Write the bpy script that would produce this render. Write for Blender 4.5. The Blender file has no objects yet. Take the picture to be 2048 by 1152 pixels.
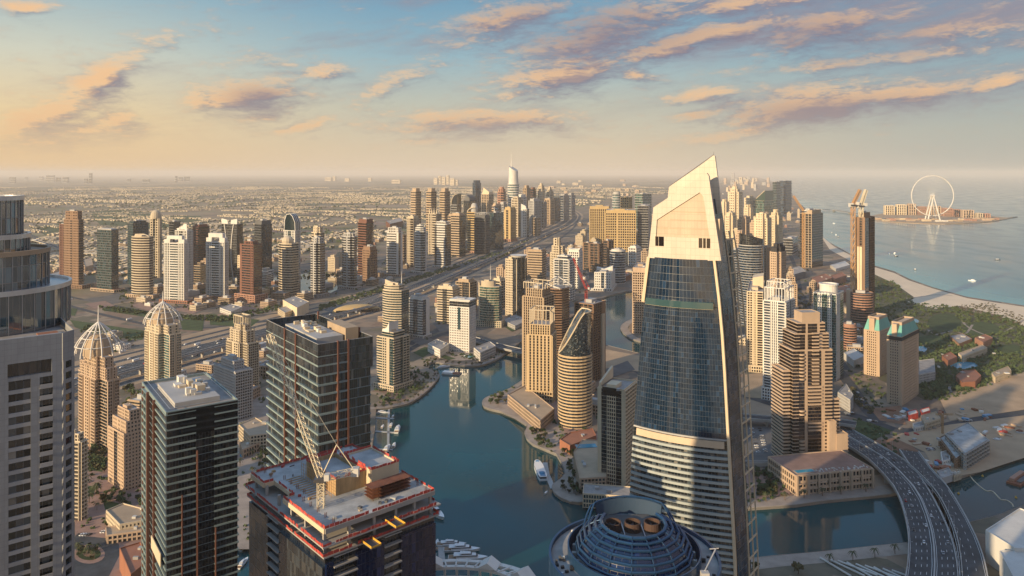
import bpy, math, random
from mathutils import Vector, Matrix, geometry
sc = bpy.context.scene
COL = sc.collection
RND = random.Random(11)
rad = math.radians
# ------------------------------------------------------------------ camera, sky, sun, exposure
H, F, HY = 300.0, 1462.0, 345.0        # eye height, focal length and horizon row of the 2048 px wide photograph
cam = bpy.data.cameras.new('camera'); camo = bpy.data.objects.new('camera', cam); COL.objects.link(camo)
cam.sensor_width = 36; cam.lens = 36 * F / 2048; cam.shift_y = -(576 - HY) / 2048
cam.clip_start = 1; cam.clip_end = 300000
camo.location = (0, 0, H); camo.rotation_euler = (rad(90), 0, 0)
sc.camera = camo
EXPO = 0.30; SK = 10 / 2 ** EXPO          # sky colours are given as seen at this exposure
sc.view_settings.view_transform = 'Standard'; sc.view_settings.look = 'None'
sc.view_settings.exposure = EXPO; sc.view_settings.gamma = 1; sc.view_settings.use_curve_mapping = False
sc.cycles.max_bounces = 6; sc.cycles.diffuse_bounces = 2; sc.cycles.glossy_bounces = 3
sc.cycles.volume_bounces = 2; sc.cycles.sample_clamp_indirect = 3; sc.cycles.transparent_max_bounces = 4
sc.cycles.caustics_reflective = False; sc.cycles.caustics_refractive = False
SUN_AZ, SUN_EL = rad(228), rad(14)       # azimuth clockwise from +Y
sv = Vector((math.sin(SUN_AZ) * math.cos(SUN_EL), math.cos(SUN_AZ) * math.cos(SUN_EL), math.sin(SUN_EL)))
sl = bpy.data.lights.new('sun', 'SUN'); sl.energy = 5.0; sl.angle = rad(0.5); sl.color = (1.0, 0.75, 0.45)
so = bpy.data.objects.new('sun', sl); COL.objects.link(so); so.rotation_euler = sv.to_track_quat('Z', 'Y').to_euler()

def ntree(nt):
    N, L = nt.nodes, nt.links
    def node(t, **k):
        n = N.new(t)
        for a, v in k.items():
            if a == 'ins':
                for i, x in v.items():
                    if hasattr(x, 'is_linked') : L.new(x, n.inputs[i])
                    elif isinstance(x, (tuple, list)) and n.inputs[i].type == 'RGBA' and len(x) == 3: n.inputs[i].default_value = (*x, 1)
                    else: n.inputs[i].default_value = x
            else: setattr(n, a, v)
        return n
    def math_(op, a, b=0.0, c=0.0, clamp=False):
        n = node('ShaderNodeMath', operation=op, use_clamp=clamp, ins={0: a, 1: b, 2: c}); return n.outputs[0]
    def ramp(fac, stops, interp='LINEAR'):
        n = node('ShaderNodeValToRGB', ins={0: fac}); e = n.color_ramp.elements; n.color_ramp.interpolation = interp
        while len(e) < len(stops): e.new(0.5)
        for q, (p, c) in zip(e, stops): q.position = p; q.color = (c[0], c[1], c[2], 1)
        return n.outputs[0]
    def mix(f, a, b, blend='MIX'):
        n = node('ShaderNodeMix', data_type='RGBA', blend_type=blend, ins={0: f, 6: a, 7: b}); return n.outputs[2]
    return node, math_, ramp, mix, L
def srgb(r, g, b):
    f = lambda c: (c / 255 / 12.92 if c <= 10 else ((c / 255 + .055) / 1.055) ** 2.4)
    return (f(r), f(g), f(b), 1)

def make_sky():
    w = bpy.data.worlds.new('World'); sc.world = w; w.use_nodes = True
    node, m, ramp, mix, L = ntree(w.node_tree); bg = w.node_tree.nodes['Background']
    # cloud density as a function of the sky direction (azimuth, elevation in radians)
    g = bpy.data.node_groups.new('cloud_density', 'ShaderNodeTree')
    g.interface.new_socket('p', in_out='INPUT', socket_type='NodeSocketVector')
    g.interface.new_socket('d', in_out='OUTPUT', socket_type='NodeSocketFloat')
    gn, gm, gr, gx, GL = ntree(g)
    gi = gn('NodeGroupInput'); go = gn('NodeGroupOutput')
    warp = gn('ShaderNodeTexNoise', ins={'Vector': gi.outputs[0], 'Scale': 9.0, 'Detail': 3.0})
    wv = gn('ShaderNodeVectorMath', operation='MULTIPLY_ADD', ins={0: warp.outputs[1], 1: (.07, .022, 0), 2: gi.outputs[0]})
    off = gn('ShaderNodeVectorMath', operation='SUBTRACT', ins={0: wv.outputs[0], 1: (.035, .011, 0)})
    sx = gn('ShaderNodeSeparateXYZ', ins={0: off.outputs[0]})
    clouds = [(205,160,75,36,32,1.25),(90,235,120,34,24,1.15),(120,270,170,40,10,.9),(240,235,45,26,10,.8),(490,192,105,34,4,1.3),(640,146,60,18,5,1.0),
      (555,130,40,8,0,.6),(600,250,85,12,10,.85),(500,225,90,20,10,.7),(1130,152,140,34,11,1.35),(1270,155,60,18,-8,.8),(1040,185,60,16,8,.8),(1370,88,210,26,11,1.35),(1000,45,130,36,13,1.05),
      (1230,55,230,52,14,1.1),(1180,100,170,50,16,1.0),(1640,60,170,42,4,1.0),(960,245,200,27,2,1.1),(900,275,110,16,5,.8),(1400,190,80,18,6,1.0),(1620,215,180,40,6,1.35),(1500,258,170,18,10,1.0),(1720,205,260,30,4,1.1),
      (1660,75,170,45,6,.85),(1900,60,180,30,0,.7),(1760,120,260,16,3,.8),(2010,165,80,18,12,1.0),(1400,225,70,12,8,.9),(1500,10,260,24,4,.9),
      (60,8,60,13,3,1.1),(790,160,130,26,25,.6),(540,115,100,16,5,.45),(300,85,160,30,25,.4),(1150,270,80,9,-8,.6)]
    tot = None
    for (px, py, rx, ry, ang, wt) in clouds:
        a0 = math.atan((px - 1024) / F); c = math.cos(a0); e0 = math.atan((HY - py) / F * c)
        kx, ky = F / c / rx, F / c / ry; t = rad(ang)
        du = gm('SUBTRACT', sx.outputs[0], a0); dv = gm('SUBTRACT', sx.outputs[1], e0)
        u = gm('MULTIPLY_ADD', du, math.cos(t) * kx, gm('MULTIPLY', dv, math.sin(t) * kx))
        v = gm('MULTIPLY_ADD', du, -math.sin(t) * ky, gm('MULTIPLY', dv, math.cos(t) * ky))
        r2 = gm('ADD', gm('MULTIPLY', u, u), gm('MULTIPLY', v, v))
        k = gm('MULTIPLY', gm('POWER', 2.718, gm('MULTIPLY', r2, -1.0)), wt)
        tot = k if tot is None else gm('MAXIMUM', tot, k)
    st = gn('ShaderNodeVectorMath', operation='MULTIPLY', ins={0: wv.outputs[0], 1: (20, 62, 1)})
    rot = gn('ShaderNodeVectorRotate', rotation_type='Z_AXIS', ins={0: st.outputs[0], 'Angle': rad(-24)})
    nz = gn('ShaderNodeTexNoise', ins={'Vector': rot.outputs[0], 'Scale': 1.0, 'Detail': 10.0, 'Roughness': .68})
    nz2 = gn('ShaderNodeTexNoise', ins={'Vector': gn('ShaderNodeVectorMath', operation='MULTIPLY', ins={0: rot.outputs[0], 1: (2.6, 3.4, 1)}).outputs[0], 'Scale': 1.0, 'Detail': 8.0, 'Roughness': .7})
    d = gm('ADD', tot, gm('ADD', gm('MULTIPLY', gm('SUBTRACT', nz.outputs[0], .5), 2.0), gm('MULTIPLY', gm('SUBTRACT', nz2.outputs[0], .5), 1.1)))
    mr = gn('ShaderNodeMapRange', interpolation_type='SMOOTHSTEP', ins={0: d, 1: -.05, 2: 1.35})
    GL.new(mr.outputs[0], go.inputs[0])
    tc = node('ShaderNodeTexCoord'); s = node('ShaderNodeSeparateXYZ', ins={0: tc.outputs['Generated']})
    az = m('ARCTAN2', s.outputs[0], s.outputs[1]); el = m('ARCSINE', s.outputs[2])
    p = node('ShaderNodeCombineXYZ', ins={0: az, 1: el}).outputs[0]
    def dens(vec):
        q = node('ShaderNodeGroup'); q.node_tree = g; L.new(vec, q.inputs[0]); return q.outputs[0]
    d0 = dens(p)
    d1 = dens(node('ShaderNodeVectorMath', operation='ADD', ins={0: p, 1: (-.014, .010, 0)}).outputs[0])
    lit = m('MULTIPLY_ADD', m('SUBTRACT', d0, d1), 2.1, .26, clamp=True)
    # clear sky
    sky = node('ShaderNodeTexSky', sky_type='NISHITA', sun_disc=False, sun_elevation=SUN_EL, sun_rotation=SUN_AZ, altitude=300, air_density=1.3, dust_density=3.0)
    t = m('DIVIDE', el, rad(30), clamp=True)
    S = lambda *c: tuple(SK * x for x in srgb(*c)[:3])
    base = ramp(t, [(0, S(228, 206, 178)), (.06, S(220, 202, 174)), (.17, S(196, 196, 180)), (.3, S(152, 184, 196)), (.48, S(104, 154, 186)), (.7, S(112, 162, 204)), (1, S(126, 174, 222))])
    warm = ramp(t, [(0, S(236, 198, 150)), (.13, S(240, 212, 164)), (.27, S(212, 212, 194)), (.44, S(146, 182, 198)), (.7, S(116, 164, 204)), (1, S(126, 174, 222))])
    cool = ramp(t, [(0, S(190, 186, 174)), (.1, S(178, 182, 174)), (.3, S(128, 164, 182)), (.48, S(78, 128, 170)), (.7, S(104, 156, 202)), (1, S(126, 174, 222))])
    aw = node('ShaderNodeMapRange', interpolation_type='SMOOTHSTEP', ins={0: az, 1: -.12, 2: -.62}).outputs[0]
    ac = node('ShaderNodeMapRange', interpolation_type='SMOOTHSTEP', ins={0: az, 1: .08, 2: .62}).outputs[0]
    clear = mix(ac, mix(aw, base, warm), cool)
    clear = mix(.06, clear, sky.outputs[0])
    low = node('ShaderNodeMapRange', ins={0: el, 1: 0.0, 2: .10}).outputs[0]
    litc = mix(m('MULTIPLY', low, .8), S(226, 186, 146), S(248, 200, 150))
    drk = mix(low, S(190, 168, 150), S(124, 120, 140))
    dm = None
    for (px, py, rx, ry) in ((1190, 62, 260, 75), (1650, 80, 240, 55), (1720, 225, 300, 34), (530, 200, 70, 30), (1000, 262, 160, 22)):
        a0 = math.atan((px - 1024) / F); c = math.cos(a0); e0 = math.atan((HY - py) / F * c)
        u = m('MULTIPLY', m('SUBTRACT', az, a0), F / c / rx); v = m('MULTIPLY', m('SUBTRACT', el, e0), F / c / ry)
        k = m('POWER', 2.718, m('MULTIPLY', m('ADD', m('MULTIPLY', u, u), m('MULTIPLY', v, v)), -1.0)); dm = k if dm is None else m('MAXIMUM', dm, k)
    lit = m('MULTIPLY', lit, m('SUBTRACT', 1.0, m('MULTIPLY', dm, .72)))
    cc = mix(lit, drk, litc)
    fade = node('ShaderNodeMapRange', ins={0: el, 1: .004, 2: .06}).outputs[0]
    thin = node('ShaderNodeTexNoise', ins={'Vector': node('ShaderNodeVectorMath', operation='MULTIPLY', ins={0: node('ShaderNodeVectorRotate', rotation_type='Z_AXIS', ins={0: p, 'Angle': rad(-9)}).outputs[0], 1: (3.2, 19, 1)}).outputs[0], 'Scale': 1.0, 'Detail': 9.0, 'Roughness': .6})
    ta = node('ShaderNodeMapRange', interpolation_type='SMOOTHSTEP', ins={0: m('MULTIPLY_ADD', az, .16, thin.outputs[0]), 1: .44, 2: .70}).outputs[0]
    ta = m('MULTIPLY', ta, node('ShaderNodeMapRange', ins={0: el, 1: .05, 2: .16}).outputs[0])
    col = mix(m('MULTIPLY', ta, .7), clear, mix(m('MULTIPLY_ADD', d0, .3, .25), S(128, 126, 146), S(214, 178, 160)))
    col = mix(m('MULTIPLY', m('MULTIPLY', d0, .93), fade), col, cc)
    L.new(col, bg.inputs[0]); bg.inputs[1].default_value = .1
make_sky()

# ------------------------------------------------------------------ materials
MATS = {}
def newmat(name):
    m = bpy.data.materials.new(name); m.use_nodes = True; MATS[name] = m
    return m, m.node_tree.nodes['Principled BSDF'], ntree(m.node_tree)
def solid(name, c, rough=.8, var=.12, scale=.08, metal=0.0, joint=None):
    m, b, (node, mt, ramp, mix, L) = newmat(name)
    geo = node('ShaderNodeNewGeometry'); oi = node('ShaderNodeObjectInfo')
    st = node('ShaderNodeVectorMath', operation='MULTIPLY', ins={0: geo.outputs['Position'], 1: (1, 1, .25)})
    n = node('ShaderNodeTexNoise', ins={'Vector': st.outputs[0], 'Scale': scale, 'Detail': 6.0, 'Roughness': .65})
    lo = [x * (1 - var) for x in c[:3]] + [1]; hi = [min(1, x * (1 + var)) for x in c[:3]] + [1]
    col = ramp(n.outputs[0], [(.3, lo), (.7, hi)])
    hv = node('ShaderNodeHueSaturation', ins={'Value': mt('MULTIPLY_ADD', oi.outputs['Random'], .16, .92), 'Color': col})
    out = hv.outputs[0]
    if joint:      # panel joints and a slightly different tone for every panel
        oc = node('ShaderNodeTexCoord').outputs['Object']; pv = node('ShaderNodeVectorMath', operation='DIVIDE', ins={0: oc, 1: (joint[0], 50.0, joint[1])}).outputs[0]
        fr = node('ShaderNodeSeparateXYZ', ins={0: node('ShaderNodeVectorMath', operation='FRACTION', ins={0: pv}).outputs[0]}); cell = node('ShaderNodeTexWhiteNoise', noise_dimensions='3D', ins={0: node('ShaderNodeVectorMath', operation='FLOOR', ins={0: pv}).outputs[0]}).outputs[0]
        out = node('ShaderNodeHueSaturation', ins={'Value': mt('MULTIPLY_ADD', cell, .14, .93), 'Color': out}).outputs[0]
        jl = mt('MAXIMUM', mt('LESS_THAN', fr.outputs[0], .05), mt('LESS_THAN', fr.outputs[2], .05)); out = mix(mt('MULTIPLY', jl, .32), out, (.10, .09, .08, 1))
        L.new(mt('MULTIPLY_ADD', cell, .25, rough - .15), b.inputs['Roughness'])
    L.new(out, b.inputs['Base Color'])
    if not joint: b.inputs['Roughness'].default_value = rough
    b.inputs['Metallic'].default_value = metal
    return m
def glass(name, c, lite=.35, ior=2.0, mull=(.07, .08, .09), mw=.07, tilt=.03, rough=.06):
    """window panes: one cell of the UV map per pane (u = bays, v = storeys)"""
    m, b, (node, mt, ramp, mix, L) = newmat(name)
    uv = node('ShaderNodeUVMap'); oi = node('ShaderNodeObjectInfo')
    fl = node('ShaderNodeVectorMath', operation='FLOOR', ins={0: uv.outputs[0]})
    fr = node('ShaderNodeVectorMath', operation='FRACTION', ins={0: uv.outputs[0]})
    sp = node('ShaderNodeSeparateXYZ', ins={0: fr.outputs[0]})
    ad = node('ShaderNodeVectorMath', operation='ADD', ins={0: fl.outputs[0], 1: node('ShaderNodeCombineXYZ', ins={2: mt('MULTIPLY', oi.outputs['Random'], 97.0)}).outputs[0]})
    wn = node('ShaderNodeTexWhiteNoise', noise_dimensions='3D', ins={0: ad.outputs[0]})
    lt = [min(1, x * 2.2 + .06 * lite) for x in c[:3]]; bl = [min(1, x + lite * k) for x, k in zip(c[:3], (.32, .29, .24))]
    col = ramp(wn.outputs[0], [(0, [x * .5 for x in c[:3]]), (.55, c), (.8, lt), (.94, bl)], 'CONSTANT' if lite > .3 else 'LINEAR')
    if lite < .09: col = ramp(wn.outputs[0], [(0, [x * .75 for x in c[:3]]), (.93, [x * 1.25 for x in c[:3]]), (1, lt)])
    isM = mt('MAXIMUM', mt('LESS_THAN', sp.outputs[0], mw), mt('LESS_THAN', sp.outputs[1], mw * .8))
    L.new(mix(isM, col, tuple(mull) + (1,)), b.inputs['Base Color'])
    L.new(mt('MULTIPLY_ADD', isM, .35, rough), b.inputs['Roughness']); b.inputs['IOR'].default_value = ior
    geo = node('ShaderNodeNewGeometry')
    j = node('ShaderNodeVectorMath', operation='MULTIPLY_ADD', ins={0: wn.outputs[1], 1: (tilt, tilt, tilt), 2: geo.outputs['Normal']})
    j2 = node('ShaderNodeVectorMath', operation='SUBTRACT', ins={0: j.outputs[0], 1: (tilt / 2,) * 3})
    L.new(node('ShaderNodeVectorMath', operation='NORMALIZE', ins={0: j2.outputs[0]}).outputs[0], b.inputs['Normal'])
    return m
for n, c in dict(cream=(.56, .47, .34), tan=(.44, .33, .22), white=(.70, .67, .61), grey=(.34, .33, .32), dgrey=(.12, .12, .12), brown=(.26, .16, .10), rbrown=(.18, .08, .055),
                 gold=(.50, .36, .17), sandst=(.50, .37, .26), pink=(.42, .23, .16), black=(.03, .03, .035), conc=(.38, .36, .33), steelblue=(.028, .062, .115), terra=(.33, .14, .08),
                 hcream=(.66, .54, .37), hpanel=(.60, .47, .33), lgrey=(.43, .42, .40), mint=(.16, .42, .36), roofw=(.62, .60, .55)).items():
    solid(n, c, .75)
solid('crowncream', (.59, .52, .42), .55, .10, .15, joint=(2.4, 3.4)); solid('crowntan', (.52, .415, .30), .5, .10, .12, joint=(1.7, 3.4)); solid('stonepanel', (.29, .30, .31), .6, .10, .2, joint=(1.6, 1.65)); solid('goldcream', (.52, .385, .225), .7); solid('parkbase', (.085, .085, .045), .95, .4, .03); solid('spandrel', (.36, .40, .39), .55, .1); solid('tealslab', (.24, .31, .31), .4, .1); solid('fanrust', (.07, .04, .03), .8); solid('metal', (.55, .56, .58), .35, .08, .1, .7); solid('dmetal', (.10, .10, .11), .4, .1, .1, .5); solid('bluesteel', (.022, .065, .14), .32, .12, .1, .35)
solid('cranecream', (.70, .61, .44), .5); solid('cranered', (.48, .05, .03), .5); solid('craneorange', (.48, .27, .11), .5); solid('yellow', (.65, .36, .04), .6)
solid('redguard', (.46, .065, .05), .7, .3, .3); solid('ply', (.45, .30, .15), .8, .3, .4); solid('deck', (.40, .41, .40), .8, .35, .12)
solid('gel', (.80, .80, .78), .25, .04); solid('bluepaint', (.05, .24, .42), .3); solid('teak', (.30, .18, .10), .6); solid('roofg', (.33, .31, .29), .9, .3, .15); solid('roofd', (.16, .15, .15), .9, .3, .15)
solid('rust', (.22, .08, .04), .85, .4, .2)
glass('g_teal', (.008, .030, .038), .12, mull=(.03, .06, .07)); glass('g_blue', (.008, .024, .048), .2, mull=(.05, .07, .09)); glass('g_dark', (.007, .010, .014), .12, mull=(.022, .026, .03)); glass('g_brown', (.013, .008, .006), .10, mull=(.03, .02, .015))
glass('g_res', (.016, .022, .024), .9, 1.7); glass('g_green', (.03, .075, .06), .3); glass('g_mir', (.045, .085, .105), .15, 2.4, tilt=.05); glass('g_sea', (.05, .11, .12), .3, 2.0)
glass('g_hero', (.008, .024, .052), .08, 2.1, (.05, .065, .08), .045, .016); glass('g_navy', (.004, .012, .050), .04, 1.7, (.008, .016, .045), .06); glass('g_bronze', (.018, .024, .030), .10, 2.0, (.03, .035, .04), .06)
glass('g_tow', (.010, .020, .026), .55, 2.0)
solid('asphalt', (.050, .056, .062), .8, .42, .09); solid('paving', (.34, .28, .23), .85, .22, .08); solid('pave_pink', (.30, .19, .15), .85, .2, .1); solid('grass', (.045, .075, .022), .95, .45, .05)
solid('sand', (.42, .30, .19), .95, .22, .02); solid('dirt', (.25, .135, .08), .95, .5, .03); solid('mark', (.70, .70, .68), .7); solid('lot', (.13, .125, .12), .9, .25, .05); solid('beach_sand', (.74, .60, .43), .95, .1, .01)
solid('pool', (.05, .30, .42), .1); solid('leaf', (.055, .082, .026), .85, .5, .3); solid('leaf_dry', (.085, .075, .030), .85, .5, .3); solid('bark', (.14, .10, .07), .9); solid('frond', (.060, .070, .026), .8, .4, .3)
def make_ground_mat():
    m, b, (node, mt, ramp, mix, L) = newmat('ground')
    geo = node('ShaderNodeNewGeometry'); P = geo.outputs['Position']
    def noise(scale, det=5.0, rough=.6, vec=P): return node('ShaderNodeTexNoise', ins={'Vector': vec, 'Scale': scale, 'Detail': det, 'Roughness': rough}).outputs[0]
    rot = node('ShaderNodeVectorRotate', rotation_type='Z_AXIS', ins={0: P, 'Angle': rad(20)}).outputs[0]
    big = noise(.0006, 6.0); mid = noise(.006, 6.0, .7, rot); fine = noise(.05, 5.0, .7)
    near = ramp(mid, [(.32, (.20, .145, .10)), (.45, (.30, .225, .16)), (.55, (.22, .19, .155)), (.66, (.37, .28, .19))])
    near = mix(.55, near, ramp(fine, [(.3, (.10, .09, .075)), (.5, (.30, .24, .18)), (.7, (.42, .34, .26))]))
    lots = node('ShaderNodeTexVoronoi', distance='CHEBYCHEV', ins={'Vector': rot, 'Scale': .022, 'Randomness': .8}).outputs[1]
    lv = node('ShaderNodeSeparateColor', ins={0: lots}).outputs[0]
    near = mix(.55, near, ramp(lv, [(0, (.06, .062, .065)), (.28, (.15, .12, .095)), (.45, (.26, .17, .11)), (.6, (.045, .055, .025)), (.74, (.34, .26, .18)), (.88, (.20, .11, .07))], 'CONSTANT'))
    sub = ramp(mid, [(.36, (.038, .044, .020)), (.48, (.085, .085, .04)), (.56, (.20, .16, .105)), (.68, (.36, .28, .19))])
    vor = node('ShaderNodeTexVoronoi', ins={'Vector': rot, 'Scale': .011}).outputs[1]
    sub = mix(.25, sub, mix(1.0, vor, (.30, .27, .2, 1), 'MULTIPLY'))
    sub = mix(ramp(big, [(.46, (0, 0, 0)), (.58, (.75, .75, .75))]), sub, (.34, .25, .165, 1))
    y = node('ShaderNodeSeparateXYZ', ins={0: P}); x_ = y.outputs[0]
    far = mt('SUBTRACT', y.outputs[1], mt('MULTIPLY', x_, 2.6))
    f = node('ShaderNodeMapRange', ins={0: far, 1: 4200.0, 2: 4800.0}).outputs[0]
    L.new(mix(f, near, sub), b.inputs['Base Color']); b.inputs['Roughness'].default_value = .95
make_ground_mat()
def make_water(name, c, rough, bump, bs, shallow=None):
    m, b, (node, mt, ramp, mix, L) = newmat(name)
    geo = node('ShaderNodeNewGeometry'); P = geo.outputs['Position']
    n = node('ShaderNodeTexNoise', ins={'Vector': P, 'Scale': bs, 'Detail': 4.0, 'Roughness': .6}).outputs[0]
    big = node('ShaderNodeTexNoise', ins={'Vector': P, 'Scale': .006, 'Detail': 5.0}).outputs[0]
    col = ramp(big, [(.3, [x * .75 for x in c]), (.7, [x * 1.25 for x in c])])
    if shallow:
        at = node('ShaderNodeAttribute', attribute_name='shore')
        col = mix(ramp(at.outputs['Fac'], [(0, (0, 0, 0)), (.5, (.35, .35, .35)), (1, (1, 1, 1))]), col, shallow + (1,))
    L.new(col, b.inputs['Base Color']); L.new(mt('MULTIPLY_ADD', ramp(node('ShaderNodeTexNoise', ins={'Vector': node('ShaderNodeVectorMath', operation='MULTIPLY', ins={0: P, 1: (1, .35, 1)}).outputs[0], 'Scale': .013, 'Detail': 6.0}).outputs[0], [(.42, (0, 0, 0)), (.62, (1, 1, 1))]), .09, rough), b.inputs['Roughness']); b.inputs['IOR'].default_value = 1.33
    L.new(node('ShaderNodeBump', ins={'Strength': bump, 'Distance': .5, 'Height': n}).outputs[0], b.inputs['Normal'])
make_water('marina_w', (.004, .058, .066), .03, .03, .25)
make_water('sea_w', (.025, .15, .19), .09, .05, .06, (.12, .42, .42))
make_water('lake_w', (.02, .035, .035), .05, .03, .2)

# ------------------------------------------------------------------ helpers
def G(px, py, z=0.0):
    """point at height z of the place seen at this spot of the photograph"""
    d = (H - z) * F / (py - HY); return Vector(((px - 1024) * d / F, d))
def lerp(a, b, t): return a + (b - a) * t
class MB:
    def __init__(s): s.v = []; s.f = []; s.uv = []
    def face(s, pts, uv=None):
        i = len(s.v); s.v.extend(pts); s.f.append(tuple(range(i, i + len(pts))))
        s.uv.extend(uv if uv else [(0.5, 0.5)] * len(pts))
    def box(s, x0, y0, z0, x1, y1, z1):
        s.hexa([(x0, y0), (x1, y0), (x1, y1), (x0, y1)], z0, z1)
    def hexa(s, q, z0, z1, bot=True):
        n = len(q)
        for i in range(n):
            a, b = q[i], q[(i + 1) % n]
            s.face([(a[0], a[1], z0), (b[0], b[1], z0), (b[0], b[1], z1), (a[0], a[1], z1)])
        s.face([(p[0], p[1], z1) for p in q])
        if bot: s.face([(p[0], p[1], z0) for p in reversed(q)])
    def tube(s, p, q, r, r2=None, n=5):
        p, q = Vector(p), Vector(q); r2 = r if r2 is None else r2
        d = (q - p)
        if d.length < 1e-6: return
        d.normalize(); a = d.orthogonal().normalized(); b = d.cross(a)
        A = [p + (a * math.cos(2 * math.pi * i / n) + b * math.sin(2 * math.pi * i / n)) * r for i in range(n)]
        B = [q + (a * math.cos(2 * math.pi * i / n) + b * math.sin(2 * math.pi * i / n)) * r2 for i in range(n)]
        for i in range(n):
            j = (i + 1) % n; s.face([tuple(A[i]), tuple(A[j]), tuple(B[j]), tuple(B[i])])
        s.face([tuple(x) for x in reversed(A)]); s.face([tuple(x) for x in B])
    def path(s, pts, r, n=5, closed=False):
        k = len(pts)
        for i in range(k if closed else k - 1): s.tube(pts[i], pts[(i + 1) % k], r, n=n)
    def lathe(s, prof, n=24, cx=0, cy=0, a0=0, a1=2 * math.pi, un=1.5, vf=3.6):
        for i in range(n):
            t, u = a0 + (a1 - a0) * i / n, a0 + (a1 - a0) * (i + 1) / n
            for (r, z), (r2, z2) in zip(prof, prof[1:]):
                q = [(cx + r * math.cos(t), cy + r * math.sin(t), z), (cx + r * math.cos(u), cy + r * math.sin(u), z), (cx + r2 * math.cos(u), cy + r2 * math.sin(u), z2), (cx + r2 * math.cos(t), cy + r2 * math.sin(t), z2)]
                R0 = max(r, r2); uu = [t * R0 / un, u * R0 / un, u * R0 / un, t * R0 / un]; vv = [z / vf, z / vf, z2 / vf, z2 / vf]
                if r < 1e-4: q = q[1:]; uu = uu[1:]; vv = vv[1:]
                elif r2 < 1e-4: q = q[:3]; uu = uu[:3]; vv = vv[:3]
                s.face(q, list(zip(uu, vv)))
    def ball(s, c, rx, ry=None, rz=None, n=10, k=6):
        ry = ry or rx; rz = rz or rx
        P = lambda i, j: (c[0] + rx * math.sin(math.pi * j / k) * math.cos(2 * math.pi * i / n), c[1] + ry * math.sin(math.pi * j / k) * math.sin(2 * math.pi * i / n), c[2] + rz * math.cos(math.pi * j / k))
        for i in range(n):
            for j in range(k):
                q = [P(i, j), P(i, j + 1), P(i + 1, j + 1), P(i + 1, j)]
                if j == 0: q = q[:3]
                elif j == k - 1: q = [q[0], q[1], q[3]]
                s.face(q)
    def build(s, name, mat, parent=None, loc=None, rz=0, smooth=False):
        me = bpy.data.meshes.new(name); me.from_pydata([tuple(x) for x in s.v], [], s.f)
        uv = me.uv_layers.new(name='UVMap'); uv.data.foreach_set('uv', [c for p in s.uv for c in p])
        me.materials.append(MATS[mat]); me.update()
        if smooth: me.shade_smooth()
        o = bpy.data.objects.new(name, me); COL.objects.link(o)
        if parent: o.parent = parent
        if loc: o.location = loc
        o.rotation_euler.z = rz
        return o
def tag(o, label=None, cat=None, group=None, kind=None):
    for k, v in (('label', label), ('category', cat), ('group', group), ('kind', kind)):
        if v: o[k] = v
    return o
def empty(name, loc, rz=0, label=None, cat=None, group=None):
    o = bpy.data.objects.new(name, None); COL.objects.link(o); o.location = loc; o.rotation_euler.z = rz; o.empty_display_size = .1
    return tag(o, label, cat, group)
def copy_tree(o, parent=None):
    c = o.copy(); COL.objects.link(c); c.parent = parent
    for ch in list(o.children): copy_tree(ch, c)
    return c
def place(o, loc, rz, label=None, group=None, s=1.0):
    o.location = loc; o.rotation_euler.z = rz; o.scale = (s, s, s); tag(o, label, None, group); return o

# ---- facade: bands (floor slabs, balconies, spandrels) and piers standing proud of a glass core
STY = dict(band=(.42, .9, 0, 0), bandt=(.20, .55, 0, 0), bandw=(.55, 1.1, 0, 0), grid=(.34, .45, 3.6, 1.1), punch=(.50, .40, 3.2, 1.5), pier=(.16, .25, 3.4, 1.4), pierw=(.16, .3, 5.5, 2.6),
           curt=(.05, .12, 0, 0), solid=(1.0, .3, 0, 0), balc=(.30, 1.5, 7.0, .5), cgrid=(.25, .3, 2.4, .5), open=(.16, 1.2, 7, .9), none=None)
def offs(poly, d):
    n = len(poly); out = []
    for i in range(n):
        p0, p, p1 = (Vector(poly[(i + k) % n][:2]) for k in (-1, 0, 1))
        a = (p - p0).normalized(); b = (p1 - p).normalized()
        na, nb = Vector((a.y, -a.x)), Vector((b.y, -b.x)); m = na + nb
        m = m / max(.35, m.dot(na)) if m.length > 1e-6 else na
        out.append(p + m * d)
    return out
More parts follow.
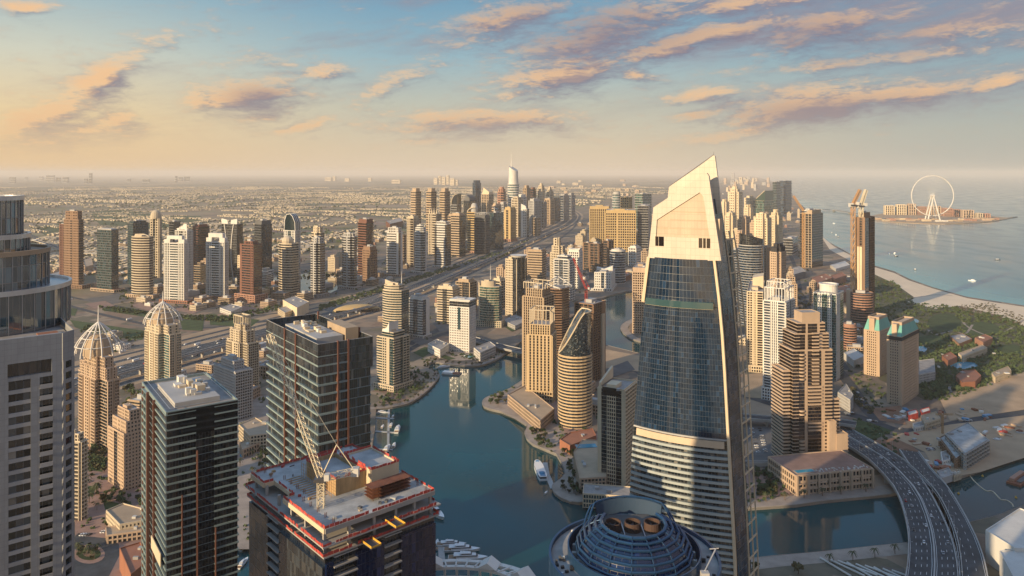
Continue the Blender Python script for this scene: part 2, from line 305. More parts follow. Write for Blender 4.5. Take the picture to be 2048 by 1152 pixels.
def seg(W, Gl, poly, z0, z1, sty, fl=3.6, bay=1.6, scale=1.0, floors=None):
    """one storey stack on a counter-clockwise footprint; sty = one style per edge"""
    n = len(poly); nf = max(1, round((z1 - z0) / fl)); f = (z1 - z0) / nf; per = 0
    for i in range(n):
        a, b = Vector(poly[i]), Vector(poly[(i + 1) % n]); Ln = (b - a).length
        if Ln < .01: continue
        nb = max(1, round(Ln / bay)); u0 = per; per += nb
        Gl.face([(a.x, a.y, z0), (b.x, b.y, z0), (b.x, b.y, z1), (a.x, a.y, z1)], [(u0, 0), (u0 + nb, 0), (u0 + nb, nf), (u0, nf)])
    cache = {}
    for i in range(n):
        s = STY.get(sty[i])
        if not s: continue
        bf, dp, ps, pw = s; dp *= scale
        if dp not in cache: cache[dp] = offs(poly, dp)
        Q = cache[dp]; j = (i + 1) % n
        a, b = Vector(poly[i]), Vector(poly[j]); Ln = (b - a).length
        if Ln < .3: continue
        qa, qb = Q[i], Q[j]
        cont_a = sty[i - 1] == sty[i]; cont_b = sty[j] == sty[i]
        t = (b - a) / Ln; nn = Vector((t.y, -t.x))
        if not cont_a: qa = a + nn * dp
        if not cont_b: qb = b + nn * dp
        if bf >= 1: rows = [(z0, z1)]
        else: rows = [(z0 + k * f - bf * f * .5 if k else z0, z0 + k * f + bf * f * .5) for k in range(nf)] + [(z1 - bf * f * .5, z1)]
        for (za, zb) in rows:
            T = floors[rows.index((za, zb))] if floors and bf < 1 else W
            T.face([(qa.x, qa.y, za), (qb.x, qb.y, za), (qb.x, qb.y, zb), (qa.x, qa.y, zb)])
            T.face([(a.x, a.y, zb), (qa.x, qa.y, zb), (qb.x, qb.y, zb), (b.x, b.y, zb)])
            T.face([(a.x, a.y, za), (b.x, b.y, za), (qb.x, qb.y, za), (qa.x, qa.y, za)])
            if not cont_a: T.face([(a.x, a.y, za), (qa.x, qa.y, za), (qa.x, qa.y, zb), (a.x, a.y, zb)])
            if not cont_b: T.face([(b.x, b.y, za), (b.x, b.y, zb), (qb.x, qb.y, zb), (qb.x, qb.y, za)])
        if ps and Ln > pw:
            ps *= max(1, scale); pw *= max(1, scale) if scale > 1 else 1
            k = max(1, round(Ln / ps)); step = (Ln - pw) / k; d2 = dp + .07
            for q in range(k + 1):
                s0 = q * step; s0 = s0 + (.04 if q == 0 else -.04 if q == k else 0)
                p0, p1 = a + t * s0, a + t * (s0 + pw)
                W.hexa([p1, p0, p0 + nn * d2, p1 + nn * d2][::-1] if False else [p0 + nn * d2, p1 + nn * d2, p1, p0], z0 + .02, z1 + .03)
def cap(Rf, W, poly, z, par=1.1, d=.25):
    """roof deck and parapet"""
    Rf.face([(p[0], p[1], z + .02) for p in poly])
    o = offs(poly, d); i_ = offs(poly, -.25); n = len(poly)
    for k in range(n):
        a, b, c, e = o[k], o[(k + 1) % n], i_[(k + 1) % n], i_[k]
        W.face([(a.x, a.y, z - .5), (b.x, b.y, z - .5), (b.x, b.y, z + par), (a.x, a.y, z + par)])
        W.face([(a.x, a.y, z + par), (b.x, b.y, z + par), (c.x, c.y, z + par), (e.x, e.y, z + par)])
        W.face([(e.x, e.y, z), (e.x, e.y, z + par), (c.x, c.y, z + par), (c.x, c.y, z)])
def plant(poly, z, rf, nb=5, big=True, mat='lgrey', parent=None):
    """air handling units and a lift overrun standing on a roof deck"""
    xs = [p[0] for p in poly]; ys = [p[1] for p in poly]; cx, cy = sum(xs) / len(xs), sum(ys) / len(ys); w, h = (max(xs) - min(xs)) * .5, (max(ys) - min(ys)) * .5
    if big:
        m = MB(); m.box(cx - w * .45, cy - h * .4, z + .03, cx + w * .35, cy + h * .45, z + RND.uniform(3, 5)); m.build('lift_housing', mat, rf)
    for i in range(nb):
        x, y = cx + RND.uniform(-.68, .6) * w, cy + RND.uniform(-.68, .6) * h
        m = MB(); m.box(x, y, z + .03, x + RND.uniform(1.2, w * .22 + 1.3), y + RND.uniform(1.2, h * .2 + 1.3), z + RND.uniform(1.2, 2.6)); m.build('roof_unit', RND.choice(['lgrey', 'roofw', 'grey']), rf)
# ------------------------------------------------------------------ ground, water, roads
WZ = -2.5
def W_(pts): return [G(x, y, WZ) for x, y in pts]
marina_px = [(752, 822), (785, 818), (818, 810), (840, 797), (858, 782), (872, 766), (879, 755), (877, 747), (868, 742), (859, 737), (858, 731), (866, 727), (890, 731), (917, 734), (945, 735), (965, 733), (991, 723), (1008, 712), (1020, 703),
  (1042, 686), (1120, 650), (1190, 606), (1215, 594), (1250, 585), (1300, 580), (1310, 610), (1300, 640), (1268, 640), (1248, 648), (1241, 658), (1246, 668), (1262, 680), (1285, 688), (1300, 700), (1277, 709), (1240, 700), (1209, 692), (1150, 706), (1090, 735),
  (1046, 762), (1019, 780), (990, 792), (972, 798), (964, 808), (968, 817), (980, 822), (1003, 827), (1030, 838), (1054, 854), (1049, 868), (1054, 882), (1066, 893), (1090, 903), (1113, 913), (1124, 932), (1130, 950), (1120, 963), (1107, 972), (1104, 981),
  (1110, 992), (1124, 1002), (1142, 1008), (1158, 1010), (1172, 1008), (1184, 1002), (1200, 1000), (1227, 1006), (1300, 1018), (1400, 1024), (1491, 1022), (1591, 1015), (1657, 1006), (1779, 994), (1830, 982), (1890, 968), (1951, 948), (2048, 915), (2250, 850),
  (2260, 960), (2048, 1016), (1993, 1037), (1940, 1050), (1813, 1091), (1646, 1109), (1491, 1124), (1300, 1160), (1100, 1190), (840, 1195), (560, 1185), (440, 1165), (440, 1085), (480, 1050), (600, 1010), (700, 960), (744, 900), (750, 860)]
coast_px = [(2500, 702), (2300, 670), (2150, 638), (2048, 613), (1990, 604), (1936, 596), (1900, 586), (1865, 576), (1840, 567), (1818, 559), (1788, 544), (1744, 531), (1718, 518), (1694, 505), (1668, 491), (1647, 479), (1640, 466), (1636, 452), (1634, 438), (1626, 428), (1612, 418), (1600, 408),
  (1590, 399), (1583, 386), (1572, 374), (1555, 366), (1538, 361), (1525, 357), (1512, 353.5), (1490, 350.4)]
MAR = W_(marina_px); CO = W_(coast_px)
R0 = 80000.0
sea_poly = CO + [Vector((42000, R0)), Vector((R0, R0)), Vector((R0, 2500)), Vector((6000, 1200))]
def inside(p, poly):
    c = False; j = len(poly) - 1
    for i in range(len(poly)):
        a, b = poly[i], poly[j]
        if (a[1] > p[1]) != (b[1] > p[1]) and p[0] < (b[0] - a[0]) * (p[1] - a[1]) / (b[1] - a[1]) + a[0]: c = not c
        j = i
    return c
def build_ground():
    out = [Vector((-R0, -1500)), Vector((R0, -1500)), Vector((R0, R0)), Vector((-R0, R0))]
    allv, edges = [], []
    for poly in (out, MAR, sea_poly):
        k = len(allv); allv += poly; edges += [(k + i, k + (i + 1) % len(poly)) for i in range(len(poly))]
    # a few inner points keep the big triangles tame
    for i in range(-6, 7):
        for y in (300, 900, 1800, 3000, 5000, 9000, 20000): allv.append(Vector((i * y * .16, y)))
    v, e, f, _, _, _ = geometry.delaunay_2d_cdt([Vector((a.x / 1000, a.y / 1000)) for a in allv], edges, [], 0, 1e-7)
    mb = MB()
    for t in f:
        q = [v[i] * 1000 for i in t]; c = sum(q, Vector((0, 0))) / len(q)
        if inside(c, MAR) or inside(c, sea_poly): continue
        if (q[1] - q[0]).cross(q[2] - q[0]) < 0: q.reverse()
        mb.face([(p.x, p.y, 0) for p in q])
    tag(mb.build('ground', 'ground'), kind='structure')
    for nm, poly in (('quay_wall', MAR),):
        q = MB(); n = len(poly)
        for i in range(n):
            a, b = poly[i], poly[(i + 1) % n]
            q.face([(a.x, a.y, -6), (b.x, b.y, -6), (b.x, b.y, .35), (a.x, a.y, .35)])
            q.face([(b.x, b.y, -6), (a.x, a.y, -6), (a.x, a.y, 0), (b.x, b.y, 0)])
        tag(q.build(nm, 'conc'), kind='structure')
    w = MB(); o = offs([tuple(p) for p in MAR], 0)
    xs = [p.x for p in MAR]; ys = [p.y for p in MAR]
    tri = geometry.tessellate_polygon([[Vector((p.x, p.y, 0)) for p in MAR]])
    for t in tri:
        q = [MAR[i] for i in t]
        if (q[1] - q[0]).cross(q[2] - q[0]) < 0: q.reverse()
        w.face([(p.x, p.y, WZ) for p in q])
    tag(w.build('marina_water', 'marina_w'), kind='structure')
    # sea: rows of quads running out from the shore, with a shore attribute for the shallow water
    s = MB(); val = []
    cs = CO; n = len(cs)
    dist = [0, 25, 60, 120, 240, 600]
    rows = []
    for i in range(n):
        a = cs[max(0, i - 1)]; b = cs[min(n - 1, i + 1)]; t = (b - a).normalized(); nn = Vector((t.y, -t.x))
        rows.append([cs[i] + nn * k for k in dist] )
    for i in range(n - 1):
        for k in range(len(dist) - 1):
            q = [rows[i][k], rows[i + 1][k], rows[i + 1][k + 1], rows[i][k + 1]]
            if any(q[z].y > 9000 for z in range(4)): continue
            sh = [1 - dist[k] / 600, 1 - dist[k] / 600, 1 - dist[k + 1] / 600, 1 - dist[k + 1] / 600]
            if (q[1] - q[0]).cross(q[2] - q[0]) < 0: q.reverse(); sh.reverse()
            z = WZ + .25 - k * .02 + i * .003
            s.face([(p.x, p.y, z) for p in q]); val += [x ** 2.2 for x in sh]
    tri = geometry.tessellate_polygon([[Vector((p.x / 1000, p.y / 1000, 0)) for p in sea_poly]])
    for t in tri:
        q = [sea_poly[i] for i in t]
        if (q[1] - q[0]).cross(q[2] - q[0]) < 0: q.reverse()
        s.face([(p.x, p.y, WZ) for p in q]); val += [0.0] * 3
    so_ = s.build('sea', 'sea_w'); at = so_.data.attributes.new('shore', 'FLOAT', 'POINT'); at.data.foreach_set('value', val)
    tag(so_, kind='structure')
build_ground()
ZL = [.10]
def zone(name, mat, px, z=None, kind='structure', world=False):
    P = [Vector(p) for p in px] if world else [G(x, y) for x, y in px]
    if z is None: ZL[0] += .006; z = ZL[0]
    mb = MB()
    for t in geometry.tessellate_polygon([[Vector((p.x, p.y, 0)) for p in P]]):
        q = [P[i] for i in t]
        if (q[1] - q[0]).cross(q[2] - q[0]) < 0: q.reverse()
        mb.face([(p.x, p.y, z) for p in q])
    return tag(mb.build(name, mat), kind=kind)
def ell(cx, cy, rx, ry, n=20): return [(cx + rx * math.cos(2 * math.pi * i / n), cy + ry * math.sin(2 * math.pi * i / n)) for i in range(n)]
def smooth(P, k=4):
    """Catmull-Rom through the points"""
    P = [Vector(p) for p in P]; Q = [P[0] * 2 - P[1]] + P + [P[-1] * 2 - P[-2]]; out = []
    for i in range(1, len(Q) - 2):
        for s in range(k):
            t = s / k; a, b, c, d = Q[i - 1:i + 3]
            out.append(.5 * ((2 * b) + (c - a) * t + (2 * a - 5 * b + 4 * c - d) * t * t + (3 * b - a - 3 * c + d) * t ** 3))
    return out + [P[-1]]
def side(P, off):
    out = []
    for i, p in enumerate(P):
        t = (P[min(i + 1, len(P) - 1)] - P[max(i - 1, 0)]); t = Vector((t.x, t.y)).normalized(); out.append(Vector((p.x, p.y)) + Vector((t.y, -t.x)) * off)
    return out
def ribbon(name, mat, P, o0, o1, z=None, h=0, zf=None, kind='structure', mb=None):
    """strip between two offsets of a centre line; h = thickness below"""
    if z is None: ZL[0] += .006; z = ZL[0]
    A, B = side(P, o0), side(P, o1); m = mb or MB()
    zz = [z + (zf[i] if zf else 0) for i in range(len(P))]
    for i in range(len(P) - 1):
        a, b, c, d = A[i], A[i + 1], B[i + 1], B[i]; z0, z1 = zz[i], zz[i + 1]
        if o1 < o0: a, b, c, d = d, c, b, a
        if True:
            m.face([(d.x, d.y, z0), (c.x, c.y, z1), (b.x, b.y, z1), (a.x, a.y, z0)][::1])
        if h:
            m.face([(a.x, a.y, z0), (b.x, b.y, z1), (b.x, b.y, z1 - h), (a.x, a.y, z0 - h)])
            m.face([(d.x, d.y, z0 - h), (c.x, c.y, z1 - h), (c.x, c.y, z1), (d.x, d.y, z0)])
            m.face([(a.x, a.y, z0 - h), (b.x, b.y, z1 - h), (c.x, c.y, z1 - h), (d.x, d.y, z0 - h)])
    if mb is None: return tag(m.build(name, mat), kind=kind)
def dashes(m, P, off, z, w=.3, ln=5, gap=8, zf=None):
    Q = side(P, off); acc = 0; on = True
    L = [(Q[i + 1] - Q[i]).length for i in range(len(Q) - 1)]; tot = sum(L); s = 0
    def at(s):
        for i, l in enumerate(L):
            if s <= l: return Q[i] + (Q[i + 1] - Q[i]) * (s / l), (Q[i + 1] - Q[i]) / l, (lerp(zf[i], zf[i + 1], s / l) if zf else 0)
            s -= l
        return Q[-1], (Q[-1] - Q[-2]).normalized(), (zf[-1] if zf else 0)
    while s + ln < tot:
        a, t, za = at(s); b, t2, zb = at(s + ln); n = Vector((-t.y, t.x)) * w
        m.face([(a.x - n.x, a.y - n.y, z + za), (b.x - n.x, b.y - n.y, z + zb), (b.x + n.x, b.y + n.y, z + zb), (a.x + n.x, a.y + n.y, z + za)][::-1] if n.cross(t) > 0 else [(a.x - n.x, a.y - n.y, z + za), (b.x - n.x, b.y - n.y, z + zb), (b.x + n.x, b.y + n.y, z + zb), (a.x + n.x, a.y + n.y, z + za)])
        s += ln + gap
# promenades along the water
LS = smooth(W_([(700, 824), (752, 822), (785, 818), (818, 810), (840, 797), (858, 782), (872, 766), (879, 755), (877, 747), (868, 742), (859, 737), (858, 731), (866, 727), (890, 731), (917, 734), (945, 735), (965, 733), (991, 723), (1008, 712), (1020, 703)]), 2)
ribbon('promenade', 'paving', LS, 0.2, -9)
RS = smooth(W_([(1046, 762), (1019, 780), (990, 792), (972, 798), (964, 808), (968, 817), (980, 822), (1003, 827), (1030, 838), (1054, 854), (1049, 868), (1054, 882), (1066, 893), (1090, 903), (1113, 913), (1124, 932), (1130, 950), (1120, 963), (1107, 972), (1104, 981), (1110, 992), (1124, 1002), (1142, 1008), (1158, 1010), (1172, 1008), (1184, 1002), (1200, 1000), (1227, 1006), (1300, 1018)]), 3)
ribbon('promenade', 'paving', RS, .2, -8)
zone('pavement', 'paving', [(966, 808), (1046, 770), (1110, 830), (1130, 860), (1160, 930), (1180, 1000), (1140, 1004), (1110, 985), (1132, 960), (1134, 945), (1115, 908), (1060, 870), (1056, 852), (1003, 824)])
zone('pavement', 'pave_pink', [(1046, 800), (1120, 850), (1150, 900), (1200, 990), (1240, 1000), (1240, 900), (1110, 800)])
ES = smooth(W_([(1400, 1024), (1491, 1022), (1591, 1015), (1657, 1006), (1779, 994), (1830, 982)]), 3); ribbon('promenade', 'paving', ES, .2, -17)
SS = smooth(W_([(1813, 1091), (1646, 1109), (1491, 1124), (1300, 1160)]), 3); ribbon('promenade', 'paving', SS, .2, -16)
IS = smooth(W_([(1300, 640), (1268, 640), (1248, 648), (1241, 658), (1246, 668), (1262, 680), (1285, 688), (1300, 700)]), 3); ribbon('promenade', 'paving', IS, .2, -14)
# motorway corridor: verge, carriageways, service roads, viaduct
HWP = [Vector((-760, 520)), Vector((-690, 800)), Vector((-617, 1032)), Vector((-520, 1240)), Vector((-395, 1500)), Vector((-274, 1790)), Vector((-50, 2720)), Vector((150, 3566)), Vector((330, 4400)), Vector((430, 5400)), Vector((360, 7000)), Vector((100, 9500))]
HW = smooth(HWP, 6)
ribbon('verge', 'sand', HW, 78, -120)
ribbon('road', 'asphalt', HW, 6, 36); ribbon('road', 'asphalt', HW, -4, -34); ribbon('road', 'asphalt', HW, 48, 62); ribbon('road', 'asphalt', HW, -52, -66); ribbon('road', 'asphalt', HW, -84, -95)
mk = MB()
for o in (6.6, 35.4, -4.6, -33.4, 48.4, 61.6, -52.4, -65.6): dashes(mk, HW[:44], o, .42, .18, 60, 0.1)
for o in (12, 18, 24, 30, -10, -16, -22, -28, 55, -59): dashes(mk, HW[:40], o, .42, .18, 6, 9)
tag(mk.build('road_markings', 'mark'), kind='structure')
# streets of the western blocks
STREETS = []
def street(px, w, mat='asphalt', name='road'):
    STREETS.append(([G(x, y) for x, y in px], w)); return ribbon(name, mat, smooth([G(x, y) for x, y in px], 4), -w / 2, w / 2)
for px, w in (([(60, 700), (115, 630), (110, 600), (122, 560), (112, 520), (90, 490), (60, 470), (0, 455)], 26), ([(115, 605), (200, 628), (330, 655), (420, 655), (560, 640)], 12), ([(100, 585), (170, 600), (300, 625), (400, 640), (600, 622)], 11),
              ([(60, 495), (180, 502), (300, 510), (420, 520)], 16), ([(112, 560), (180, 575), (240, 590)], 9), ([(400, 610), (470, 600), (560, 605), (640, 590), (760, 560), (900, 520)], 10), ([(560, 545), (640, 540), (760, 520), (860, 500)], 10),
              ([(700, 590), (780, 572), (890, 540), (960, 515), (1080, 470)], 12), ([(430, 590), (440, 560), (450, 545)], 8), ([(600, 590), (610, 560), (620, 545)], 8), ([(1100, 640), (1160, 570), (1190, 555)], 10), ([(818, 690), (850, 672), (900, 655), (1010, 640), (1060, 600), (1110, 560), (1180, 520)], 14),
              ([(780, 735), (818, 700), (900, 664), (952, 674)], 13), ([(1046, 702), (1120, 735), (1200, 725), (1260, 735), (1300, 760)], 12), ([(1490, 790), (1560, 812), (1640, 822), (1700, 829), (1744, 843), (1797, 861), (1862, 858), (1936, 843), (1995, 832), (2060, 825), (2200, 800)], 17),
              ([(1500, 560), (1560, 600), (1600, 650), (1660, 720), (1700, 770), (1730, 815), (1760, 845)], 16), ([(1575, 540), (1590, 570), (1612, 610), (1650, 680), (1690, 740)], 16), ([(1560, 470), (1585, 520), (1600, 580)], 12), ([(1185, 560), (1176, 500), (1190, 455), (1204, 425)], 16), ([(1150, 480), (1230, 466), (1330, 452)], 14), ([(1120, 525), (1180, 512), (1265, 535)], 13), ([(1085, 500), (1120, 478), (1150, 452), (1160, 430)], 12), ([(870, 660), (960, 628), (1010, 600), (1080, 590)], 10), ([(300, 600), (360, 585), (420, 590), (500, 575)], 9), ([(560, 575), (650, 560), (760, 540)], 9), ([(240, 530), (420, 535), (600, 530), (760, 500)], 12)): street(px, w)
for px in ([(115, 612), (155, 618), (150, 632), (118, 628)], [(140, 640), (290, 662), (285, 680), (200, 672), (150, 655)], [(360, 640), (408, 640), (405, 662), (365, 660)], [(200, 610), (330, 632), (330, 640), (210, 622)], [(420, 628), (520, 640), (500, 655), (420, 650)]): zone('lawn', 'grass', px)
zone('lawn', 'grass', [(180, 425), (240, 418), (330, 432), (400, 432), (420, 445), (300, 455), (200, 450)]); zone('lawn', 'grass', [(60, 455), (140, 445), (160, 455), (90, 470)]); zone('lawn', 'grass', [(240, 440), (300, 436), (420, 448), (400, 460), (250, 460)])
zone('pond', 'lake_w', [(62, 483), (80, 474), (110, 470), (128, 474), (124, 484), (90, 488)])
zone('pond', 'lake_w', [(450, 556), (545, 556), (620, 546), (690, 545), (722, 560), (690, 572), (660, 587), (590, 585), (560, 592), (470, 586), (400, 592), (380, 575)])
zone('car_park', 'lot', [(160, 600), (235, 588), (262, 597), (215, 612)]); zone('car_park', 'lot', [(860, 640), (900, 634), (915, 655), (880, 664)]); zone('car_park', 'lot', [(640, 620), (720, 600), (760, 590), (745, 605), (680, 628)])
for i, px in enumerate(([(260, 612), (300, 600), (330, 612), (300, 622)], [(345, 620), (380, 606), (410, 618), (385, 628)], [(430, 632), (480, 612), (520, 618), (490, 636)], [(760, 545), (830, 540), (900, 528), (880, 545), (800, 556)], [(170, 608), (210, 602), (230, 612), (190, 618)])): zone('plaza', 'pave_pink' if i != 3 else 'lot', px)
# east: park, beach, sites
zone('park', 'parkbase', [(1735, 545), (1790, 560), (1840, 600), (2048, 648), (2300, 700), (2300, 790), (2048, 748), (1850, 800), (1760, 760), (1700, 690), (1690, 600)])
zone('beach', 'beach_sand', [(1640, 470), (1668, 493), (1694, 507), (1744, 533), (1788, 546), (1818, 561), (1865, 577), (1936, 597), (2048, 614), (2300, 672), (2300, 720), (2048, 652), (1980, 626), (1920, 612), (1870, 618), (1815, 604), (1830, 596), (1790, 568), (1745, 547), (1700, 522), (1660, 500)])
zone('lawn', 'grass', ell(1889, 646, 34, 19)); zone('lawn', 'grass', ell(1963, 659, 37, 15)); zone('lawn', 'grass', ell(1862, 680, 28, 9)); zone('lawn', 'grass', ell(2020, 700, 26, 11)); zone('lawn', 'grass', ell(1765, 566, 14, 6))
zone('sand_lot', 'sand', [(1880, 800), (1960, 765), (2060, 742), (2300, 700), (2300, 790), (2048, 820), (1900, 842)]); zone('dirt_lot', 'dirt', [(1740, 818), (1800, 812), (1812, 850), (1760, 842)]); zone('dirt_lot', 'dirt', [(1745, 882), (1800, 875), (1840, 905), (1790, 920)])
zone('lawn', 'grass', [(1705, 838), (1740, 846), (1785, 862), (1742, 884), (1712, 868)]); zone('site_yard', 'sand', [(1780, 872), (1900, 850), (2060, 830), (2100, 900), (1960, 945), (1880, 960), (1850, 905)])
zone('swimming_pool', 'pool', ell(1927, 731, 28, 7)); zone('swimming_pool', 'pool', ell(1812, 643, 26, 7)); zone('swimming_pool', 'pool', ell(1842, 699, 12, 6)); zone('canal', 'lake_w', [(1840, 785), (1925, 768), (1930, 778), (1850, 797)])
zone('car_park', 'lot', [(1492, 850), (1552, 850), (1562, 935), (1492, 935)]); zone('sand_lot', 'sand', [(1490, 750), (1530, 745), (1560, 800), (1490, 795)]); zone('sand_lot', 'sand', [(1130, 735), (1205, 698), (1280, 712), (1290, 745), (1200, 735)])
zone('plaza', 'pave_pink', [(1490, 940), (1572, 940), (1580, 990), (1490, 1003)])
zone('lawn', 'grass', [(1515, 968), (1553, 966), (1556, 990), (1513, 992)])
# paths in the park
for px in ([(1856, 660), (1870, 670), (1905, 662), (1930, 668), (1945, 650)], [(1840, 690), (1870, 697), (1905, 690)], [(1925, 620), (1930, 650), (1985, 675), (2030, 680)], [(1980, 672), (2010, 664), (2048, 640)], [(1800, 600), (1870, 590), (1905, 592)]): street(px, 4, 'paving', 'path')
# gardens at the foot of the nearest towers (bottom left)
zone('plaza', 'pave_pink', [(150, 880), (300, 880), (300, 1160), (150, 1160)]); zone('lawn', 'grass', [(165, 900), (210, 905), (205, 945), (170, 940)]); zone('lawn', 'grass', [(175, 972), (192, 975), (186, 995), (170, 992)]); zone('lawn', 'grass', [(205, 1000), (238, 1008), (236, 1025), (210, 1020)]); zone('lawn', 'grass', [(240, 1002), (262, 1004), (264, 1016), (244, 1014)])
zone('road', 'asphalt', [(150, 1072), (215, 1078), (238, 1090), (240, 1110), (215, 1160), (148, 1160)]); zone('roundabout', 'pave_pink', ell(178, 1110, 32, 19)); zone('lawn', 'grass', ell(178, 1109, 24, 13)); zone('plaza', 'pave_pink', ell(178, 1109, 12, 6))
zone('plaza', 'paving', [(475, 800), (540, 790), (560, 1100), (475, 1100)]); zone('fountain_basin', 'pave_pink', ell(488, 912, 14, 7)); zone('swimming_pool', 'pool', ell(488, 912, 9, 4))

zone('plaza', 'paving', ell(926, 705, 64, 17)); zone('swimming_pool', 'pool', ell(938, 713, 10, 3)); zone('lawn', 'grass', [(872, 706), (894, 712), (912, 718), (896, 721), (876, 714)])
zone('lawn', 'grass', [(826, 706), (850, 694), (866, 702), (846, 716)]); zone('lawn', 'grass', [(764, 700), (790, 690), (800, 700), (775, 712)]); zone('car_park', 'lot', [(822, 682), (850, 672), (868, 680), (842, 692)]); zone('lawn', 'grass', [(1010, 655), (1040, 645), (1052, 652), (1024, 664)])
zone('plaza', 'pave_pink', [(905, 640), (940, 630), (955, 645), (920, 656)]); zone('car_park', 'lot', [(1100, 610), (1140, 600), (1150, 612), (1112, 624)]); zone('car_park', 'lot', [(1210, 740), (1255, 722), (1270, 740), (1225, 756)])
zone('car_park', 'lot', [(1150, 470), (1172, 462), (1176, 480), (1152, 490)])
zone('lawn', 'grass', [(1186, 470), (1210, 466), (1214, 482), (1190, 486)])
zone('plaza', 'pave_pink', [(1130, 500), (1165, 494), (1168, 506), (1132, 514)])
zone('car_park', 'lot', [(1225, 520), (1260, 515), (1264, 530), (1228, 534)])
zone('sand_lot', 'sand', [(1188, 440), (1210, 436), (1214, 448), (1190, 452)])
zone('sand_lot', 'sand', [(1050, 520), (1085, 508), (1090, 520), (1056, 534)])
zone('car_park', 'lot', [(1015, 560), (1050, 548), (1056, 560), (1022, 574)])
# ------------------------------------------------------------------ towers
TW = {}; OCC = []
def solve(N, u, px):
    k = (px - 1024) / F; den = u.x - k * u.y
    return (k * N.y - N.x) / den
def foot(a, b, shape, Fs, Rs):
    """counter-clockwise footprint and the facade style of each edge"""
    x0, x1, y0, y1 = -a / 2, a / 2, -b / 2, b / 2
    if shape == 'cyl':
        n = 22; return [(a / 2 * math.cos(2 * math.pi * i / n), b / 2 * math.sin(2 * math.pi * i / n)) for i in range(n)], [Fs if isinstance(Fs, str) else Fs[0][1]] * n
    P, S = [], []
    def run(p, q, st, bow=0):
        p, q = Vector(p), Vector(q); lst = st if isinstance(st, (list, tuple)) else [(1, st)]; tot = sum(w for w, _ in lst); acc = 0
        nn = Vector(((q - p).y, -(q - p).x)).normalized()
        if bow:
            k = 9; ts = [i / k for i in range(k)]
            for t in ts:
                c = 0; sty = lst[-1][1]
                for w, s in lst:
                    c += w / tot
                    if t + .5 / k <= c: sty = s; break
                P.append(tuple(p + (q - p) * t + nn * bow * (1 - (2 * t - 1) ** 2))); S.append(sty)
        else:
            for w, s in lst:
                P.append(tuple(p + (q - p) * (acc / tot))); S.append(s); acc += w
    side_ = Rs; plain = 'bandt' if not isinstance(Rs, str) else Rs
    if shape in ('box', 'bow', 'bow2'):
        run((x0, y0), (x1, y0), Fs, a * .16 if shape == 'bow' else a * .32 if shape == 'bow2' else 0); run((x1, y0), (x1, y1), Rs); run((x1, y1), (x0, y1), plain); run((x0, y1), (x0, y0), Rs if isinstance(Rs, str) else [(w, s) for w, s in reversed(Rs)])
    elif shape == 'oct':
        c = min(a, b) * .26
        run((x0 + c, y0), (x1 - c, y0), Fs); run((x1 - c, y0), (x1, y0 + c), plain); run((x1, y0 + c), (x1, y1 - c), Rs); run((x1, y1 - c), (x1 - c, y1), plain)
        run((x1 - c, y1), (x0 + c, y1), plain); run((x0 + c, y1), (x0, y1 - c), plain); run((x0, y1 - c), (x0, y0 + c), Rs); run((x0, y0 + c), (x0 + c, y0), plain)
    elif shape == 'rnd':
        c = min(a, b) * .3
        for (cx, cy, t0, e) in ((x0 + c, y0 + c, 180, 0), (x1 - c, y0 + c, 270, 0), (x1 - c, y1 - c, 0, 0), (x0 + c, y1 - c, 90, 0)):
            for k in range(4): t = rad(t0 + 90 * k / 3); P.append((cx + c * math.cos(t), cy + c * math.sin(t))); S.append(Fs if isinstance(Fs, str) else Fs[0][1])
        S[3] = Fs if isinstance(Fs, str) else Fs[len(Fs) // 2][1]
    elif shape == 'slot':      # a recessed bay down the middle of the front
        run((x0, y0), (x0 + a * .36, y0), Fs); P.append((x0 + a * .36, y0)); S.append('solid'); run((x0 + a * .36, y0 + b * .12), (x1 - a * .36, y0 + b * .12), 'band'); P.append((x1 - a * .36, y0 + b * .12)); S.append('solid')
        run((x1 - a * .36, y0), (x1, y0), Fs); run((x1, y0), (x1, y1), Rs); run((x1, y1), (x0, y1), plain); run((x0, y1), (x0, y0), Rs)
    elif shape == 'cross':     # stepped plan with set-back corners
        c, d = a * .22, b * .22
        for p, q, s in (((x0 + c, y0), (x1 - c, y0), Fs), ((x1 - c, y0), (x1 - c, y0 + d), plain), ((x1 - c, y0 + d), (x1, y0 + d), plain), ((x1, y0 + d), (x1, y1 - d), Rs), ((x1, y1 - d), (x1 - c, y1 - d), plain), ((x1 - c, y1 - d), (x1 - c, y1), plain),
                        ((x1 - c, y1), (x0 + c, y1), plain), ((x0 + c, y1), (x0 + c, y1 - d), plain), ((x0 + c, y1 - d), (x0, y1 - d), plain), ((x0, y1 - d), (x0, y0 + d), plain), ((x0, y0 + d), (x0 + c, y0 + d), plain), ((x0 + c, y0 + d), (x0 + c, y0), plain)): run(p, q, s)
    return P, S
